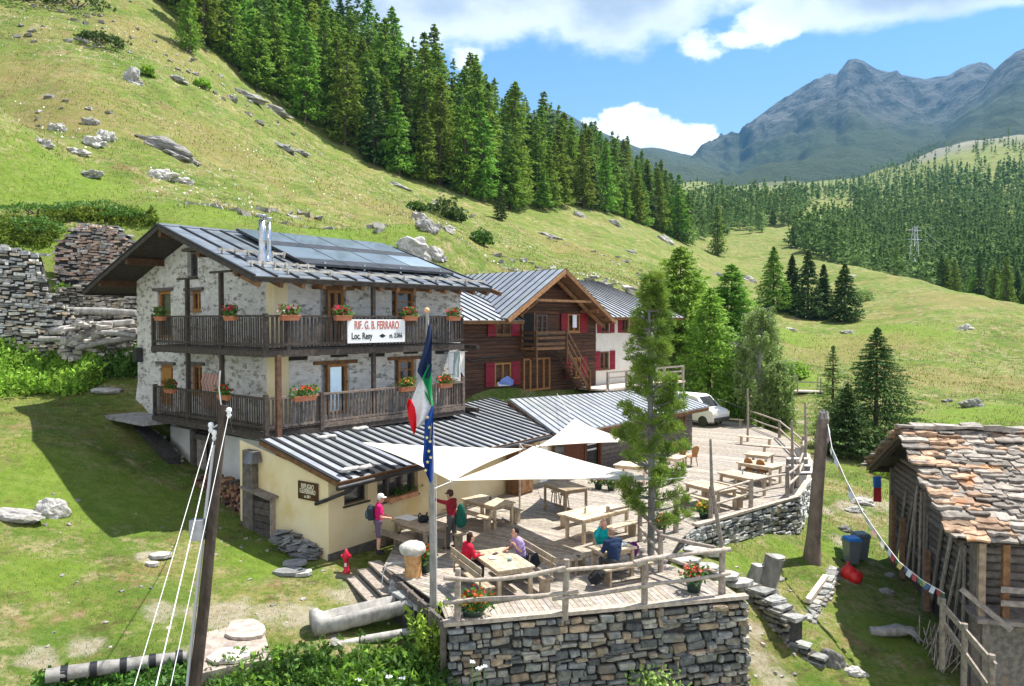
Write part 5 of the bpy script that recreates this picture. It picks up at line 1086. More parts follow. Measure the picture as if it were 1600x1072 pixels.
# flagpole
fb = PZ(677, 1008, -.95); ft = PY(667, 487, fb.y)
FP = empty('flagpole', fb, 0, 'tall weathered wooden flagpole in front of the terrace', 'flagpole')
mb = MB().tint(1.05); mb.tube([(0, 0, -.3), (0, 0, 2), (-.03, 0, 4), (-.07, 0, 6), ft-fb], [.085, .08, .07, .055, .035], 10, wob=.03); mb.build('pole', M['palebark'], FP)
mb = MB().tint((.7, .4, .2)); mb.ball(ft-fb+Vector((0, 0, .03)), .07, 10, 6); mb.build('finial', M['plastic'], FP)
mb = MB().tint(1.); mb.tube([(.1, -.02, .8), (.08, -.05, 4), ft-fb-Vector((-.03, .02, .2))], .007, 5); mb.build('halyard', M['wire'], FP)
def flag(label, bands, stars=False, yo=-.12):
    f = empty('flag', (fb.x, fb.y, 5), 0, label, 'flag', 'flags hanging limp on the flagpole'); D = fb.y+yo
    for nm, colr, rows in bands:
        ys = [r[0] for r in rows]; N = 26; mb = MB(); K = 13; V = []
        for i in range(N+1):
            y = ys[0]+(ys[-1]-ys[0])*i/N; xl = np.interp(y, ys, [r[1] for r in rows]); xr = np.interp(y, ys, [r[2] for r in rows])
            for k in range(K):
                u = k/(K-1); x = xl+(xr-xl)*u; p = PY(x, y, D); p.y += .07*math.sin(u*7.5+y*.05)+.03*math.sin(y*.13+u*3); V.append(p-f.location)
        nb = len(V); V += [p+Vector((0, .008, 0)) for p in V]; fs = []
        for i in range(N):
            for k in range(K-1):
                a = i*K+k; fs += [(a, a+K, a+K+1, a+1), (nb+a, nb+a+1, nb+a+K+1, nb+a+K)]
        mb.tint(colr); mb.sm = True; mb.add(V, fs); mb.build(nm, M['cloth'], f)
    if stars:
        mb = MB().tint((.9, .8, .3))
        for x, y in ((668, 652), (671, 668), (667, 684), (670, 705), (668, 722), (665, 735), (672, 690), (673, 715)):
            c = PY(x, y, D-.13)-f.location; ps = []
            for k in range(10): r_ = .045 if k % 2 == 0 else .018; ps.append(c+Vector((r_*math.sin(k*math.pi/5), 0, r_*math.cos(k*math.pi/5))))
            mb.poly(ps, .006, (0, 1, 0))
        mb.build('stars', M['plastic'], f)
flag('dark navy flag folded at the top of the flagpole', [('cloth', (.015, .03, .09), [(506, 670, 673), (530, 665, 675), (555, 659, 675), (580, 652, 674), (591, 659, 669)])])
flag('green, white and red flag hanging in the middle of the flagpole', [('green_band', (.01, .33, .10), [(569, 671, 675), (590, 660, 675), (606, 662, 675), (622, 668, 675), (634, 673, 676)]), ('white_band', (.78, .78, .8), [(594, 656, 661), (608, 650, 667), (624, 643.5, 672), (640, 647.5, 675), (655, 650, 672), (667, 650, 656)]), ('red_band', (.75, .01, .02), [(624, 637, 643.5), (636, 635, 647.5), (650, 637, 650), (665, 640, 651), (679, 646, 648)])], yo=-.10)
flag('blue flag with small yellow stars, lowest on the flagpole', [('cloth', (.012, .06, .30), [(634, 674, 677), (645, 667, 677), (660, 663, 677), (700, 662, 677), (720, 661, 676), (740, 666, 676), (754, 672, 675)])], True)
# utility pole with its wires
ub = PG(303, 1082, 10); ub = PY(303, 1082, 15.4); ut = PY(350, 633, 16.0)
UP = empty('utility_pole', ub, 0, 'leaning dark wooden utility pole at the lower left with white wires', 'utility pole')
d = ut-ub
mb = MB().tint(.55); mb.tube([d*-.08, d*.3+Vector((.02, 0, 0)), d*.7, d], [.125, .115, .10, .085], 10, wob=.03); mb.build('pole', M['bark'], UP)
mb = MB(); mb.tube([d*.02+Vector((-.13, -.06, 0)), d*.55+Vector((-.13, -.06, 0)), d*.86+Vector((-.10, -.06, 0))], .035, 7); mb.build('conduit', M['wire2'], UP)
mb = MB().tint(6); mb.box(tuple(d*.53+Vector((-.34, -.22, 0))), tuple(d*.53+Vector((-.08, -.04, .42)))); mb.build('junction_box', M['darkmetal'], UP)
mb = MB().tint(1.); mb.tube([d+Vector((0, -.05, -.35)), d+Vector((-.28, -.08, -.5)), d+Vector((-.2, .1, -.45)), d+Vector((0, .1, -.35))], .02, 6); mb.tube([d+Vector((0, -.05, -.1)), d+Vector((.14, -.05, -.12))], .02, 6); mb.tube([d+Vector((-.04, -.02, -.1)), d+Vector((-.1, 0, .35)), d+Vector((-.07, 0, .72))], .018, 6); mb.build('bracket', M['steel'], UP)
ins = [d+Vector((-.24, -.1, -.46)), d+Vector((-.16, -.12, -.62)), d+Vector((.12, -.05, -.16))]
for q in ins: mb = MB().tint(1.1); mb.lathe([(.001, .12), (.05, .1), (.06, .04), (.035, .0), (.055, -.05), (.03, -.1), (.001, -.11)], q, 10); mb.build('insulator', M['white'], UP)
for i, (a, (bx, by, bY), rr) in enumerate(zip(ins, ((205, 1085, 11.5), (240, 1085, 11.8), (262, 1090, 12.0)), (.007, .011, .007))):
    e = PY(bx, by, bY)-ub; e = a+(e-a)*1.8; mb = MB(); mb.tube([a, a.lerp(e, .3)-Vector((0, 0, .03)), a.lerp(e, .6)-Vector((0, 0, .03)), e], rr, 6); mb.build('wire', M['wire'], UP)
e = W1(-1.0, .9, 3.1)-ub
mb = MB(); mb.tube([ins[2], ins[2].lerp(e, .5)-Vector((0, 0, .3)), e], .012, 5); mb.build('wire', M['darkmetal'], UP)
# the cut larch trunk that carries the prayer flags
tb = GP(1268, 880); ttp = PY(1287, 645, tb.y)
mb = MB().tint((.72, .58, .5)); dd = ttp-tb; mb.tube([dd*-.04, dd*.03, dd*.15, dd*.4, dd*.7, dd*.93, dd], [.36, .29, .24, .22, .2, .19, .12], 14, wob=.05)
t = empty('dead_trunk', tb, 0, 'tall bare sawn-off tree trunk leaning slightly right on the lawn', 'tree trunk'); mb.build('trunk', M['palebark'], t)
mb = MB().tint(1.2)
for k in range(5): mb.tube([dd+Vector((.1*math.cos(k*1.3), .1*math.sin(k*1.3), -.2)), dd+Vector((.12*math.cos(k*1.3), .12*math.sin(k*1.3), random.uniform(.0, .14)))], [.09, .03], 6)
mb.build('splinters', M['palebark'], t)
pf = [ttp+Vector((.1, -.1, -.35)), PY(1300, 700, 25.3), PY(1322, 750, 24.), PY(1348, 800, 22.8), PY(1378, 843, 21.8), PY(1405, 878, 21.), PY(1440, 906, 20.3), PY(1476, 927, 19.6)]
PFo = empty('prayer_flags', pf[0], 0, 'string of small coloured prayer flags from the bare trunk down to the hut fence', 'prayer flags')
mb = MB(); mb.tube([q-pf[0] for q in pf], .012, 5); mb.build('string', M['wire'], PFo)
cl = [(.08, .16, .32), (.62, .66, .72), (.40, .08, .08), (.10, .26, .16), (.62, .52, .18)]; cp = [(.5, .56, .58), (.78, .78, .78), (.6, .35, .33), (.42, .52, .46), (.72, .7, .55)]
n = 34
for k in range(n):
    u = (k+.3)/n*(len(pf)-1); i = int(u); a = pf[i].lerp(pf[i+1], u-i)-pf[0]; u2 = min(u+.185, len(pf)-1.001); i2 = int(u2); b = pf[i2].lerp(pf[i2+1], u2-i2)-pf[0]
    dn = Vector((random.uniform(-.1, .05), random.uniform(-.1, .1), -.16)); mb = MB().tint((cl if k > 19 else cp)[k % 5]); mb.poly([a, b, b+dn, a+dn], .006, (0, 1, 0)); mb.build('pennant', M['cloth'], PFo)

# ================================================================ tables, benches, chairs
def leg4(t, L, W, h, s, mt, x_in=.08, y_in=.06, tint=1.):
    for sx in (-1, 1):
        for sy in (-1, 1):
            mb = MB().tint(tint*random.uniform(.9, 1.1)); x, y = sx*(L/2-x_in), sy*(W/2-y_in); mb.box((x-s/2, y-s/2, 0), (x+s/2, y+s/2, h)); mb.build('leg', M[mt], t)
def table(label, a, b, c, z=.76, mt='tablewood', tint=1., n=5, group=None, s=.09):
    A, B, C = PZ(*a, z), PZ(*b, z), PZ(*c, z); d = (B-A); L = d.length; d.normalize(); pn = Vector((-d.y, d.x, 0)); wv = (C-B).dot(pn); W = abs(wv)
    W = min(max(W, .65), 1.0); ctr = (A+B)/2+pn*(W/2 if wv > 0 else -W/2)
    t = empty('wooden_table', (ctr.x, ctr.y, .0), math.atan2(d.y, d.x), label, 'table', group)
    mb = MB(); w_ = W/n
    for k in range(n): mb.tint(tint*random.uniform(.88, 1.12)); mb.box((-L/2, -W/2+k*w_, z-.045), (L/2, -W/2+(k+1)*w_-.008, z+random.uniform(-.002, .002)))
    mb.build('tabletop', M[mt], t)
    mb = MB().tint(tint*.85); y = W/2-.08; x = L/2-.1
    for q in (-1, 1): mb.box((-x, q*y-.015, z-.15), (x, q*y+.015, z-.047)); mb.box((q*x-.015, -y+.017, z-.15), (q*x+.015, y-.017, z-.047))
    mb.build('apron', M[mt], t); mb = MB().tint(tint*.8); mb.box((-x, -.04, .14), (x, .04, .2)); mb.build('stretcher', M[mt], t)
    leg4(t, L, W, z-.048, s, mt, .12, .08, tint*.9); t['L'] = L; t['W'] = W; return t
def bench(label, loc_, rz, L, back=False, mt='tablewood', tint=.95, group='wooden benches on the terrace'):
    t = empty('wooden_bench', loc_, rz, label, 'bench', group)
    mb = MB()
    for k in range(2): mb.tint(tint*random.uniform(.9, 1.1)); mb.box((-L/2, -.16+k*.165, .41), (L/2, -.005+k*.165, .455))
    mb.build('seat', M[mt], t)
    for sx in (-1, 1): mb = MB().tint(tint*.85); x = sx*(L/2-.18); mb.box((x-.03, -.14, 0), (x+.03, .14, .41)); mb.build('leg', M[mt], t)
    if back:
        mb = MB().tint(tint)
        for z in (.62, .8): mb.box((-L/2, -.22, z), (L/2, -.19, z+.13), j=.006)
        for x in (-L/2+.15, L/2-.15): mb.box((x-.03, -.19, .3), (x+.03, -.16, .93))
        mb.build('backrest', M[mt], t)
    return t
def side(t, off, dx=0., flip=0):
    m = t.matrix_basis @ Vector((dx, off, 0)); return (m.x, m.y, 0), t.rotation_euler.z+(math.pi if flip else 0)
G_ = 'wooden tables on the terrace'
T1 = table('long brown wooden table by the yellow wall, with a map and black bag', (611, 813), (665, 829), (697, 817), group=G_, tint=.8)
bench('long brown bench in front of the hiker table by the yellow wall', *side(T1, -.72), 2.3, tint=.7)
bench('bench between the hiker table and the yellow wall', *side(T1, .72), 2.1)
T2 = table('pale wooden table below the left shade sail, in front of the cupboard', (720, 779), (774, 792), (801, 783), group=G_, tint=1.25)
bench('low bench on the near side of the table below the left sail', *side(T2, -.68), 1.7, tint=1.1); bench('bench on the far side of the table below the left sail', *side(T2, .68), 1.7)
T3 = table('wooden table shared by the woman in red and the man in lavender', (735, 862), (778, 893), (841, 885), group=G_, tint=1.05)
bench('high-backed bench the woman in red sits on', *side(T3, -.78), 2.0, back=True, tint=.8)
bench('high-backed bench the man in lavender sits on', *side(T3, .78, 0, 1), 2.0, back=True, tint=.8)
T4 = table('large pale sunlit table in the middle of the terrace with a bottle on it', (911, 813), (986, 794), (957, 786), group=G_, tint=1.5)
bench('bench on the near side of the large pale table', *side(T4, -.72 if (T4.matrix_basis @ Vector((0, -1, 0))).y < T4.location.y else .72), 2., tint=1.2)
T5 = table('small cluttered wooden table between the couple in navy and turquoise', (941, 864), (996, 855), (960, 847), group=G_, tint=1.2)
T6 = table('tall dark-brown console table with two stools under it', (846, 754), (884, 767), (905, 755), z=.98, group=G_, tint=.75, s=.07)
T7 = table('orange-legged table with a bottle, nearest of three on the far terrace', (1121, 738), (1174, 749), (1195, 740), group=G_, tint=1.2)
T8 = table('light table with two carved chairs on the far terrace', (1150, 722), (1206, 731), (1214, 725), group=G_, tint=1.3)
T9 = table('smallest light table, farthest back on the terrace near the fence', (1162, 709), (1200, 713), (1206, 706), group=G_, tint=1.2)
T10 = table('long table on the right terrace just behind the tall stick', (1068, 754), (1124, 768), (1141, 760), group=G_, tint=1.1)
T11 = table('white-topped table half hidden behind the pine, left one', (958, 726), (1010, 731), (1022, 724), group=G_, tint=1.7)
T12 = table('white-topped table half hidden behind the pine, right one near the chairs', (1015, 712), (1058, 717), (1066, 710), group=G_, tint=1.7)
for T, lab in ((T7, 'orange-legged table'), (T8, 'light table with the carved chairs'), (T10, 'long table behind the tall stick')):
    bench('bench on the near side of the '+lab, *side(T, -.66), T['L']*.95, tint=1.1)
bench('bench on the far side of the long table behind the tall stick', *side(T10, .66), 1.9)
for (a, b, lab) in (((1180, 696), 1.9, 'pale bench against the curved fence near its top end'), ((1215, 712), 1.7, 'pale bench against the curved fence beside the smallest table'), ((1140, 665), 1.8, 'grey bench near the van at the far end of the terrace')):
    p = PZ(a, b if False else {1180: 696, 1215: 712, 1140: 665}[a]) if isinstance(a, int) else PZ(*a); bench(lab, (p.x, p.y, 0), R(-38), b, tint=1.4)
p = PZ(905, 818); bench('narrow bench between the large pale table and the man in navy', (p.x, p.y, 0), T4.rotation_euler.z, 1.8, tint=1.3)
p5 = PZ(905, 880); b5 = bench('bench the man in navy sits on', (*side(T5, -.62)[0][:2], 0), T5.rotation_euler.z, 1.5, tint=.9); b6 = bench('bench the woman in turquoise sits on', (*side(T5, .62)[0][:2], 0), T5.rotation_euler.z, 1.5, tint=.9)
p = PZ(862, 900); bench('plain bench standing parallel to the front fence', (p.x, p.y, 0), math.atan2(fd.y, fd.x), 1.6, tint=.8)
for (a, b), lab in (((868, 792), 'left one of two small wooden stools under the console table'), ((882, 797), 'right one of two small wooden stools under the console table')):
    p = PZ(a, b-4); t = empty('stool', (p.x, p.y, 0), .5, lab, 'stool'); mb = MB().tint(.9); mb.lathe([(.001, .5), (.17, .5), (.17, .46), (.001, .46)], (0, 0, 0), 14); mb.build('seat', M['tablewood'], t)
    for k in range(4): mb = MB().tint(.85); c, s = math.cos(.8+k*math.pi/2), math.sin(.8+k*math.pi/2); mb.tube([(c*.11, s*.11, .46), (c*.17, s*.17, 0)], .02, 6); mb.build('leg', M['tablewood'], t)
def chair(a, b, rz, lab):
    p = PZ(a, b); t = empty('chair', (p.x, p.y, 0), rz, lab, 'chair')
    mb = MB().tint(1.); mb.box((-.22, -.2, .43), (.22, .22, .46)); mb.build('seat', M['orangewood'], t)
    mb = MB(); mb.poly([(-.14, -.2, .46), (.14, -.2, .46), (.21, -.27, .8), (.15, -.3, .93), (0, -.31, .98), (-.15, -.3, .93), (-.21, -.27, .8)], .03, (0, -1, 0)); mb.build('backrest', M['orangewood'], t)
    for sx in (-1, 1):
        for sy in (-1, 1): mb = MB(); mb.tube([(sx*.15, sy*.15, .43), (sx*.21, sy*.2, 0)], [.024, .017], 6); mb.build('leg', M['orangewood'], t)
chair(1046, 724, 2.2, 'orange wooden chair, leftmost of three beside the pine'); chair(1064, 727, 2.6, 'orange wooden chair, middle of three beside the pine'); chair(1080, 728, .5, 'orange wooden chair, rightmost of three beside the pine')
chair(1175, 750, T8.rotation_euler.z, 'left one of two carved orange chairs at the light far table'); chair(1194, 753, T8.rotation_euler.z, 'right one of two carved orange chairs at the light far table')
# things on the tables
def on(t, x, y, z=.76): return t.matrix_basis @ Vector((x, y, z))
def glass(p, lab, nm='bottle', prof=None, t=(.35, .4, .35)):
    mb = MB().tint(t); mb.lathe(prof or [(.001, 0), (.035, 0), (.036, .14), (.014, .19), (.014, .25), (.001, .25)], p, 10); return mb.build(nm, M['plastic'], None, lab, nm)
CUP = [(.001, 0), (.035, 0), (.042, .09), (.036, .09), (.03, .01), (.001, .01)]
glass(on(T4, -.45, .1), 'dark bottle on the large pale table'); glass(on(T1, .3, .1), 'grey shaker on the hiker table', 'shaker', CUP, (.3, .3, .3)); glass(on(T2, 0, .1), 'dark little pot on the table below the left sail', 'pot', CUP, (.08, .08, .08))
glass(on(T3, .25, .1), 'grey green ashtray on the table of the woman in red', 'ashtray', [(.001, .02), (.05, .0), (.06, .06), (.04, .06), (.001, .03)], (.2, .28, .25)); glass(on(T7, 0, 0), 'dark bottle on the orange-legged far table')
glass(on(T5, -.15, .05), 'beer glass on the table of the couple', 'glass', CUP, (.7, .45, .12)); glass(on(T5, .2, -.1), 'white cup on the table of the couple', 'cup', CUP, (.8, .8, .8))
mb = MB().tint((.85, .85, .82)); mb.box((-.35, -.25, 0), (.3, .25, .006), Matrix.Translation(on(T1, -.65, .05, .765)) @ Matrix.Rotation(T1.rotation_euler.z+.1, 4, 'Z')); mb.build('map', M['cloth'], None, 'white map spread on the hiker table', 'map')
mb = MB().tint((.85, .9, .86)); mb.box((-.2, -.15, 0), (.2, .15, .004), Matrix.Translation(on(T5, .3, .12, .765)) @ Matrix.Rotation(T5.rotation_euler.z+.2, 4, 'Z')); mb.build('map', M['cloth'], None, 'pale sheet of paper on the table of the couple', 'map')
mb = MB().tint((.05, .03, .05)); mb.box((-.08, -.04, 0), (.08, .04, .02), Matrix.Translation(on(T3, -.4, .0, .765)) @ Matrix.Rotation(1, 4, 'Z')); mb.build('phone', M['plastic'], None, 'dark phone lying on the table of the woman in red', 'phone')

# ================================================================ people
def remesh(mb, name, vox, mt, parent, tint=(1, 1, 1), sm=2):
    o = mb.build('tmp', None); md = o.modifiers.new('r', 'REMESH'); md.mode = 'VOXEL'; md.voxel_size = vox
    if sm: s = o.modifiers.new('s', 'SMOOTH'); s.factor = .5; s.iterations = sm
    dg = bpy.context.evaluated_depsgraph_get(); me = bpy.data.meshes.new_from_object(o.evaluated_get(dg)); bpy.data.objects.remove(o)
    for a in list(me.attributes):
        if a.name == 'tint': me.attributes.remove(a)
    n = len(me.polygons); a = me.attributes.new('tint', 'FLOAT_COLOR', 'FACE'); a.data.foreach_set('color', np.tile(np.array([*tint, 1.], np.float32), n)); me.polygons.foreach_set('use_smooth', np.ones(n, bool))
    me.materials.clear(); me.materials.append(mt); me.name = name; r = bpy.data.objects.new(name, me); col.objects.link(r); r.parent = parent; return r
def cap(mb, pts, rs, n=10):
    mb.tube(pts, rs, n); 
    for p, r in ((pts[0], rs[0]), (pts[-1], rs[-1])): mb.ball(p, r*.99, n, 6)
    for p, r in zip(pts[1:-1], rs[1:-1]): mb.ball(p, r*.99, n, 6)
def person(loc_, rz, label, J, cl, hair=(.05, .03, .02), hat=None, hat_brim=True, hairlen=.0, sleeves=.6, shorts=False, head_turn=0., scale=1.):
    """J: joints in metres, facing +y. cl: colours of shirt, legs, shoes"""
    t = empty('person', loc_, rz, label, 'person'); t.scale = (scale,)*3
    V = {k: Vector(v) for k, v in J.items()}
    b = MB(); pv, ch, nk, hd = V['pelvis'], V['chest'], V['neck'], V['head']
    shl, shr = V['sl'], V['sr']; mid = (pv+ch)/2
    def torso(m, e=0.):
        side_ = (shr-shl).normalized(); ud = (ch-pv).normalized()
        for k, (w_, dp) in enumerate(((.15, .115), (.135, .10), (.15, .11), (.165, .115))):
            c = pv.lerp(ch, k/3); m.tube([c-side_*(w_-.09), c+side_*(w_-.09)], dp+e, 12); m.ball(c-side_*(w_-.09), dp+e-.001, 12, 8); m.ball(c+side_*(w_-.09), dp+e-.001, 12, 8)
        m.tube([pv.lerp(ch, .1), pv.lerp(ch, .9)], .12+e, 12); cap(m, [shl, (shl+shr)/2+Vector((0, 0, .02)), shr], [.065+e, .085+e, .065+e])
    torso(b); cap(b, [nk-Vector((0, 0, .06)), nk, hd-Vector((0, 0, .05))], [.07, .056, .055])
    Rm = Matrix.Rotation(head_turn, 3, 'Z')
    b.ball(hd+Vector((0, 0, .03)), (.078, .095, .105), 14, 10); b.ball(hd+Rm @ Vector((0, .035, -.05)), (.055, .06, .065), 12, 8)
    b.ball(hd+Rm @ Vector((0, .105, -.005)), (.013, .022, .024), 8, 6)
    for s in (-1, 1): b.ball(hd+Rm @ Vector((s*.08, -.005, .0)), (.012, .022, .032), 8, 6)
    for s in ('l', 'r'):
        S, E, W_ = V['s'+s], V['e'+s], V['w'+s]; cap(b, [S, S.lerp(E, .5), E, E.lerp(W_, .4), W_], [.052, .047, .04, .038, .028])
        d = (W_-E).normalized(); up_ = Vector((0, 0, 1)) if abs(d.z) < .8 else Vector((0, 1, 0)); sd = d.cross(up_).normalized(); nn = sd.cross(d)
        pm = W_+d*.055; cap(b, [W_, pm], [.027, .033]); b.ball(pm, (.036, .036, .030), 10, 6)
        for k in range(4):
            o_ = sd*(.027-.018*k); l = (.062, .072, .068, .052)[k]; k0 = pm+d*.03+o_; k1 = k0+d*l*.55-nn*.008; k2 = k1+d*l*.4-nn*.028; cap(b, [k0, k1, k2], [.0105, .0098, .0085], 7)
        th = sd*(.034 if s == 'r' else -.034); cap(b, [W_+d*.02+th*.7, W_+d*.05+th*1.4-nn*.01, W_+d*.085+th*1.3-nn*.03], [.013, .0115, .010], 7)
        Hp, K, A = V['h'+s], V['k'+s], V['a'+s]; cap(b, [Hp, Hp.lerp(K, .5), K, K.lerp(A, .35), A], [.085, .072, .056, .055, .038])
        T_ = V['t'+s]; cap(b, [A+Vector((0, 0, -.03)), T_], [.04, .032])
    remesh(b, 'body', .0095, M['skin'], t)
    m = MB(); torso(m, .014); cap(m, [nk-Vector((0, 0, .07)), nk-Vector((0, 0, .03))], [.085, .07])
    for s in ('l', 'r'):
        S, E, W_ = V['s'+s], V['e'+s], V['w'+s]
        if sleeves > .5: q = (sleeves-.5)*2; cap(m, [S, S.lerp(E, .5), E, E.lerp(W_, q)], [.068, .062, .055, .048-.01*q])
        else: cap(m, [S, S.lerp(E, sleeves*2)], [.068, .066])
    remesh(m, 'jacket' if sleeves > .7 else 'shirt', .013, M['cloth'], t, cl[0])
    m = MB(); cap(m, [pv+Vector((-.06, 0, .0)), pv+Vector((.06, 0, .0))], [.135, .135])
    for s in ('l', 'r'):
        Hp, K, A = V['h'+s], V['k'+s], V['a'+s]
        if shorts: cap(m, [Hp, Hp.lerp(K, .45), Hp.lerp(K, .85)], [.102, .092, .086])
        else: cap(m, [Hp, Hp.lerp(K, .5), K, K.lerp(A, .5), K.lerp(A, .93)], [.10, .088, .074, .068, .06])
    remesh(m, 'shorts' if shorts else 'trousers', .013, M['cloth'], t, cl[1])
    for s in ('l', 'r'):
        A, T_ = V['a'+s], V['t'+s]; m = MB(); cap(m, [A+Vector((0, 0, .05)), A-Vector((0, 0, .02))], [.052, .052]); dv = (T_-A); cap(m, [A+Vector((0, 0, -.035))-dv*.25, T_], [.045, .04]); remesh(m, 'boot', .012, M['cloth'], t, cl[2])
    m = MB(); m.ball(hd+Rm @ Vector((0, -.02, .045)), (.087, .095, .105), 12, 8)
    if hairlen: m.ball(hd+Rm @ Vector((0, -.055, -.02)), (.075, .055, .1+hairlen), 12, 8)
    for s in (-1, 1): m.ball(hd+Rm @ Vector((s*.065, -.02, .01)), (.022, .05, .05), 8, 6)
    remesh(m, 'hair', .012, M['cloth'], t, hair)
    e = MB().tint((.02, .015, .01))
    for s in (-1, 1): e.ball(hd+Rm @ Vector((s*.031, .093, .018)), (.011, .008, .008), 8, 6)
    e.tint((.35, .08, .07)); e.ball(hd+Rm @ Vector((0, .092, -.05)), (.022, .008, .006), 8, 6); e.build('face', M['plastic'], t)
    if hat:
        m = MB(); m.tint(hat); m.lathe([(.097, .0), (.1, .03), (.092, .075), (.06, .105), (.001, .115)], hd+Vector((0, -.005, .045)), 16)
        if hat_brim:
            f0 = hd+Vector((0, 0, .05)); ps = [f0+Rm @ Vector((.085*math.sin(a), .06+.11*math.cos(a), -.005)) for a in [R(q) for q in range(-90, 91, 15)]]; m.poly(ps, .008)
        m.build('hat', M['cloth'], t)
    return t
def stand(arms, lean=0., spread=.1, step=.0):
    y = lean
    J = dict(pelvis=(0, 0, .95), chest=(0, y*.6, 1.30), neck=(0, y*.9+.01, 1.47), head=(0, y+.04, 1.60), sl=(-.19, y*.7, 1.40), sr=(.19, y*.7, 1.40), hl=(-.09, 0, .9), hr=(.09, 0, .9), kl=(-spread, .02+step, .5), kr=(spread, .02-step, .5), al=(-spread-.01, step*1.3, .09), ar=(spread+.01, -step*1.3, .09), tl=(-spread-.03, step*1.3+.14, .04), tr=(spread+.03, .14-step*1.3, .04)); J.update(arms); return J
def sit(arms, lean=.06):
    y = lean
    J = dict(pelvis=(0, 0, .56), chest=(0, y*.7, .92), neck=(0, y+.02, 1.09), head=(0, y+.06, 1.22), sl=(-.19, y*.9, 1.02), sr=(.19, y*.9, 1.02), hl=(-.09, .02, .54), hr=(.09, .02, .54), kl=(-.12, .42, .52), kr=(.12, .42, .52), al=(-.12, .36, .1), ar=(.12, .40, .1), tl=(-.13, .5, .045), tr=(.13, .54, .045)); J.update(arms); return J
p = PZ(591, 866); person((p.x, p.y, 0), R(-78), 'standing hiker in a magenta shirt and white cap with a backpack, reading at the table', stand(dict(el=(-.24, .08, 1.12), wl=(-.14, .30, 1.06), er=(.24, .08, 1.12), wr=(.12, .32, 1.06)), .04), ((.62, .01, .14), (.12, .09, .13), (.03, .03, .03)), hair=(.6, .55, .5), hat=(.85, .85, .85), sleeves=.3, shorts=True)
def rucksack(loc_, rz, label, c1, c2, h=.48, tilt=0.):
    t = empty('backpack', loc_, rz, label, 'backpack'); t.rotation_euler = (tilt, 0, rz)
    m = MB(); m.ball((0, 0, h*.5), (.155, .12, h*.5), 14, 10); m.box((-.14, -.08, .04), (.14, .08, h*.8)); remesh(m, 'bag', .014, M['cloth'], t, c1, 3)
    m = MB(); m.ball((0, -.11, h*.38), (.11, .055, h*.27), 12, 8); remesh(m, 'pocket', .012, M['cloth'], t, c2, 2)
    for s in (-1, 1): m = MB().tint(c1); m.tube([(s*.09, .1, h*.85), (s*.11, .17, h*.75), (s*.12, .14, h*.3), (s*.12, .09, h*.1)], .018, 6); m.build('strap', M['cloth'], t)
    return t
q = Matrix.Rotation(R(-78), 3, 'Z') @ Vector((0, -.21, 0)); rucksack((p.x+q.x, p.y+q.y, .98), R(-78), 'dark grey rucksack worn by the hiker in magenta', (.03, .04, .05), (.09, .12, .15))
p = PZ(706, 858); person((p.x, p.y, 0), R(65), 'standing man in maroon top and brown cap, arm stretched out to the flagpole', stand(dict(el=(-.20, .30, 1.43), wl=(-.15, .55, 1.48), er=(.25, .06, 1.14), wr=(.14, .26, 1.12)), .02, step=.05), ((.28, .015, .03), (.09, .09, .085), (.04, .03, .02)), hat=(.08, .04, .03), sleeves=.9)
q = Matrix.Rotation(R(65), 3, 'Z') @ Vector((.1, -.25, 0)); m = MB(); m.ball((p.x+q.x, p.y+q.y, 1.0), (.14, .1, .36), 12, 8); m.ball((p.x+q.x, p.y+q.y, .85), (.17, .11, .22), 12, 8); o = remesh(m, 'green_jacket', .02, M['cloth'], None, (.01, .11, .075)); tag(o, 'green jacket hanging behind the man in maroon', 'jacket')
def seated(bt, x, label, J, cl, flip=False, **k):
    m = bt.matrix_basis @ Vector((x, 0, 0)); return person((m.x, m.y, 0), bt.rotation_euler.z+(math.pi if flip else 0), label, J, cl, **k)
benches = [o for o in col.objects if o.name.startswith('wooden_bench')]
def fb_(l): return [o for o in benches if o['label'] == l][0]
br, bl_ = fb_('high-backed bench the woman in red sits on'), fb_('high-backed bench the man in lavender sits on')
ARM = dict(el=(-.24, .16, .80), wl=(-.12, .38, .80), er=(.24, .16, .80), wr=(.12, .38, .80))
seated(br, -.55, 'seated dark-haired woman in a red jacket at the front table', sit(ARM, .1), ((.55, .01, .04), (.05, .05, .07), (.1, .1, .1)), hair=(.035, .018, .012), hairlen=.04, sleeves=.9)
seated(bl_, .45, 'seated dark-haired man in a lavender shirt at the front table', sit(dict(el=(-.24, .16, .80), wl=(-.10, .28, .98), er=(.24, .2, .80), wr=(.12, .4, .80)), .14), ((.42, .32, .62), (.04, .05, .12), (.1, .1, .1)), hair=(.012, .01, .01), sleeves=.25)
seated(b5, -.35, 'seated grey-haired man in a navy jacket seen from behind', sit(ARM, .12), ((.012, .028, .075), (.05, .05, .05), (.05, .04, .03)), hair=(.3, .2, .14), sleeves=1., scale=1.05)
seated(b6, .05, 'seated woman in a turquoise jacket with one hand at her head', sit(dict(el=(-.24, .16, .80), wl=(-.12, .38, .80), er=(.30, .2, .95), wr=(.14, .14, 1.2)), .08), ((.0, .32, .32), (.05, .05, .07), (.1, .1, .1)), flip=True, hair=(.42, .25, .14), hairlen=.02, sleeves=.95)
m_ = b5.matrix_basis @ Vector((-.95, .05, 0)); rucksack((m_.x-.1, m_.y, .15), 1.2, 'black rucksack on the bench left of the man in navy', (.015, .015, .018), (.03, .03, .03), tilt=.9)
m_ = b6.matrix_basis @ Vector((.8, -.3, 0)); rucksack((m_.x, m_.y, .3), 2.4, 'purple and pink rucksack beside the woman in turquoise', (.16, .01, .14), (.6, .08, .35), .42, tilt=.5)
m_ = bl_.matrix_basis @ Vector((.0, -.1, 0)); rucksack((m_.x, m_.y, .45), 1.9, 'black rucksack behind the man in lavender', (.02, .02, .03), (.04, .04, .05), .34, tilt=.3)
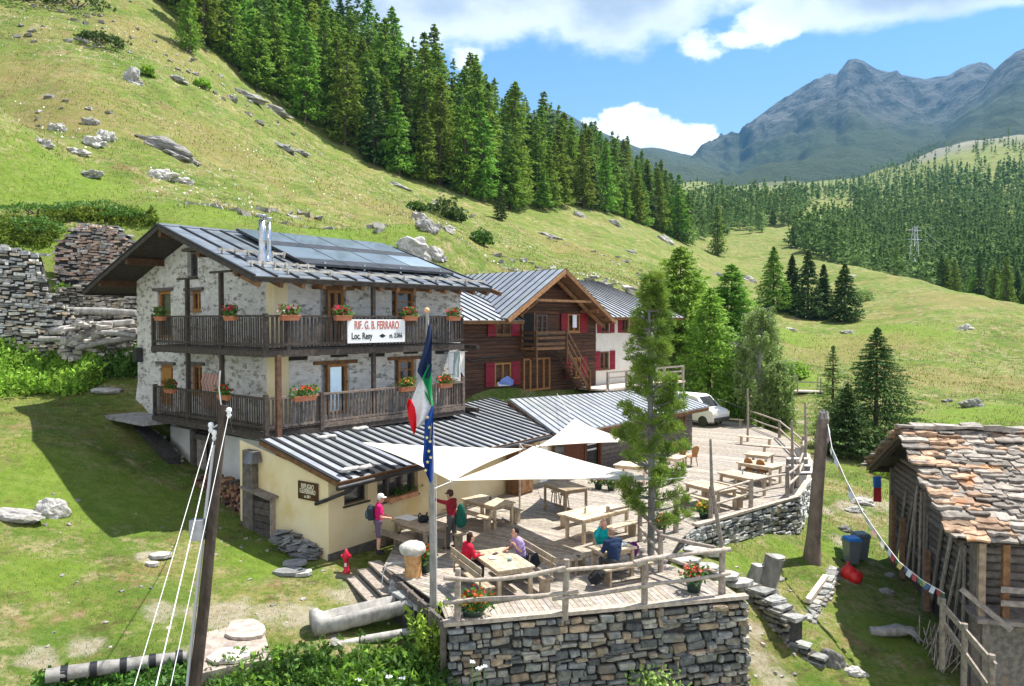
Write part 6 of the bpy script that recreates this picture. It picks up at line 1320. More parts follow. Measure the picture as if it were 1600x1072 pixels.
rucksack(on(T1, -.05, .1)+Vector((0, .0, .05)), .4, 'small black bag lying on the hiker table', (.02, .02, .025), (.04, .04, .04), .3, tilt=1.2)

# ================================================================ garden things
def pot(a, b, lab, reds, r=.2, h=.26, pc=(.05, .09, .07), n=60, z=0., sp=1.):
    p = PZ(a, b, z); t = empty('flower_pot', p, random.uniform(0, 3), lab, 'flower pot', 'flower pots on the terrace')
    mb = MB().tint(pc); mb.lathe([(.001, 0), (r*.75, 0), (r, h), (r*1.08, h), (r*1.08, h+.02), (r*.9, h+.02), (r*.85, h-.04), (.001, h-.04)], (0, 0, 0), 14); mb.build('pot', M['plastic'], t)
    flowers(t, .42*sp, .42*sp, .4, reds, n, int(a)); 
    for ch in t.children:
        if ch.name.startswith(('leaves', 'blossoms')): ch.location = (0, 0, h-.02)
pot(739, 965, 'wide bowl of orange-red marigolds at the left end of the front fence', [(.75, .06, .02), (.8, .2, .04)], .27, .2, n=110, sp=1.4); pot(1084, 924, 'green pot of orange and pink flowers at the right end of the front fence', [(.75, .08, .02), (.8, .2, .15)], .2, .26)
pot(1100, 810, 'pot of red and yellow flowers on the corner of the right terrace', [(.75, .08, .02), (.8, .6, .05)], .18, .2); pot(1033, 843, 'dark pot of orange-red geraniums beside the pine trunk', [(.8, .12, .05)], .15, .4, (.06, .05, .07))
pot(935, 764, 'pot of red geraniums in front of the bar, left one', [(.8, .04, .03)], .17, .22); pot(955, 766, 'pot of pale grey-green foliage in front of the bar, right one', [(.6, .6, .5), (.2, .3, .1)], .17, .22); pot(664, 893, 'red geraniums behind the mushroom-shaped fountain', [(.75, .03, .02)], .2, .3, sp=1.2)
# fountain: log with a white boulder on top, spout and water
fz = PZ(645, 902, -.05); FT = empty('fountain', fz, 0, 'log fountain topped by a white stone like a mushroom, water running from its spout', 'fountain')
mb = MB().tint((1.2, .85, .5)); mb.tube([(0, 0, 0), (.02, 0, .3), (0, 0, .62)], [.25, .21, .23], 14, wob=.05); mb.build('log', M['tablewood'], FT)
mb = MB().tint((1.6, 1.6, 1.5)); mb.ball((0, 0, .76), (.36, .33, .21), 14, 8, .06); mb.build('cap_stone', M['rock'], FT)
mb = MB().tint(1.7); mb.box((-.55, -.3, -.12), (.45, .35, -.01), j=.05); mb.build('base_slab', M['rock'], FT)
mb = MB().tint(1.2); mb.tube([(-.2, 0, .40), (-.45, -.05, .38), (-.68, -.12, .36)], [.06, .05, .05], 8); mb.build('spout', M['palebark'], FT)
M['water'] = mat('water', (.75, .8, .82), rough=.08, spec=.8); mb = MB(); mb.tube([(-.69, -.12, .34), (-.76, -.14, .15), (-.8, -.15, -.2), (-.82, -.16, -.6)], .011, 6); mb.build('water', M['water'], FT)
# trough hollowed from a log
ta, tb2 = PZ(487, 975, -.50), PZ(648, 937, -.32); TR = empty('log_trough', ta, 0, 'grey water trough hollowed out of a log, lying on the lawn', 'trough'); d = tb2-ta; L = d.length; dx = d.normalized(); sd = Vector((-dx.y, dx.x, 0)); upv = dx.cross(sd)*1
if upv.z < 0: upv = -upv
mb = MB(); mb.tint(1.25); N = 18; nseg = 14; V = []
for i in range(nseg+1):
    u = i/nseg; c = dx*(L*u)
    r = .33-.04*u+.012*math.sin(i*2.1)
    for k in range(N):
        a = 2*math.pi*k/N+math.pi/2; yy, zz = math.cos(a)*r, math.sin(a)*r
        if .1 < u < 1.01 and zz > .12: zz = .14 if abs(yy) > r*.62 else -.12
        V.append(c+sd*yy*(1+.03*math.sin(i+k*2))+upv*zz)
mb.add(V, [(i*N+k, i*N+(k+1) % N, (i+1)*N+(k+1) % N, (i+1)*N+k) for i in range(nseg) for k in range(N)]+[tuple(range(N))[::-1], tuple(nseg*N+k for k in range(N))], True); mb.build('trunk', M['palebark'], TR)
mb = MB().tint(.5); mb.poly([dx*(L*.13)+sd*.17, dx*(L*.98)+sd*.15, dx*(L*.98)-sd*.15, dx*(L*.13)-sd*.17], .02); mb.build('hollow', M['darkwood'], TR)  # flat dark sheet; the shade inside the trough is put into its colour
mb = MB().tint(1.1); mb.tube([Vector(dx*.45)+sd*.5+Vector((0, 0, -.42)), Vector(dx*.45)-sd*.75+Vector((0, 0, -.46))], .14, 10); mb.build('support_log', M['palebark'], TR)
p0, p1, p2 = PZ(452, 1022, -.95), PZ(560, 1002, -.9), PZ(672, 982, -.75); mb = MB().tint(1.5); mb.tube([p0, p1], .09, 8, wob=.1); mb.build('log', M['palebark'], None, 'thin pale log on the grass below the trough, left half', 'log'); mb = MB().tint(1.4); mb.tube([p1+Vector((.05, 0, .02)), p2], .10, 8, wob=.1); mb.build('log', M['palebark'], None, 'thin pale log below the trough, right half next to the flagpole', 'log')
# hydrant
p = GP(541, 897); HY = empty('hydrant', p, 0, 'small red fire hydrant by the corner of the annex', 'hydrant')
mb = MB().tint((.6, .01, .04)); mb.lathe([(.001, -.05), (.11, -.05), (.11, .05), (.07, .08), (.07, .38), (.095, .4), (.095, .45), (.085, .56), (.05, .62), (.03, .68), (.001, .69)], (0, 0, 0), 14); mb.build('barrel', M['plastic'], HY)
for s in (-1, 1): mb = MB().tint((.6, .01, .04)); mb.tube([(s*.06, 0, .48), (s*.14, 0, .48)], [.045, .05], 10); mb.build('outlet', M['plastic'], HY)
mb = MB().tint((.8, .8, .75)); mb.box((-.03, -.09, .2), (.03, -.07, .3)); mb.build('label', M['plastic'], HY)
# stone slab platform
mb = MB()
def slab(pts, z, th, t, lab, nm='stone_slab'):
    mb = MB().tint(t); q = []
    P = [PZ(a, b, z) for a, b in pts]
    for a, b in zip(P, P[1:]+P[:1]): q += [a, a.lerp(b, .5)+Vector((random.uniform(-.06, .06), random.uniform(-.06, .06), 0))]
    mb.poly(q[::1] if True else q, th); return mb.build(nm, M['rock'], None, lab, 'slab')
slab([(298, 1036), (315, 1052), (425, 1030), (408, 975), (300, 985)], -.55, .25, (1.15, .98, .88), 'large pinkish stone slab set in the lawn beside the utility pole')
slab([(352, 990), (375, 996), (410, 992), (413, 977), (395, 966), (362, 969)], -.47, .07, (1.35, 1.2, 1.08), 'rounded light slab on top of the large pink slab, upper one')
slab([(322, 1027), (335, 1035), (368, 1033), (396, 1022), (385, 1010), (345, 1012)], -.47, .06, (1.5, 1.42, 1.3), 'thin white slab on top of the large pink slab, lower one')
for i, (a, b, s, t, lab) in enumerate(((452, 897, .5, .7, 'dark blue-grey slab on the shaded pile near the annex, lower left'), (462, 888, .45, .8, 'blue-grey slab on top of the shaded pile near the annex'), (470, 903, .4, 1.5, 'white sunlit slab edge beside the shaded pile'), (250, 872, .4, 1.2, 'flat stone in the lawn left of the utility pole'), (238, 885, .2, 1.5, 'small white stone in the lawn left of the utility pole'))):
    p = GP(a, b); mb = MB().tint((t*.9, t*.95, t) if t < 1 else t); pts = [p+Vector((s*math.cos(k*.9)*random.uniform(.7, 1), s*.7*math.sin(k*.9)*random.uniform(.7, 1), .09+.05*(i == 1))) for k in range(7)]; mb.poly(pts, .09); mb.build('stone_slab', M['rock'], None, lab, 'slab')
for k in range(7):
    pass
# log at the lower left; dark rings stand in for shadow strips across it
a, b = PZ(72, 1056, -.45), PZ(292, 1026, -.55); LG = empty('log', a, 0, 'long grey log with painted shadow bands lying at the bottom left of the lawn', 'log')
mb = MB().tint(.95); d = b-a; mb.tube([d*(i/8)+Vector((0, random.uniform(-.02, .02), 0)) for i in range(9)], [.145, .15, .14, .145, .14, .135, .14, .13, .12], 10, wob=.05); mb.build('trunk', M['palebark'], LG)
for u in (.12, .32, .53, .74, .94): mb = MB().tint(.8); mb.tube([d*u-d.normalized()*.06, d*u+d.normalized()*.07], .158, 12); mb.build('band', M['seam'], LG)
# wheelie bins and the red sack
def bin_(a, b, lab, lid, dx=0):
    p = GP(a, b); t = empty('wheelie_bin', p+Vector((dx, dx, 0)), .15, lab, 'bin'); t.scale = (.8, .8, .92); mb = MB().tint((.16, .19, .21)); mb.add([(-.22, -.22, .08), (.22, -.22, .08), (.22, .22, .08), (-.22, .22, .08), (-.29, -.31, .98), (.29, -.31, .98), (.29, .3, .98), (-.29, .3, .98)], [(0, 3, 2, 1), (4, 5, 6, 7), (0, 1, 5, 4), (1, 2, 6, 5), (2, 3, 7, 6), (3, 0, 4, 7)]); mb.box((-.31, -.33, .93), (.31, .32, .99)); mb.build('body', M['plastic'], t)
    mb = MB().tint(lid); mb.add([(-.31, -.35, 1.0), (.31, -.35, 1.0), (.31, .3, 1.03), (-.31, .3, 1.03), (-.27, -.28, 1.09), (.27, -.28, 1.09), (.27, .22, 1.12), (-.27, .22, 1.12)], [(4, 5, 6, 7), (0, 1, 5, 4), (1, 2, 6, 5), (2, 3, 7, 6), (3, 0, 4, 7)]); mb.tube([(-.27, .36, 1.02), (.27, .36, 1.02)], .02, 6); mb.build('lid', M['plastic'], t)
    for s in (-1, 1): mb = MB().tint(.03); mb.tube([(s*.24, .24, .1), (s*.3, .24, .1)], .1, 12); mb.build('wheel', M['plastic'], t)
bin_(1330, 888, 'grey wheelie bin with a bright blue lid', (.02, .2, .6)); bin_(1337, 880, 'grey wheelie bin behind the blue-lidded one', (.12, .15, .17), .3)
m = MB(); p = GP(1331, 907); m.ball((p.x-.1, p.y, p.z+.2), (.28, .25, .28), 10, 8); m.ball((p.x+.15, p.y, p.z+.12), (.22, .22, .2), 10, 8); m.ball((p.x+.02, p.y-.2, p.z+.1), (.22, .2, .2), 10, 8); m.ball((p.x-.12, p.y+.05, p.z+.5), (.05, .05, .12), 8, 6); o = remesh(m, 'red_sack', .03, M['plastic'], None, (.65, .02, .015)); tag(o, 'red plastic sack on the ground in front of the bins', 'sack')
# stumps
def stump(a, b, h, r, lean, lab, t=1.):
    p = GP(a, b); T_ = empty('tree_stump', p, 0, lab, 'stump'); mb = MB().tint(t*.8); e = Vector((lean, 0, h)); mb.tube([(0, 0, -.1), (0, 0, .1), e*.6, e], [r*1.3, r*1.1, r*.95, r], 12, wob=.08); mb.build('trunk', M['palebark'], T_); mb = MB().tint(t*1.4); mb.tube([e, e+Vector((0, 0, .012))], r*.97, 12); mb.build('cut_face', M['palebark'], T_)
stump(1197, 922, .95, .30, .28, 'thick dark stump leaning right on the grass below the terrace'); stump(1178, 910, .5, .2, .12, 'low pale stump just left of the leaning one', 1.3)
p0, p1 = GP(1262, 948, .12), GP(1290, 912, .15); mb = MB().tint(2.); mb.beam(p0, p1, .16, .12, j=.01); mb.build('plank', M['wood'], None, 'pale squared beam lying on the lawn by the rubble wall', 'plank')
# driftwood root
p = GP(1400, 1000); DW = empty('driftwood', p, 0, 'gnarled piece of driftwood at the edge of the hut shadow', 'driftwood')
mb = MB().tint(1.1); mb.tube([(-.75, .05, .18), (-.4, 0, .16), (0, -.03, .24), (.3, 0, .2)], [.13, .14, .17, .12], 10, wob=.15)
for k in range(14): a = random.uniform(-1.3, 1.3); mb.tube([(.1, 0, .22), (.3+random.uniform(0, .2), math.sin(a)*.2, .15+.15*math.cos(a)), (.4+random.uniform(0, .3), math.sin(a)*.45, random.uniform(-.05, .2))], [.06, .035, .015], 5, wob=.1)
mb.build('root', M['palebark'], DW)
for c_, z0, z1, lab in (((.04, .16, .5), 745, 762, 'blue cloth hanging under the eaves at the back corner of the hut'), ((.5, .04, .05), 762, 784, 'dark red cloth hanging below the blue one at the hut corner')):
    a = PY(1366, z0, 27.6); b = PY(1376, z1, 27.6); mb = MB().tint(c_); mb.box((a.x, 27.58, b.z), (b.x, 27.68, a.z-.01), j=.02); mb.build('cloth', M['cloth'], None, lab, 'cloth')
for i, (T_, x, y) in enumerate(((T5, -.3, -.15), (T5, .05, .2), (T3, -.1, -.2))):
    mb = MB().tint(.8); mb.lathe([(.001, .004), (.07, .004), (.115, .018), (.11, .022), (.07, .01), (.001, .01)], on(T_, x, y, .762), 16); mb.build('plate', M['plastic'], None, ('white plate in front of the man in navy', 'white plate in front of the woman in turquoise', 'white plate on the table of the man in lavender')[i], 'plate')
# twigs heaped against the hut
mb = MB(); c = Vector((12.1, 21.3, gz(12.1, 21.3)))
for k in range(60):
    a = random.uniform(0, 6.3); mb.tint(random.uniform(.8, 1.8)); q0 = c+Vector((random.uniform(-.5, .4), random.uniform(-.9, .9), 0)); mb.tube([q0, q0+Vector((random.uniform(-.2, .5), random.uniform(-.3, .3), random.uniform(.5, 1.1)))], .018, 4)
mb.build('twig_heap', M['wood'], None, 'heap of dry branches leaning against the hut wall', 'branches', kind='stuff')
# shed and firewood against the basement
p = GP(427, 836); SH = empty('shed', p, AX.rotation_euler.z, 'small old plank shed against the annex side wall in the shade', 'shed')
mb = MB()
for k in range(5): x = -.55+k*.2; mb.tint(random.uniform(1.6, 2.6)); mb.box((x, -.6, -.2), (x+.185, -.56, 1.25))
for k in range(6): z = -.2+k*.22; mb.tint(random.uniform(.5, .9)); mb.box((.46, -.56, z), (.5, .6, z+.2)); mb.box((-.55, -.56, z), (-.52, .6, z+.2))
mb.tint(.3); mb.box((-.5, -.55, -.2), (.45, .6, 1.2)); mb.build('wall', M['greywood'], SH)
mb = MB(); mb.tint(.7); mb.add([(-.75, -.75, 1.25), (.65, -.75, 1.3), (.65, .7, 1.5), (-.75, .7, 1.45), (-.75, -.75, 1.31), (.65, -.75, 1.36), (.65, .7, 1.56), (-.75, .7, 1.51)], [(0, 3, 2, 1), (4, 5, 6, 7), (0, 1, 5, 4), (1, 2, 6, 5), (2, 3, 7, 6), (3, 0, 4, 7)]); mb.build('roof', M['wood'], SH)
mb = MB(); 
for k in range(5): mb.tint(random.uniform(.9, 1.6)); mb.box((-.1, -.2+k*.1, 1.56+k*.08), (.55, -.09+k*.1, 1.6+k*.08))
mb.build('crate', M['greywood'], None, 'old slatted crate lying on the shed roof', 'crate').matrix_world = SH.matrix_basis
FWt = empty('firewood_stack', W1(-.75, 1.9, .15), rz1+math.pi/2, 'stack of split firewood logs under the house beside the shed', 'firewood'); mb = MB()
for k in range(420):
    x = random.uniform(-2.0, 2.0); z = random.uniform(-.1, 1.15)*(1-max(0, abs(x)-1)*.4); r = random.uniform(.04, .085); y = random.uniform(-.06, .06); mb.tint(tuple(q*random.uniform(.8, 1.2) for q in random.choice([(.9, .55, .4), (.5, .35, .28), (1.1, .75, .5), (.35, .28, .25)]))); mb.tube([(x, y+.0, z), (x, y+.35, z)], r, 6)
mb.build('logs', M['wood'], FWt)
# slate heap by the annex corner
mb = MB()
for k in range(120):
    u = random.random(); p = GP(440+u*55, 862+u*12); p = p+Vector((random.uniform(-.35, .2), random.uniform(-.2, .35), random.uniform(0, .5)*(1-u*.5))); s = random.uniform(.1, .26); t = random.uniform(.45, 1.0); mb.tint((t*.95, t, t*1.05)); mb.box((-s, -s*.7, -.02), (s, s*.7, .025), Matrix.Translation(p) @ Matrix.Rotation(random.uniform(0, 3), 4, 'Z') @ Matrix.Rotation(random.uniform(-.5, .5), 4, 'X'), j=.02)
tag(mb.build('slate_heap', M['rock']), 'heap of broken slates at the foot of the annex wall', 'slates', kind='stuff')
# steps at the far right of the terrace
ST = empty('stone_steps', GP(1297, 800), 0, 'flight of dark steps with pale edges beside the bare trunk', 'steps'); mb = MB(); q = PY(1297, 797, 30.)
for k in range(6):
    c = Vector((q.x-ST.location.x+.02*k, k*.32, q.z-ST.location.z+k*.24)); mb.tint(.5); mb.box(tuple(c+Vector((-.42, 0, -.25))), tuple(c+Vector((.42, .34, .12)))); mb.tint(2.0); mb.box(tuple(c+Vector((-.44, -.03, .12))), tuple(c+Vector((.44, .34, .17))))
mb.build('treads', M['rock'], ST)
# little footbridge far behind
p = GP(1262, 614); BG = empty('footbridge', p, R(-10), 'small plank footbridge with posts on the path behind the terrace', 'footbridge'); mb = MB().tint(1.4)
for x in (-1, 1): 
    for y in (-.5, .6): mb.box((x*.85-.05, y-.05, 0), (x*.85+.05, y+.05, 1.15))
mb.beam((-.9, -.5, .8), (.9, -.5, .8), .06, .1); mb.tint(1.8); mb.box((-1.1, -.6, .0), (1.1, .7, .1)); mb.build('deck', M['wood'], BG)
# white van at the end of the deck
VP = Vector((11.7, 50.4, .01)); VN = empty('van', VP, R(42), 'white van parked at the far end of the terrace', 'van')
prof = [(-2.4, .35), (-2.45, .8), (-2.3, 1.05), (-1.75, 1.2), (-1.1, 1.85), (-.8, 1.95), (2.3, 1.98), (2.45, 1.8), (2.5, .35)]
mb = MB(); n = len(prof); V = []
for y, k in ((-.9, 1.), (-.78, 1.), (.78, 1.), (.9, 1.)):
    for x, z in prof: V.append((y*(.9 if z > 1.5 else 1), x*(.98 if abs(y) > .8 else 1), z*(.97 if (abs(y) > .8 and z > 1) else 1)))
mb.add(V, [(j*n+i, j*n+(i+1) % n, (j+1)*n+(i+1) % n, (j+1)*n+i) for j in range(3) for i in range(n)]+[tuple(range(n))[::-1], tuple(3*n+i for i in range(n))], False); mb.build('body', M['white'], VN)
mb = MB(); mb.poly([(-.68, -1.72, 1.25), (.68, -1.72, 1.25), (.6, -1.14, 1.84), (-.6, -1.14, 1.84)], .02); mb.build('windscreen', M['glass'], VN)
for s in (-1, 1):
    mb = MB(); mb.box((s*.9-.012 if s > 0 else -.902, -1.3, 1.15), (s*.9+.002 if s > 0 else -.888, -.4, 1.6)); mb.build('side_window', M['glass'], VN)
    mb = MB().tint((.9, .9, .8)); mb.box((s*.62-.18, -2.47, .75), (s*.62+.18, -2.40, .95)); mb.build('headlight', M['plastic'], VN)
    for y in (-1.6, 1.6): mb = MB().tint(.03); mb.tube([(s*.75, y, .34), (s*.92, y, .34)], .34, 16); mb.build('wheel', M['plastic'], VN)
mb = MB().tint(.05); mb.box((-.85, -2.5, .35), (.85, -2.42, .6)); mb.build('bumper', M['plastic'], VN)
# distant pylon
p = GP(1428, 440); p = PY(1428, 446, 210); PYL = empty('pylon', p, .3, 'grey lattice power pylon standing in the forest on the right', 'pylon'); mb = MB().tint(1.3); H_ = 16.
for sx in (-1, 1):
    for sy in (-1, 1): mb.tube([(sx*1.3, sy*1.3, -2), (sx*.35, sy*.35, H_)], .09, 4)
for k in range(9):
    z0, z1 = H_*k/9, H_*(k+1)/9; w0, w1 = 1.3-.95*k/9, 1.3-.95*(k+1)/9
    for a, b in (((-w0, -w0, z0), (w1, -w1, z1)), ((w0, -w0, z0), (-w1, -w1, z1)), ((-w0, w0, z0), (-w1, -w1, z1)), ((w0, -w0, z0), (w1, w1, z1))): mb.tube([a, b], .05, 4)
for z in (12.5, 15): mb.tube([(-2.4, 0, z), (2.4, 0, z)], .08, 4)
mb.build('lattice', M['steel'], PYL)
for k, z in enumerate((12.5, 15)): rope('power_line', [p+Vector((2.3, 0, z)), PY(1545+20*k, 392+10*k, 300)], .045, 'thin power line crossing the right-hand forest, '+('lower one' if k == 0 else 'upper one'), 'power line', sag=4)
# ================================================================ trees
from mathutils import noise as mn
def conifer_cards(H, Rr, nb, npb, leaf, seed, vs=.045, droop=-.12, base=.08, up=.35, pw=.85, asp=.38, gap=.12, irr=.35):
    rg = np.random.RandomState(seed); t = np.sort(rg.uniform(0, 1, nb)); z0 = base*H+(H-base*H)*t
    prof = (1-t)**pw*(.72+.28*np.minimum(t/.12, 1)); L = Rr*prof*rg.uniform(1-irr, 1.12, nb)+.02*H*.3; az_ = np.arange(nb)*2.399+rg.normal(0, .35, nb)
    s = rg.uniform(gap, 1, (nb, npb))**.75; ca, sa = np.cos(az_)[:, None], np.sin(az_)[:, None]; Ls = L[:, None]*s
    lat = rg.normal(0, .16, (nb, npb))*Ls*.9; x = ca*Ls-sa*lat; y = sa*Ls+ca*lat; z = z0[:, None]+droop*Ls+up*.3*Ls*s-np.abs(rg.normal(0, vs, (nb, npb)))*H*.35*(1-t)[:, None]
    P = np.stack([x, y, z], -1).reshape(-1, 3); n = len(P)
    a = np.stack([np.broadcast_to(ca, x.shape), np.broadcast_to(sa, x.shape), np.full(x.shape, -.25)], -1).reshape(-1, 3)+rg.normal(0, .55, (n, 3)); a /= np.linalg.norm(a, axis=1)[:, None]
    b = np.cross(a, rg.normal(0, .6, (n, 3))+[0, 0, 1.]); b /= np.linalg.norm(b, axis=1)[:, None]+1e-9
    sz = leaf*rg.uniform(.6, 1.35, (n, 1))*(.68+.32*np.repeat(1-t, npb))[:, None]
    V = np.stack([P+a*sz, P+b*sz*asp, P-a*sz, P-b*sz*asp], 1).reshape(-1, 3)
    top = np.array([[0, 0, H*1.01], [.05*Rr, 0, H*.95], [0, 0, H*.9], [-.05*Rr, 0, H*.95]])
    return np.r_[V, top], (z0, az_, L)
def quads(V): return np.arange(len(V)).reshape(-1, 4)
def conifer(label, loc_, H, Rr, mt='larch', nb=90, npb=16, leaf=.45, seed=0, cat='conifer', group=None, name='conifer', limbs=True, trunk='bark', **k):
    t = empty(name, loc_, 0, label, cat, group); V, (z0, az_, L) = conifer_cards(H, Rr, nb, npb, leaf, seed, **k); npobj('crown', V, quads(V), M[mt], t, np.ones(len(V)//4))
    mb = MB(); r = H*.014+.03; mb.tube([(0, 0, -.6), (0, 0, H*.3), (0, 0, H*.7), (0, 0, H*.98)], [r*1.2, r, r*.5, r*.1], 7, wob=.05)
    if limbs:
        for i in range(0, len(z0), max(1, len(z0)//40)): mb.tube([(0, 0, z0[i]), (math.cos(az_[i])*L[i]*.8, math.sin(az_[i])*L[i]*.8, z0[i]-L[i]*.05)], [r*.25, r*.08], 4)
    mb.build('trunk', M[trunk], t); return t
protos = [conifer('a', (0, 0, 0), H, Rr, m, nb, 24, lf, vs=.08 if m == 'larch' else .045, seed=100+i, up=u, droop=dr, pw=pw, irr=ir) for i, (H, Rr, m, nb, lf, u, dr, pw, ir) in enumerate((
    (16, 4.1, 'larch', 165, .40, .35, -.2, .62, .5), (18, 4.3, 'larch', 180, .40, .4, -.25, .6, .55), (13, 3.6, 'larch', 140, .38, .3, -.2, .65, .5), (17, 3.9, 'larch', 175, .40, .45, -.3, .55, .5), (15, 3.4, 'spruce', 140, .42, .2, -.3, .75, .4), (10, 2.9, 'larch', 120, .36, .35, -.15, .7, .45)))]
rg = np.random.RandomState(5)
def put(proto, p, s, label, group, rz=None):
    t = copy_tree(proto); t.location = p; t.rotation_euler = (rg.normal(0, .025), rg.normal(0, .025), rg.uniform(0, 6.28) if rz is None else rz); t.scale = (s*rg.uniform(.85, 1.1), s*rg.uniform(.85, 1.1), s); t['label'] = label; t['group'] = group; return t
line = [(235, 108), (300, 112), (330, 104), (400, 108), (480, 112), (560, 113), (640, 113), (730, 118), (800, 124), (870, 138), (940, 152), (1000, 168), (1050, 186)]
cand = []
for k in range(2600):
    px = rg.uniform(225, 1075); Y0 = np.interp(px, [q[0] for q in line], [q[1] for q in line]); u = rg.uniform(0, 1); Y = Y0*(1.01+.95*u**1.25)
    cand.append(((px-800)/F*Y, Y, u))
cand.sort(key=lambda q: q[2]); used = []
for x, y, u in cand:
    if len(used) >= 192: break
    dmin = 3.4+u*4.2
    if all((x-a)**2+(y-b)**2 > dmin**2 for a, b, c in used): used.append((x, y, u))
zs = hgt([u[0] for u in used], [u[1] for u in used])
for (x, y, u), z in zip(used, zs):
    px = 800+F*x/y; big = 1.0 if px < 760 else .92 if px < 900 else .85
    e = u < .06; i = rg.choice([5, 2, 2, 0]) if e and rg.rand() < .55 else rg.choice([0, 1, 3, 0, 1, 4, 2])
    put(protos[i], (x, y, z-.3), big*rg.uniform(.68, 1.22), 'tall conifer '+('in the uppermost left part of the hillside forest' if px < 430 else 'in the hillside forest above the stone house' if px < 650 else 'in the hillside forest above the log house' if px < 850 else 'at the valley end of the hillside forest'), 'conifers of the left hillside forest')
for a, b, d, i, s, lab in ((296, 84, 98, 1, .52, 'small broad larch standing alone at the left end of the forest edge'), (783, 345, 104, 4, .36, 'small dark spruce standing just below the forest edge, left of its pair'), (848, 328, 118, 5, .62, 'small bright larch standing just below the forest edge'), (815, 322, 118, 5, .5, 'low young larch beside the small larch below the forest edge'),
                          (1122, 400, 226, 3, .86, 'lone slender conifer on the open meadow in the middle distance'), (720, 300, 108, 5, .75, 'young larch at the front of the forest edge above the log house'), (1207, 352, 330, 2, .6, 'single small conifer at the edge of the far clearing')):
    p = PG(a, b, d*.7, d*1.5); t = put(protos[i], p, s*p.y/d, lab, 'x'); del t['group']
fill = []
for x, y, u in cand:
    if u > .10 and len(fill) < 230 and all((x-a)**2+(y-b)**2 > 9 for a, b, c in used) and all((x-a)**2+(y-b)**2 > 10 for a, b, c in fill): fill.append((x, y, u))
# ---- the forest on the right and across the valley
gpx = np.linspace(1040, 1900, 173); gy = np.exp(np.linspace(math.log(120), math.log(1150), 300)); PX, GY = np.meshgrid(gpx, gy); GX = (PX-800)/F*GY; GZ = hgt(GX.ravel(), GY.ravel()).reshape(GX.shape)
GPY = 502-(GZ-CAMZ)/GY*F
def inpoly(x, y, P):
    c = False; j = len(P)-1
    for i in range(len(P)):
        if (P[i][1] > y) != (P[j][1] > y) and x < (P[j][0]-P[i][0])*(y-P[i][1])/(P[j][1]-P[i][1])+P[i][0]: c = not c
        j = i
    return c
forest = [(1060, 325), (1100, 306), (1150, 312), (1200, 306), (1260, 296), (1330, 286), (1390, 250), (1450, 222), (1650, 205), (1890, 215), (1890, 500), (1650, 480), (1600, 470), (1530, 456), (1460, 441), (1400, 426), (1345, 415), (1290, 403), (1262, 395), (1232, 385), (1200, 362), (1150, 368), (1100, 372), (1075, 385)]
clear_ = [[(1232, 352), (1262, 322), (1290, 313), (1338, 316), (1334, 346), (1296, 350), (1262, 372), (1215, 388), (1180, 372), (1200, 352)]]
seen = []
for k in range(23000):
    px = rg.uniform(1045, 1885); py = rg.uniform(208, 520)
    if not inpoly(px, py, forest) or any(inpoly(px, py, c_) for c_ in clear_): continue
    if py < 262 and px > 1330 and rg.rand() < .62: continue
    if vnoise(np.array([px/55]), np.array([py/26]), 91)[0] > .70 and rg.rand() < .85: continue
    j = int((px-1040)/5); colp = GPY[:, j]; b = np.where((colp[:-1] > py) & (colp[1:] <= py))[0]
    if not len(b): 
        b = [int(np.argmin(np.abs(colp-py)))]
    i = b[0]; Y = gy[i]*rg.uniform(.995, 1.01); seen.append((Y, (px-800)/F*Y, px))
for k in range(420):
    px = rg.uniform(1296, 1800); Y = float(np.interp(px, [1290, 1400, 1460, 1530, 1600, 1640], [190, 160, 148, 136, 125, 120]))*(1.1+.75*rg.uniform(0, 1)); seen.append((Y, (px-800)/F*Y, px))
seen.sort(); keep = []; cell = {}
for Y, x, px in seen:
    key = (int(px/6.5), int(math.log(Y)*(20 if Y > 300 else 26)))
    if key in cell: continue
    cell[key] = 1; keep.append((Y, x, px))
zs = hgt([k[1] for k in keep], [k[0] for k in keep])
near_n = 100
for (Y, x, px), z in list(zip(keep, zs))[:near_n]:
    put(protos[rg.choice([0, 1, 2, 3, 4, 5])], (x, Y, z-.4), rg.uniform(.42, .68), 'grey-green conifer at the lower edge of the right-hand forest, '+('left end' if px < 1350 else 'middle part' if px < 1480 else 'right end near the frame edge'), 'conifers of the right-hand forest')
Vs = []; mids = [conifer_cards(13, 2.6, 46, 7, .62, 330+i, asp=.5, irr=.4, gap=.05, vs=.06)[0] for i in range(6)]; lows = [conifer_cards(13, 2.7, 22, 5, 1.1, 300+i, asp=.55, irr=.4, gap=.05)[0] for i in range(6)]
for (Y, x, px), z in list(zip(keep, zs))[near_n:]:
    v = (mids if Y < 460 else lows)[rg.randint(6)]; a = rg.uniform(0, 6.28); s = rg.uniform(.7, 1.15)*(1 if Y < 600 else .8); c_, s_ = math.cos(a)*s, math.sin(a)*s
    Vs.append(np.c_[v[:, 0]*c_-v[:, 1]*s_+x, v[:, 0]*s_+v[:, 1]*c_+Y, v[:, 2]*s+z])
big_ = [conifer_cards(15, 3.3, 80, 13, .5, 360+i, irr=.5, gap=.05, vs=.08, pw=.65)[0] for i in range(5)]; zf_ = hgt([q[0] for q in fill], [q[1] for q in fill])
for (x, Y, u), z in zip(fill, zf_):
    v = big_[rg.randint(5)]; a = rg.uniform(0, 6.28); s = rg.uniform(.65, 1.1); c_, s_ = math.cos(a)*s, math.sin(a)*s; Vs.append(np.c_[v[:, 0]*c_-v[:, 1]*s_+x, v[:, 0]*s_+v[:, 1]*c_+Y, v[:, 2]*s+z-.3])
Vs = np.concatenate(Vs); tint_ = np.repeat(rg.uniform(.65, 1.4, len(Vs)//80+1), 20)[:len(Vs)//4]
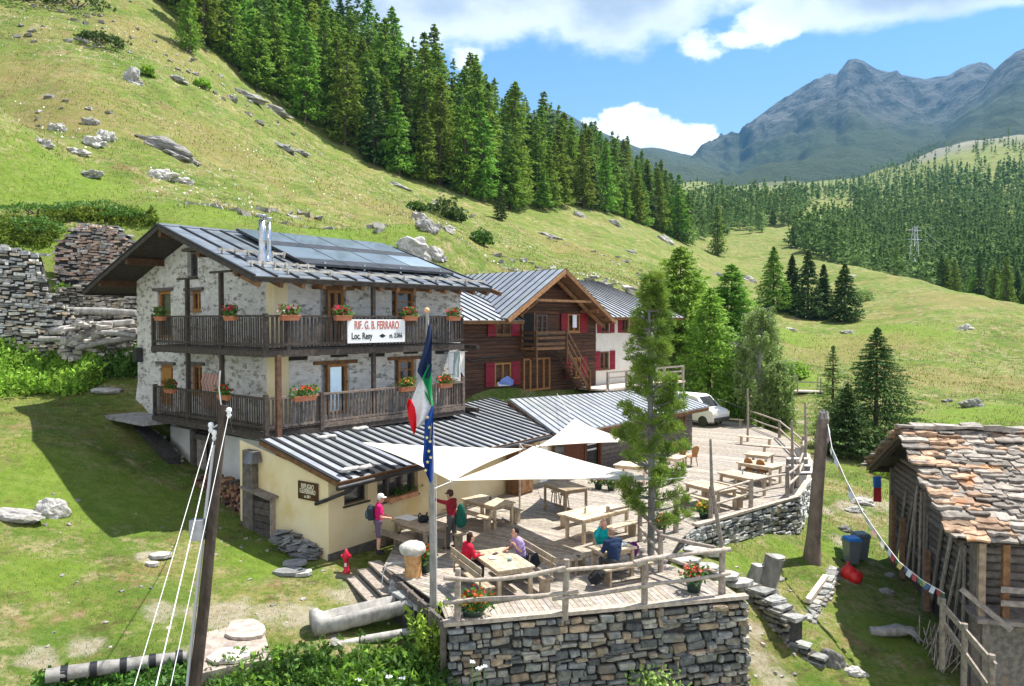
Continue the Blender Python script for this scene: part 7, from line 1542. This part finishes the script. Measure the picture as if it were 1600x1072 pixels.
M['farwood'] = mat('far_conifers', (.15, .24, .07), (.22, .32, .11), scale=.02, rough=.8, trans=.3, isl=.4, spec=.1)
tag(npobj('distant_forest', Vs, quads(Vs), M['farwood'], None, tint_), 'mass of conifers filling the forests on the slopes and across the valley', 'forest', kind='stuff')
for p_ in protos:
    for ch in list(p_.children): bpy.data.objects.remove(ch)
    bpy.data.objects.remove(p_)
# ---- single trees nearer by
def tr(label, px, pb, Y, ptop, Rr, mt, seed, nb=120, npb=22, leaf=.3, cat='conifer', **k):
    p = PY(px, pb, Y); p.z = gz(p.x, p.y); H = PY(px, ptop, Y).z-p.z; return conifer(label, p, H, Rr, mt, nb, npb, leaf, seed, cat, **k)
for i, (px, pt, Y, Rr, m, lab) in enumerate(((1208, 385, 122, 2.9, 'larch', 'leftmost conifer of the dark clump in the middle of the meadow, the broadest'), (1237, 398, 124, 1.9, 'spruce', 'second tree from the left in the dark clump on the meadow'), (1262, 390, 120, 2.5, 'spruce', 'tallest dark tree in the middle of the clump on the meadow'), (1286, 414, 121, 1.7, 'spruce', 'slim dark tree fourth from the left in the clump on the meadow'), (1319, 412, 117, 2.5, 'spruce', 'rightmost dark spruce of the clump, standing slightly apart'))):
    tr(lab, px, 505, Y, pt, Rr*1.3, m, 40+i, 220, 26, .30, droop=-.3, up=.2, pw=.8, irr=.3, name='spruce' if m == 'spruce' else 'larch')
tr('tall bright green larch just right of the plastered house', 1062, 600, 58, 386, 3.7, 'bright', 51, 330, 42, .20, 'larch', name='larch', irr=.5, pw=.5, vs=.12)
tr('bright green larch between the plastered house and the birch', 1108, 620, 54, 450, 3.0, 'bright', 52, 300, 42, .18, 'larch', name='larch', irr=.5, pw=.5, vs=.12)
tr('darker green larch behind the birch, with a pointed top', 1142, 590, 66, 412, 3.4, 'larch', 53, 300, 40, .21, 'larch', name='larch', irr=.45, pw=.6, vs=.1)
tr('dark bushy conifer behind the plastered house at the left of the larches', 1035, 600, 64, 440, 2.4, 'larch', 54, 200, 26, .24, name='larch')
tr('broad dark spruce behind the stone-roofed hut', 1368, 712, 43, 512, 3.7, 'spruce', 55, 460, 50, .12, 'spruce', name='spruce', droop=-.22, up=.35, pw=.85, irr=.38, asp=.28)
tr('thin pale young larch left of the broad spruce', 1300, 705, 44.5, 540, 2.3, 'birch', 56, 260, 36, .10, 'larch', name='larch', irr=.6, pw=.9, asp=.25)
tr('low green fir between the bare trunk and the broad spruce', 1322, 735, 41, 600, 2.1, 'spruce', 57, 260, 36, .12, 'spruce', name='spruce', irr=.5)
# birch: drooping twigs
def birch(label, px, Y, ptop, Rr, seed):
    p = PY(px, 640, Y); p.z = gz(p.x, p.y); H = PY(px, ptop, Y).z-p.z; t = empty('birch', p, 0, label, 'birch'); r_ = np.random.RandomState(seed); mb = MB().tint(1.4); P = []
    mb.tube([(0, 0, -.3), (.1, 0, H*.4), (0, 0, H*.95)], [.12, .09, .02], 8)
    for k in range(120):
        h = H*r_.uniform(.12, .97); L = Rr*(1-(h/H)**2*.75)*r_.uniform(.5, 1.05); a = r_.uniform(0, 6.28); e = Vector((math.cos(a)*L, math.sin(a)*L, h+L*.35)); mb.tube([(0, 0, h*.92), tuple(e*.6+Vector((0, 0, h*.4))), tuple(e)], [.035, .02, .01], 4)
        for q in range(4):
            s = r_.uniform(.35, 1); b0 = np.array([e.x*s, e.y*s, h+L*.35*s]); n = 34; d = np.linspace(0, r_.uniform(.5, 1.5), n); P.append(b0+np.c_[r_.normal(0, .09, n), r_.normal(0, .09, n), -d])
    P = np.concatenate(P); V, f = leafcards(P, .085, r_, .6); npobj('crown', V, f, M['birch'], t, np.ones(len(f))); mb.build('trunk', M['palebark'], t)
birch('drooping grey-green birch above the far end of the terrace', 1185, 51, 478, 3.0, 61); tr('slim bright larch squeezed between the two tall larches right of the plastered house', 1085, 610, 60, 425, 2.6, 'bright', 58, 240, 34, .2, 'larch', name='larch', irr=.5, pw=.55, vs=.12)
tr('low bright larch in front of the birch at the end of the terrace', 1150, 640, 52.5, 545, 2.0, 'bright', 59, 200, 32, .16, 'larch', name='larch', irr=.5, pw=.5, vs=.12)
birch('smaller birch leaning out to the right beside the path', 1212, 50, 560, 1.6, 62)
# the stone pine on the terrace
pb = PZ(1017, 866); PH = PY(1010, 432, pb.y).z; _ = 0; SP = empty('stone_pine', pb, 0, 'young stone pine with tufted needles growing through the terrace', 'pine'); r_ = np.random.RandomState(8)
mb = MB().tint(.8); mb.tube([(0, 0, -.3), (.02, 0, 2), (-.03, 0, 4), (-.05, 0, 6), (-.12, 0, PH-.2)], [.11, .10, .085, .055, .02], 9, wob=.05)
P = []; A = []; 
for lev in range(25):
    h = .95+(PH-1.15)*(lev/24)**.92; u = lev/24
    for q in range(r_.randint(5, 8)):
        L = (1.4-1.15*u**.85)*(.8 if u < .1 else 1)*r_.uniform(.55, 1.1); a = r_.uniform(0, 6.28); d = np.array([math.cos(a), math.sin(a), 0]); n_t = max(2, int(L/.16)); pts = [(0, 0, h)]
        for k in range(1, n_t+1):
            s = k/n_t; pts.append(tuple(d*L*s+np.array([0, 0, h+L*(-.12*s+.42*s*s)])))
        mb.tube(pts, [.03*(1-k/(len(pts)))+.008 for k in range(len(pts))], 5)
        for k in range(1, len(pts)):
            if k/len(pts) < (.42 if L > .6 else .25): continue
            for z_ in range(2 if k < len(pts)-1 else 4):
                c_ = np.array(pts[k])+r_.normal(0, .055, 3)+np.array([0, 0, .03]); n = 36; dv = r_.normal(0, 1, (n, 3))*[1, 1, .8]+d*.5+[0, 0, .9]; dv /= np.linalg.norm(dv, axis=1)[:, None]; P.append(c_+dv*.05); A.append(dv)
P = np.concatenate(P); A = np.concatenate(A); B = np.cross(A, r_.normal(0, 1, A.shape)); B /= np.linalg.norm(B, axis=1)[:, None]; l = r_.uniform(.11, .21, (len(P), 1))
V = np.stack([P-A*.02, P+A*l*.5+B*.010, P+A*l, P+A*l*.5-B*.010], 1).reshape(-1, 3); npobj('crown', V, quads(V), M['pine'], SP, np.ones(len(P))); mb.build('trunk', M['palebark'], SP)

# ================================================================ shrubs, weeds, grass
def shrub(label, a, b, Rr, h, mt='leaf', n=900, size=.1, seed=1, lo=14, hi=200, cat='shrub', name='shrub'):
    p = PG(a, b, lo, hi); r_ = np.random.RandomState(seed); q = r_.normal(0, 1, (n, 3)); q /= np.linalg.norm(q, axis=1)[:, None]; q *= (r_.uniform(.45, 1, (n, 1)))**.5
    q[:, 2] = np.abs(q[:, 2]); ns = np.array([mn.noise(Vector(v)*2.3+Vector((seed, 0, 0))) for v in q])
    q = q*(1+ns[:, None]*.55)*[Rr, Rr, h]; V, f = leafcards(q, size, r_, .55); t = empty(name, p, 0, label, cat); npobj('foliage', V, f, M[mt], t, np.ones(len(f)))
    mb = MB()
    for k in range(7): a_ = k*.9; mb.tube([(0, 0, -.2), (math.cos(a_)*Rr*.3, math.sin(a_)*Rr*.3, h*.35)], [.04*Rr, .015*Rr], 4)
    mb.build('stems', M['bark'], t)
SHR = [(693, 338, 2.3, 2.2, 'spruce', 'round dark bush on the slope above the stone house'), (712, 345, 1.3, 1.3, 'spruce', 'smaller dark bush touching the round bush on the slope'), (751, 383, 1.3, 1.3, 'leaf', 'green shrub on the slope above the log house'), (157, 72, 2.4, .8, 'spruce', 'low dark juniper high on the left slope'), (120, 12, 3.5, 1.5, 'spruce', 'dark scrub at the top left edge'), (40, 6, 4, 1.5, 'spruce', 'dark scrub in the top left corner'),
       (229, 118, .9, .9, 'bright', 'small bright shrub by the pointed rock high on the slope'), (315, 138, 1., .9, 'bright', 'small bright shrub right of the rock ledge high on the slope'), (436, 140, 2.8, 1.6, 'leaf', 'pale green bush at the lower edge of the forest'), (372, 108, 2., 1., 'leaf', 'low bush under the first forest trees'), (58, 335, 2.0, .5, 'leaf', 'dark weeds on the bank above the ruin, left part'), (150, 335, 2.4, .5, 'leaf', 'dark weeds on the bank above the reddish wall'), (200, 345, 1.4, .45, 'leaf', 'weeds at the right end of the bank above the ruin'), (55, 368, 1.5, .9, 'leaf', 'green clump on top of the grey ruined wall'),
       (100, 470, .5, .5, 'bright', 'yellow-green tuft growing in the ruin'), (1005, 1035, .65, .55, 'leaf', 'yellow-green plant growing out of the high terrace wall'), (650, 330, 1.2, .8, 'leaf', 'low shrub below the forest edge'), (1345, 470, 2.2, 1.8, 'birch', 'pale bush right of the dark clump of trees'), (1020, 300, 1, 1, 'leaf', 'small shrub by the forest'), (1235, 590, 1.3, 1.2, 'bright', 'bright weeds beside the path near the birch'), (1205, 600, 1.5, 1.2, 'bright', 'bright bush under the birch'), (1555, 1052, .5, .6, 'leaf', 'leafy weeds at the foot of the hut fence'), (1385, 745, .8, .6, 'bright', 'nettles behind the stone-roofed hut'), (1400, 738, .6, .5, 'leaf', 'low weeds beside the nettles behind the hut'), (430, 690, .3, .2, 'leaf', '')]
for i, (a, b, Rr, h, m, lab) in enumerate(SHR):
    if not lab or lab == 'small shrub by the forest': continue
    if 'growing out' in lab:
        q = A_.lerp(B_, .66)+Vector((0, -.35, -1.75)); t = empty('shrub', q, 0, lab, 'plant'); r_ = np.random.RandomState(3); P = r_.normal(0, 1, (700, 3))*[.33, .16, .22]; V, f = leafcards(P, .06, r_, .5); npobj('foliage', V, f, M['birch'], t, np.full(len(f), 1.5)); continue
    sz = .09 if PG(a, b).y < 60 else .2
    shrub(lab, a, b, Rr, h, m, 900 if Rr > 1 else 500, sz, i)
def bed(name, label, n, sampler, hmin, hmax, mt, seed, size=.075, kind='stuff', cat='undergrowth', lv=16, white=0):
    """upright leafy stems filling a strip of ground; nobody could count them"""
    r_ = np.random.RandomState(seed); pts = np.array([sampler(r_) for _ in range(n)]); z = hgt(pts[:, 0], pts[:, 1]); P = []; 
    for (x, y), zz in zip(pts, z):
        h = r_.uniform(hmin, hmax); t = r_.uniform(.05, 1, lv); rad = .17*(1.1-t)+.03; a = r_.uniform(0, 6.28, lv); lean = r_.normal(0, .12, 2)
        P.append(np.c_[x+np.cos(a)*rad+lean[0]*t, y+np.sin(a)*rad+lean[1]*t, zz+t*h])
    P = np.concatenate(P); V, f = leafcards(P, size, r_, .42, up=.8); tn = np.repeat(r_.uniform(.65, 1.35, n), lv); o = npobj(name, V, f, M[mt], None, tn); tag(o, label, cat, kind='stuff')
def strip(poly, lo=13, hi=60):
    def f(r_):
        while True:
            u = r_.uniform(0, 1); i = r_.randint(len(poly)-1); a, b = poly[i], poly[i+1]; x = a[0]+(b[0]-a[0])*u; y0 = a[1]+(b[1]-a[1])*u; y1 = a[2]+(b[2]-a[2])*u; py = r_.uniform(y0, y1); q = grid_pt(x, py); return q
    return f
_gp = {}
def grid_pt(px, py):
    k = (round(px/8), round(py/8))
    if k not in _gp: _gp[k] = PG(k[0]*8, k[1]*8, 12, 60)
    p = _gp[k]; return (p.x+np.random.uniform(-.12, .12), p.y+np.random.uniform(-.25, .25))
np.random.seed(4)
bed('weeds', 'thick green weeds and nettles along the bottom edge under the trough', 640, strip([(330, 1062, 1110), (430, 1045, 1110), (520, 1040, 1110), (620, 1030, 1120), (700, 1030, 1130), (780, 1045, 1130)]), .25, .6, 'leaf', 1)
bed('weeds', 'clumps of large round leaves in the weeds along the bottom edge', 130, strip([(360, 1050, 1100), (470, 1040, 1100), (600, 1035, 1100), (700, 1040, 1110)]), .15, .45, 'bright', 9, .15, lv=9)
bed('weeds', 'taller leafy weeds around the foot of the flagpole', 150, strip([(655, 1012, 1050), (720, 1015, 1060), (790, 1030, 1075)]), .8, 1.3, 'bright', 2, .085, lv=26)
bed('nettles', 'bed of bright nettles in front of the ruined wall on the left', 1500, strip([(-20, 545, 625), (60, 548, 620), (130, 575, 615), (150, 580, 600)]), .4, .95, 'bright', 3, .11)
bed('nettles', 'nettles between the old beams and the stone house', 220, strip([(165, 575, 592), (215, 565, 592)]), .4, .9, 'leaf', 4, .1)
bed('weeds', 'rough green growth on the bank above the ruins', 1100, strip([(-10, 350, 385), (70, 350, 385), (90, 335, 345), (240, 338, 352)], 30, 60), .1, .5, 'larch', 5, .12)
bed('weeds', 'straggling weeds at the lower left along the shadow-banded log', 120, strip([(60, 1062, 1085), (300, 1050, 1090)]), .1, .25, 'leaf', 7)
# white umbels in the weeds
r_ = np.random.RandomState(2); mb = MB()
for a, b in ((738, 1035), (748, 1045), (756, 1042), (628, 1060), (608, 1058), (560, 1063)):
    p = PY(a, b, 16.2)
    for k in range(14): mb.tint(1); mb.ball(p+Vector((random.uniform(-.06, .06), random.uniform(-.06, .06), random.uniform(0, .02))), .02, 5, 3)
    mb.tint((.1, .25, .05)); mb.tube([p, p-Vector((0, 0, .7))], .008, 4)
tag(mb.build('umbels', M['plastic']), 'white flower umbels among the weeds by the flagpole', 'flowers', kind='stuff')
def grass(n, seed):
    r_ = np.random.RandomState(seed); Y = np.exp(r_.uniform(math.log(14.5), math.log(105), n)); X_ = r_.uniform(-.72, .72, n)*Y; keepm = np.ones(n, bool)
    # keep clear of the buildings, the deck and the bare soil
    for nm, (x0, x1, y0, y1) in (('a', (-.3, 13.8, -.3, 4.5)),):
        q = AX.matrix_basis.inverted(); lx = q[0][0]*X_+q[0][1]*Y+q[0][3]; ly = q[1][0]*X_+q[1][1]*Y+q[1][3]; keepm &= ~((lx > x0) & (lx < x1) & (ly > y0) & (ly < y1))
    for po in (main_, right_, stripe):
        ins_ = np.zeros(n, bool); j = len(po)-1
        for i in range(len(po)):
            c1 = (po[i][1] > Y) != (po[j][1] > Y); xi = (po[j][0]-po[i][0])*(Y-po[i][1])/(po[j][1]-po[i][1]+1e-9)+po[i][0]; ins_ ^= c1 & (X_ < xi); j = i
        keepm &= ~ins_
    X_, Y = X_[keepm], Y[keepm]; pat = vnoise(X_/1.7, Y/1.7, 3)+.5*vnoise(X_/.6, Y/.6, 8); k2 = (r_.rand(len(X_)) < np.clip((pat-.35)*1.6, .08, 1)); X_, Y = X_[k2], Y[k2]; z = hgt(X_, Y); n = len(X_)
    h = r_.uniform(.5, 1.3, n)*np.clip(Y*.0026, .05, .2); w_ = h*.16; a = r_.uniform(0, 6.28, n); lx, ly = r_.normal(0, .35, n)*h, r_.normal(0, .35, n)*h
    A0 = np.c_[X_-np.cos(a)*w_, Y-np.sin(a)*w_, z-.02]; A1 = np.c_[X_+np.cos(a)*w_, Y+np.sin(a)*w_, z-.02]; A2 = np.c_[X_+lx, Y+ly, z+h]
    V = np.stack([A0, A1, A2], 1).reshape(-1, 3); c = r_.rand(n); pt = np.clip(vnoise(X_/6, Y/6, 12)*1.3-.15, 0, 1)
    g = np.array([.13, .185, .03])[None]*(1-pt[:, None])+np.array([.26, .235, .08])[None]*pt[:, None]; red = (c > .93)[:, None]; g = np.where(red, np.array([.30, .14, .08])[None], g); g = np.where((c < .05)[:, None], np.array([.42, .38, .2])[None], g); g = g*r_.uniform(.6, 1.35, (n, 1))
    tag(npobj('grass', V, np.arange(3*n).reshape(n, 3), M['blade'], None, g), 'short alpine grass on the lawns and slopes', 'grass', kind='stuff')
M['blade'] = mat('grass_blades', (1, 1, 1), rough=.7, trans=.3, spec=.1)
grass(230000, 6)
r_ = np.random.RandomState(12); n = 3500; px = r_.uniform(0, 1150, n); Y = r_.uniform(50, 100, n); X_ = (px-800)/F*Y; k_ = vnoise(X_/7, Y/7, 22) > .5; X_, Y = X_[k_], Y[k_]; z = hgt(X_, Y)
V, f = leafcards(np.c_[X_, Y, z+.2], .07, r_, .9, up=1.5); tag(npobj('wildflowers', V, f, M['white'], None, np.ones(len(f))), 'tiny white flowers scattered over the hillside meadow', 'flowers', kind='stuff')

# ================================================================ rocks
def rock(label, p, sx, sy, sz, rz=0., seed=0, t=1., tilt=0., name='boulder', am=1.):
    import bmesh
    bm = bmesh.new(); bmesh.ops.create_icosphere(bm, subdivisions=4, radius=1); o_ = Vector((seed*3.7, seed*1.3, seed*7.1))
    for v in bm.verts:
        c = v.co.copy(); d = mn.noise(c*1.3+o_)*.6+mn.noise(c*3.4+o_)*.3+mn.noise(Vector((c.x*2, c.y*2, c.z*7))+o_)*.10; q = mn.voronoi(c*1.4+o_)[0][0]; v.co = c*(1+(d+.6*(q-.35))*am)
    me = bpy.data.meshes.new(name); bm.to_mesh(me); bm.free(); a = me.attributes.new('tint', 'FLOAT_COLOR', 'FACE'); a.data.foreach_set('color', [t, t, t, 1.]*len(me.polygons)); me.materials.append(M['rock'])
    o = bpy.data.objects.new(name, me); col.objects.link(o); o.location = p; o.scale = (sx, sy, sz); o.rotation_euler = (0, tilt, rz); return tag(o, label, 'rock')
RK = [(82, 803, .62, .42, .48, 1.3, 0, 'pale angular boulder at the left edge of the lawn'), (20, 810, 1.3, .5, .2, 1.1, 0, 'long flat rock running in from the left edge beside the pale boulder'), (207, 130, 1.3, 1., 1.3, 1.1, 0, 'pointed grey rock high on the left slope'), (258, 236, 3.6, 1.4, .9, .7, .32, 'long dark layered outcrop on the left slope'), (285, 248, 1.8, .9, .5, .9, .3, 'lower tail of the long dark outcrop'), (252, 280, 1.5, 1., .7, 1.6, 0, 'whitish boulder on the slope above the house roof'), (288, 290, .9, .6, .35, 1.4, 0, 'small pale rock right of the whitish boulder'), (140, 279, 1.2, .8, .35, 1.1, 0, 'flat grey rock left of the whitish boulder'),
      (147, 232, 1.4, 1., .7, 1.5, -.3, 'largest pale rock of the broken cluster on the left slope'), (165, 222, .9, .8, .8, 1.4, 0, 'upright pale rock at the right of the broken cluster'), (120, 240, 1., .7, .4, 1.4, 0, 'low pale rock at the left of the broken cluster'), (142, 195, .9, .7, .6, 1.0, 0, 'dark grey rock above the broken cluster'), (88, 205, .7, .6, .7, 1.3, 0, 'small upright rock left of the broken cluster'), (68, 226, .8, .6, .4, 1.2, 0, 'small rock farthest left on the slope'), (275, 128, 1.5, .8, .5, .9, .2, 'small dark ledge right of the pointed rock'), (362, 158, 1., .7, .5, .9, .2, 'little rock below the long broken ledge'),
      (390, 155, 3.2, 1., .6, 1.0, .3, 'upper half of the long broken ledge near the forest'), (430, 175, 3., 1., .6, .9, .3, 'lower half of the long broken ledge near the forest'), (440, 232, 2.2, .8, .5, .8, .25, 'brown ledge on the slope above the solar roof, left part'), (468, 240, 1.6, .7, .4, .8, .25, 'brown ledge on the slope above the solar roof, right part'), (620, 292, 2.4, .9, .4, 1.2, .3, 'grey ledge below the forest edge'), (655, 345, 1.3, .9, .8, 1.1, .5, 'narrow broken rock left of the round bush'), (668, 358, 1., .8, .6, 1., .5, 'lower piece of the narrow broken rock'), (700, 358, 1.0, .6, .3, 1.5, 0, 'pale stone under the round bush'), (645, 392, 1.7, .9, .9, 1.4, .4, 'large pale rock behind the right end of the solar roof'), (680, 402, 1.2, .7, .5, 1.3, .5, 'rock sloping down from the pale rock behind the roof'),
      (860, 370, 2.2, .8, .4, 1.1, .25, 'long low rock on the slope above the log house'), (905, 340, 1.4, .9, .7, 1.1, .4, 'rock in the gap of the forest edge'), (960, 350, 2., 1.2, .9, 1.2, .4, 'rock outcrop under the last forest trees'), (1040, 378, 2.8, 1.6, 1.1, 1.5, .6, 'large smooth pale rock beside the last forest trees'), (985, 395, 1.3, .8, .5, 1.2, .2, 'stone on the open slope below the pale rock'), (1168, 438, 2.2, 1., .9, 1.4, .5, 'pale rock on the meadow behind the larches'), (1120, 430, 1.2, .8, .5, 1., 0, 'brown rock left of the pale meadow rock'), (1268, 388, 2.2, 1.8, 1.8, 1.5, 0, 'bright boulder among trees beyond the dark clump'),
      (1519, 636, 1.15, .85, .6, .8, 0, 'dark rounded boulder on the meadow behind the hut roof'), (1480, 632, .5, .4, .2, .9, 0, 'small flat stone left of the dark boulder'), (1508, 519, 1.1, .9, .7, 1.5, 0, 'pale boulder alone on the upper meadow'), (1513, 665, .7, .4, .15, 1.6, 0, 'white flat stone just above the hut ridge'), (1325, 520, 1.2, .7, .4, 1.2, 0, 'stone at the foot of the dark clump of trees'), (1232, 515, 1.3, .6, .25, 1.4, 0, 'flat pale rocks on the bank left of the dark clump'), (1333, 432, 1.2, .6, .3, 1.5, 0, 'tiny pale rock on the crest of the meadow'),
      (1345, 790, .7, .4, .2, 1.3, 0, 'flat rock in the path behind the hut'), (1335, 800, .5, .4, .2, 1.2, 0, 'small stone in front of the flat path rock'), (1320, 830, .35, .25, .2, .8, 0, 'dark stone right of the bare trunk'), (1385, 930, .3, .22, .16, .9, 0, 'grey stone in the shade of the hut'), (1390, 900, .3, .2, .1, .9, 0, 'small flat stone in the hut shade'), (1300, 1045, .42, .3, .38, .55, 0, 'dark upright stone near the bottom edge'), (1335, 1052, .4, .3, .14, 1.5, 0, 'pale flat stone at the bottom edge'), (1213, 905, .3, .2, .1, 1.3, 0, 'stone behind the leaning stump'), (170, 610, .9, .6, .12, 1.4, 0, 'pale flat slab beside the nettles left of the house'), (640, 925, .3, .25, .2, 1.1, 0, 'stone under the fountain'), (600, 1035, .25, .2, .2, 1.2, 0, 'stone half hidden in the weeds')]
for i, (a, b, sx, sy, sz, t, tl, lab) in enumerate(RK):
    p = PG(a, b, 13, 330); q_ = .62 if p.y > 36 else .72; sz = sz*.8 if p.y > 36 else sz; rock(lab, (p.x, p.y, p.z-sz*.12), sx*q_, sy*q_, sz, random.uniform(-.3, .3), i+1, t, tl, am=1. if p.y > 36 else .5)
r_ = np.random.RandomState(31); mb = MB(); c_ = 0
while c_ < 420:
    if c_ < 300: Y = r_.uniform(46, 104); px = r_.uniform(0, 1020)
    else: Y = r_.uniform(15.5, 24); px = r_.choice([r_.uniform(60, 620), r_.uniform(1150, 1330)])
    x = (px-800)/F*Y
    if Y > 40 and vnoise(np.array([x/9]), np.array([Y/9]), 77)[0] < .62: continue
    if Y < 30 and abs(px-1060) > 90 and 620 < px < 1150: continue
    s = r_.uniform(.08, .38) if Y > 40 else r_.uniform(.02, .07); k = r_.uniform(.6, 1.4); mb.tint((k, k*.98, k*.93)); c_ += 1
    mb.box((-s, -s*.8, -s*.35), (s, s*.8, s*r_.uniform(.3, .7)), Matrix.Translation((x, Y, gz(x, Y))) @ Matrix.Rotation(r_.uniform(0, 3), 4, 'Z') @ Matrix.Rotation(r_.uniform(-.4, .4), 4, 'X'), j=s*.35)
tag(mb.build('scattered_stones', M['rock']), 'small stones scattered over the slope and the trodden soil', 'stones', kind='stuff')
# the stone-paved steps between terrace and lawn
for i, (a, b, s) in enumerate(((1070, 885, .5), (1100, 895, .55), (1128, 905, .6), (1150, 915, .55), (1165, 925, .5), (1085, 865, .45), (1110, 870, .5))):
    p = GP(a, b, .16-.0*i); mb = MB().tint(1.25); pts = [p+Vector((s*math.cos(k*.9)*random.uniform(.8, 1), s*.7*math.sin(k*.9)*random.uniform(.8, 1), 0)) for k in range(7)]; mb.poly(pts, .12); mb.build('stepping_stone', M['rock'], None, 'flat pale stone of the rough path right of the terrace', 'slab', 'flat stones of the rough path')

# ================================================================ the mountain air
vs = [o for o in col.objects if o.type == 'MESH' and o.get('kind') == 'structure']
lo = min(min((v.co.z for v in o.data.vertices)) for o in vs)
mb = MB(); mb.box((-2600, -60, lo-1), (4900, 4300, 1560)); hz_ = bpy.data.materials.new('haze'); hz_.use_nodes = True; nt = hz_.node_tree; nt.nodes.clear()
pv = nd(nt, 'ShaderNodeVolumePrincipled'); pv.inputs['Color'].default_value = (.18, .52, .92, 1); pv.inputs['Density'].default_value = 8e-5; pv.inputs['Anisotropy'].default_value = .2
o_ = nd(nt, 'ShaderNodeOutputMaterial'); nt.links.new(pv.outputs[0], o_.inputs['Volume']); tag(mb.build('haze', hz_), kind='stuff')
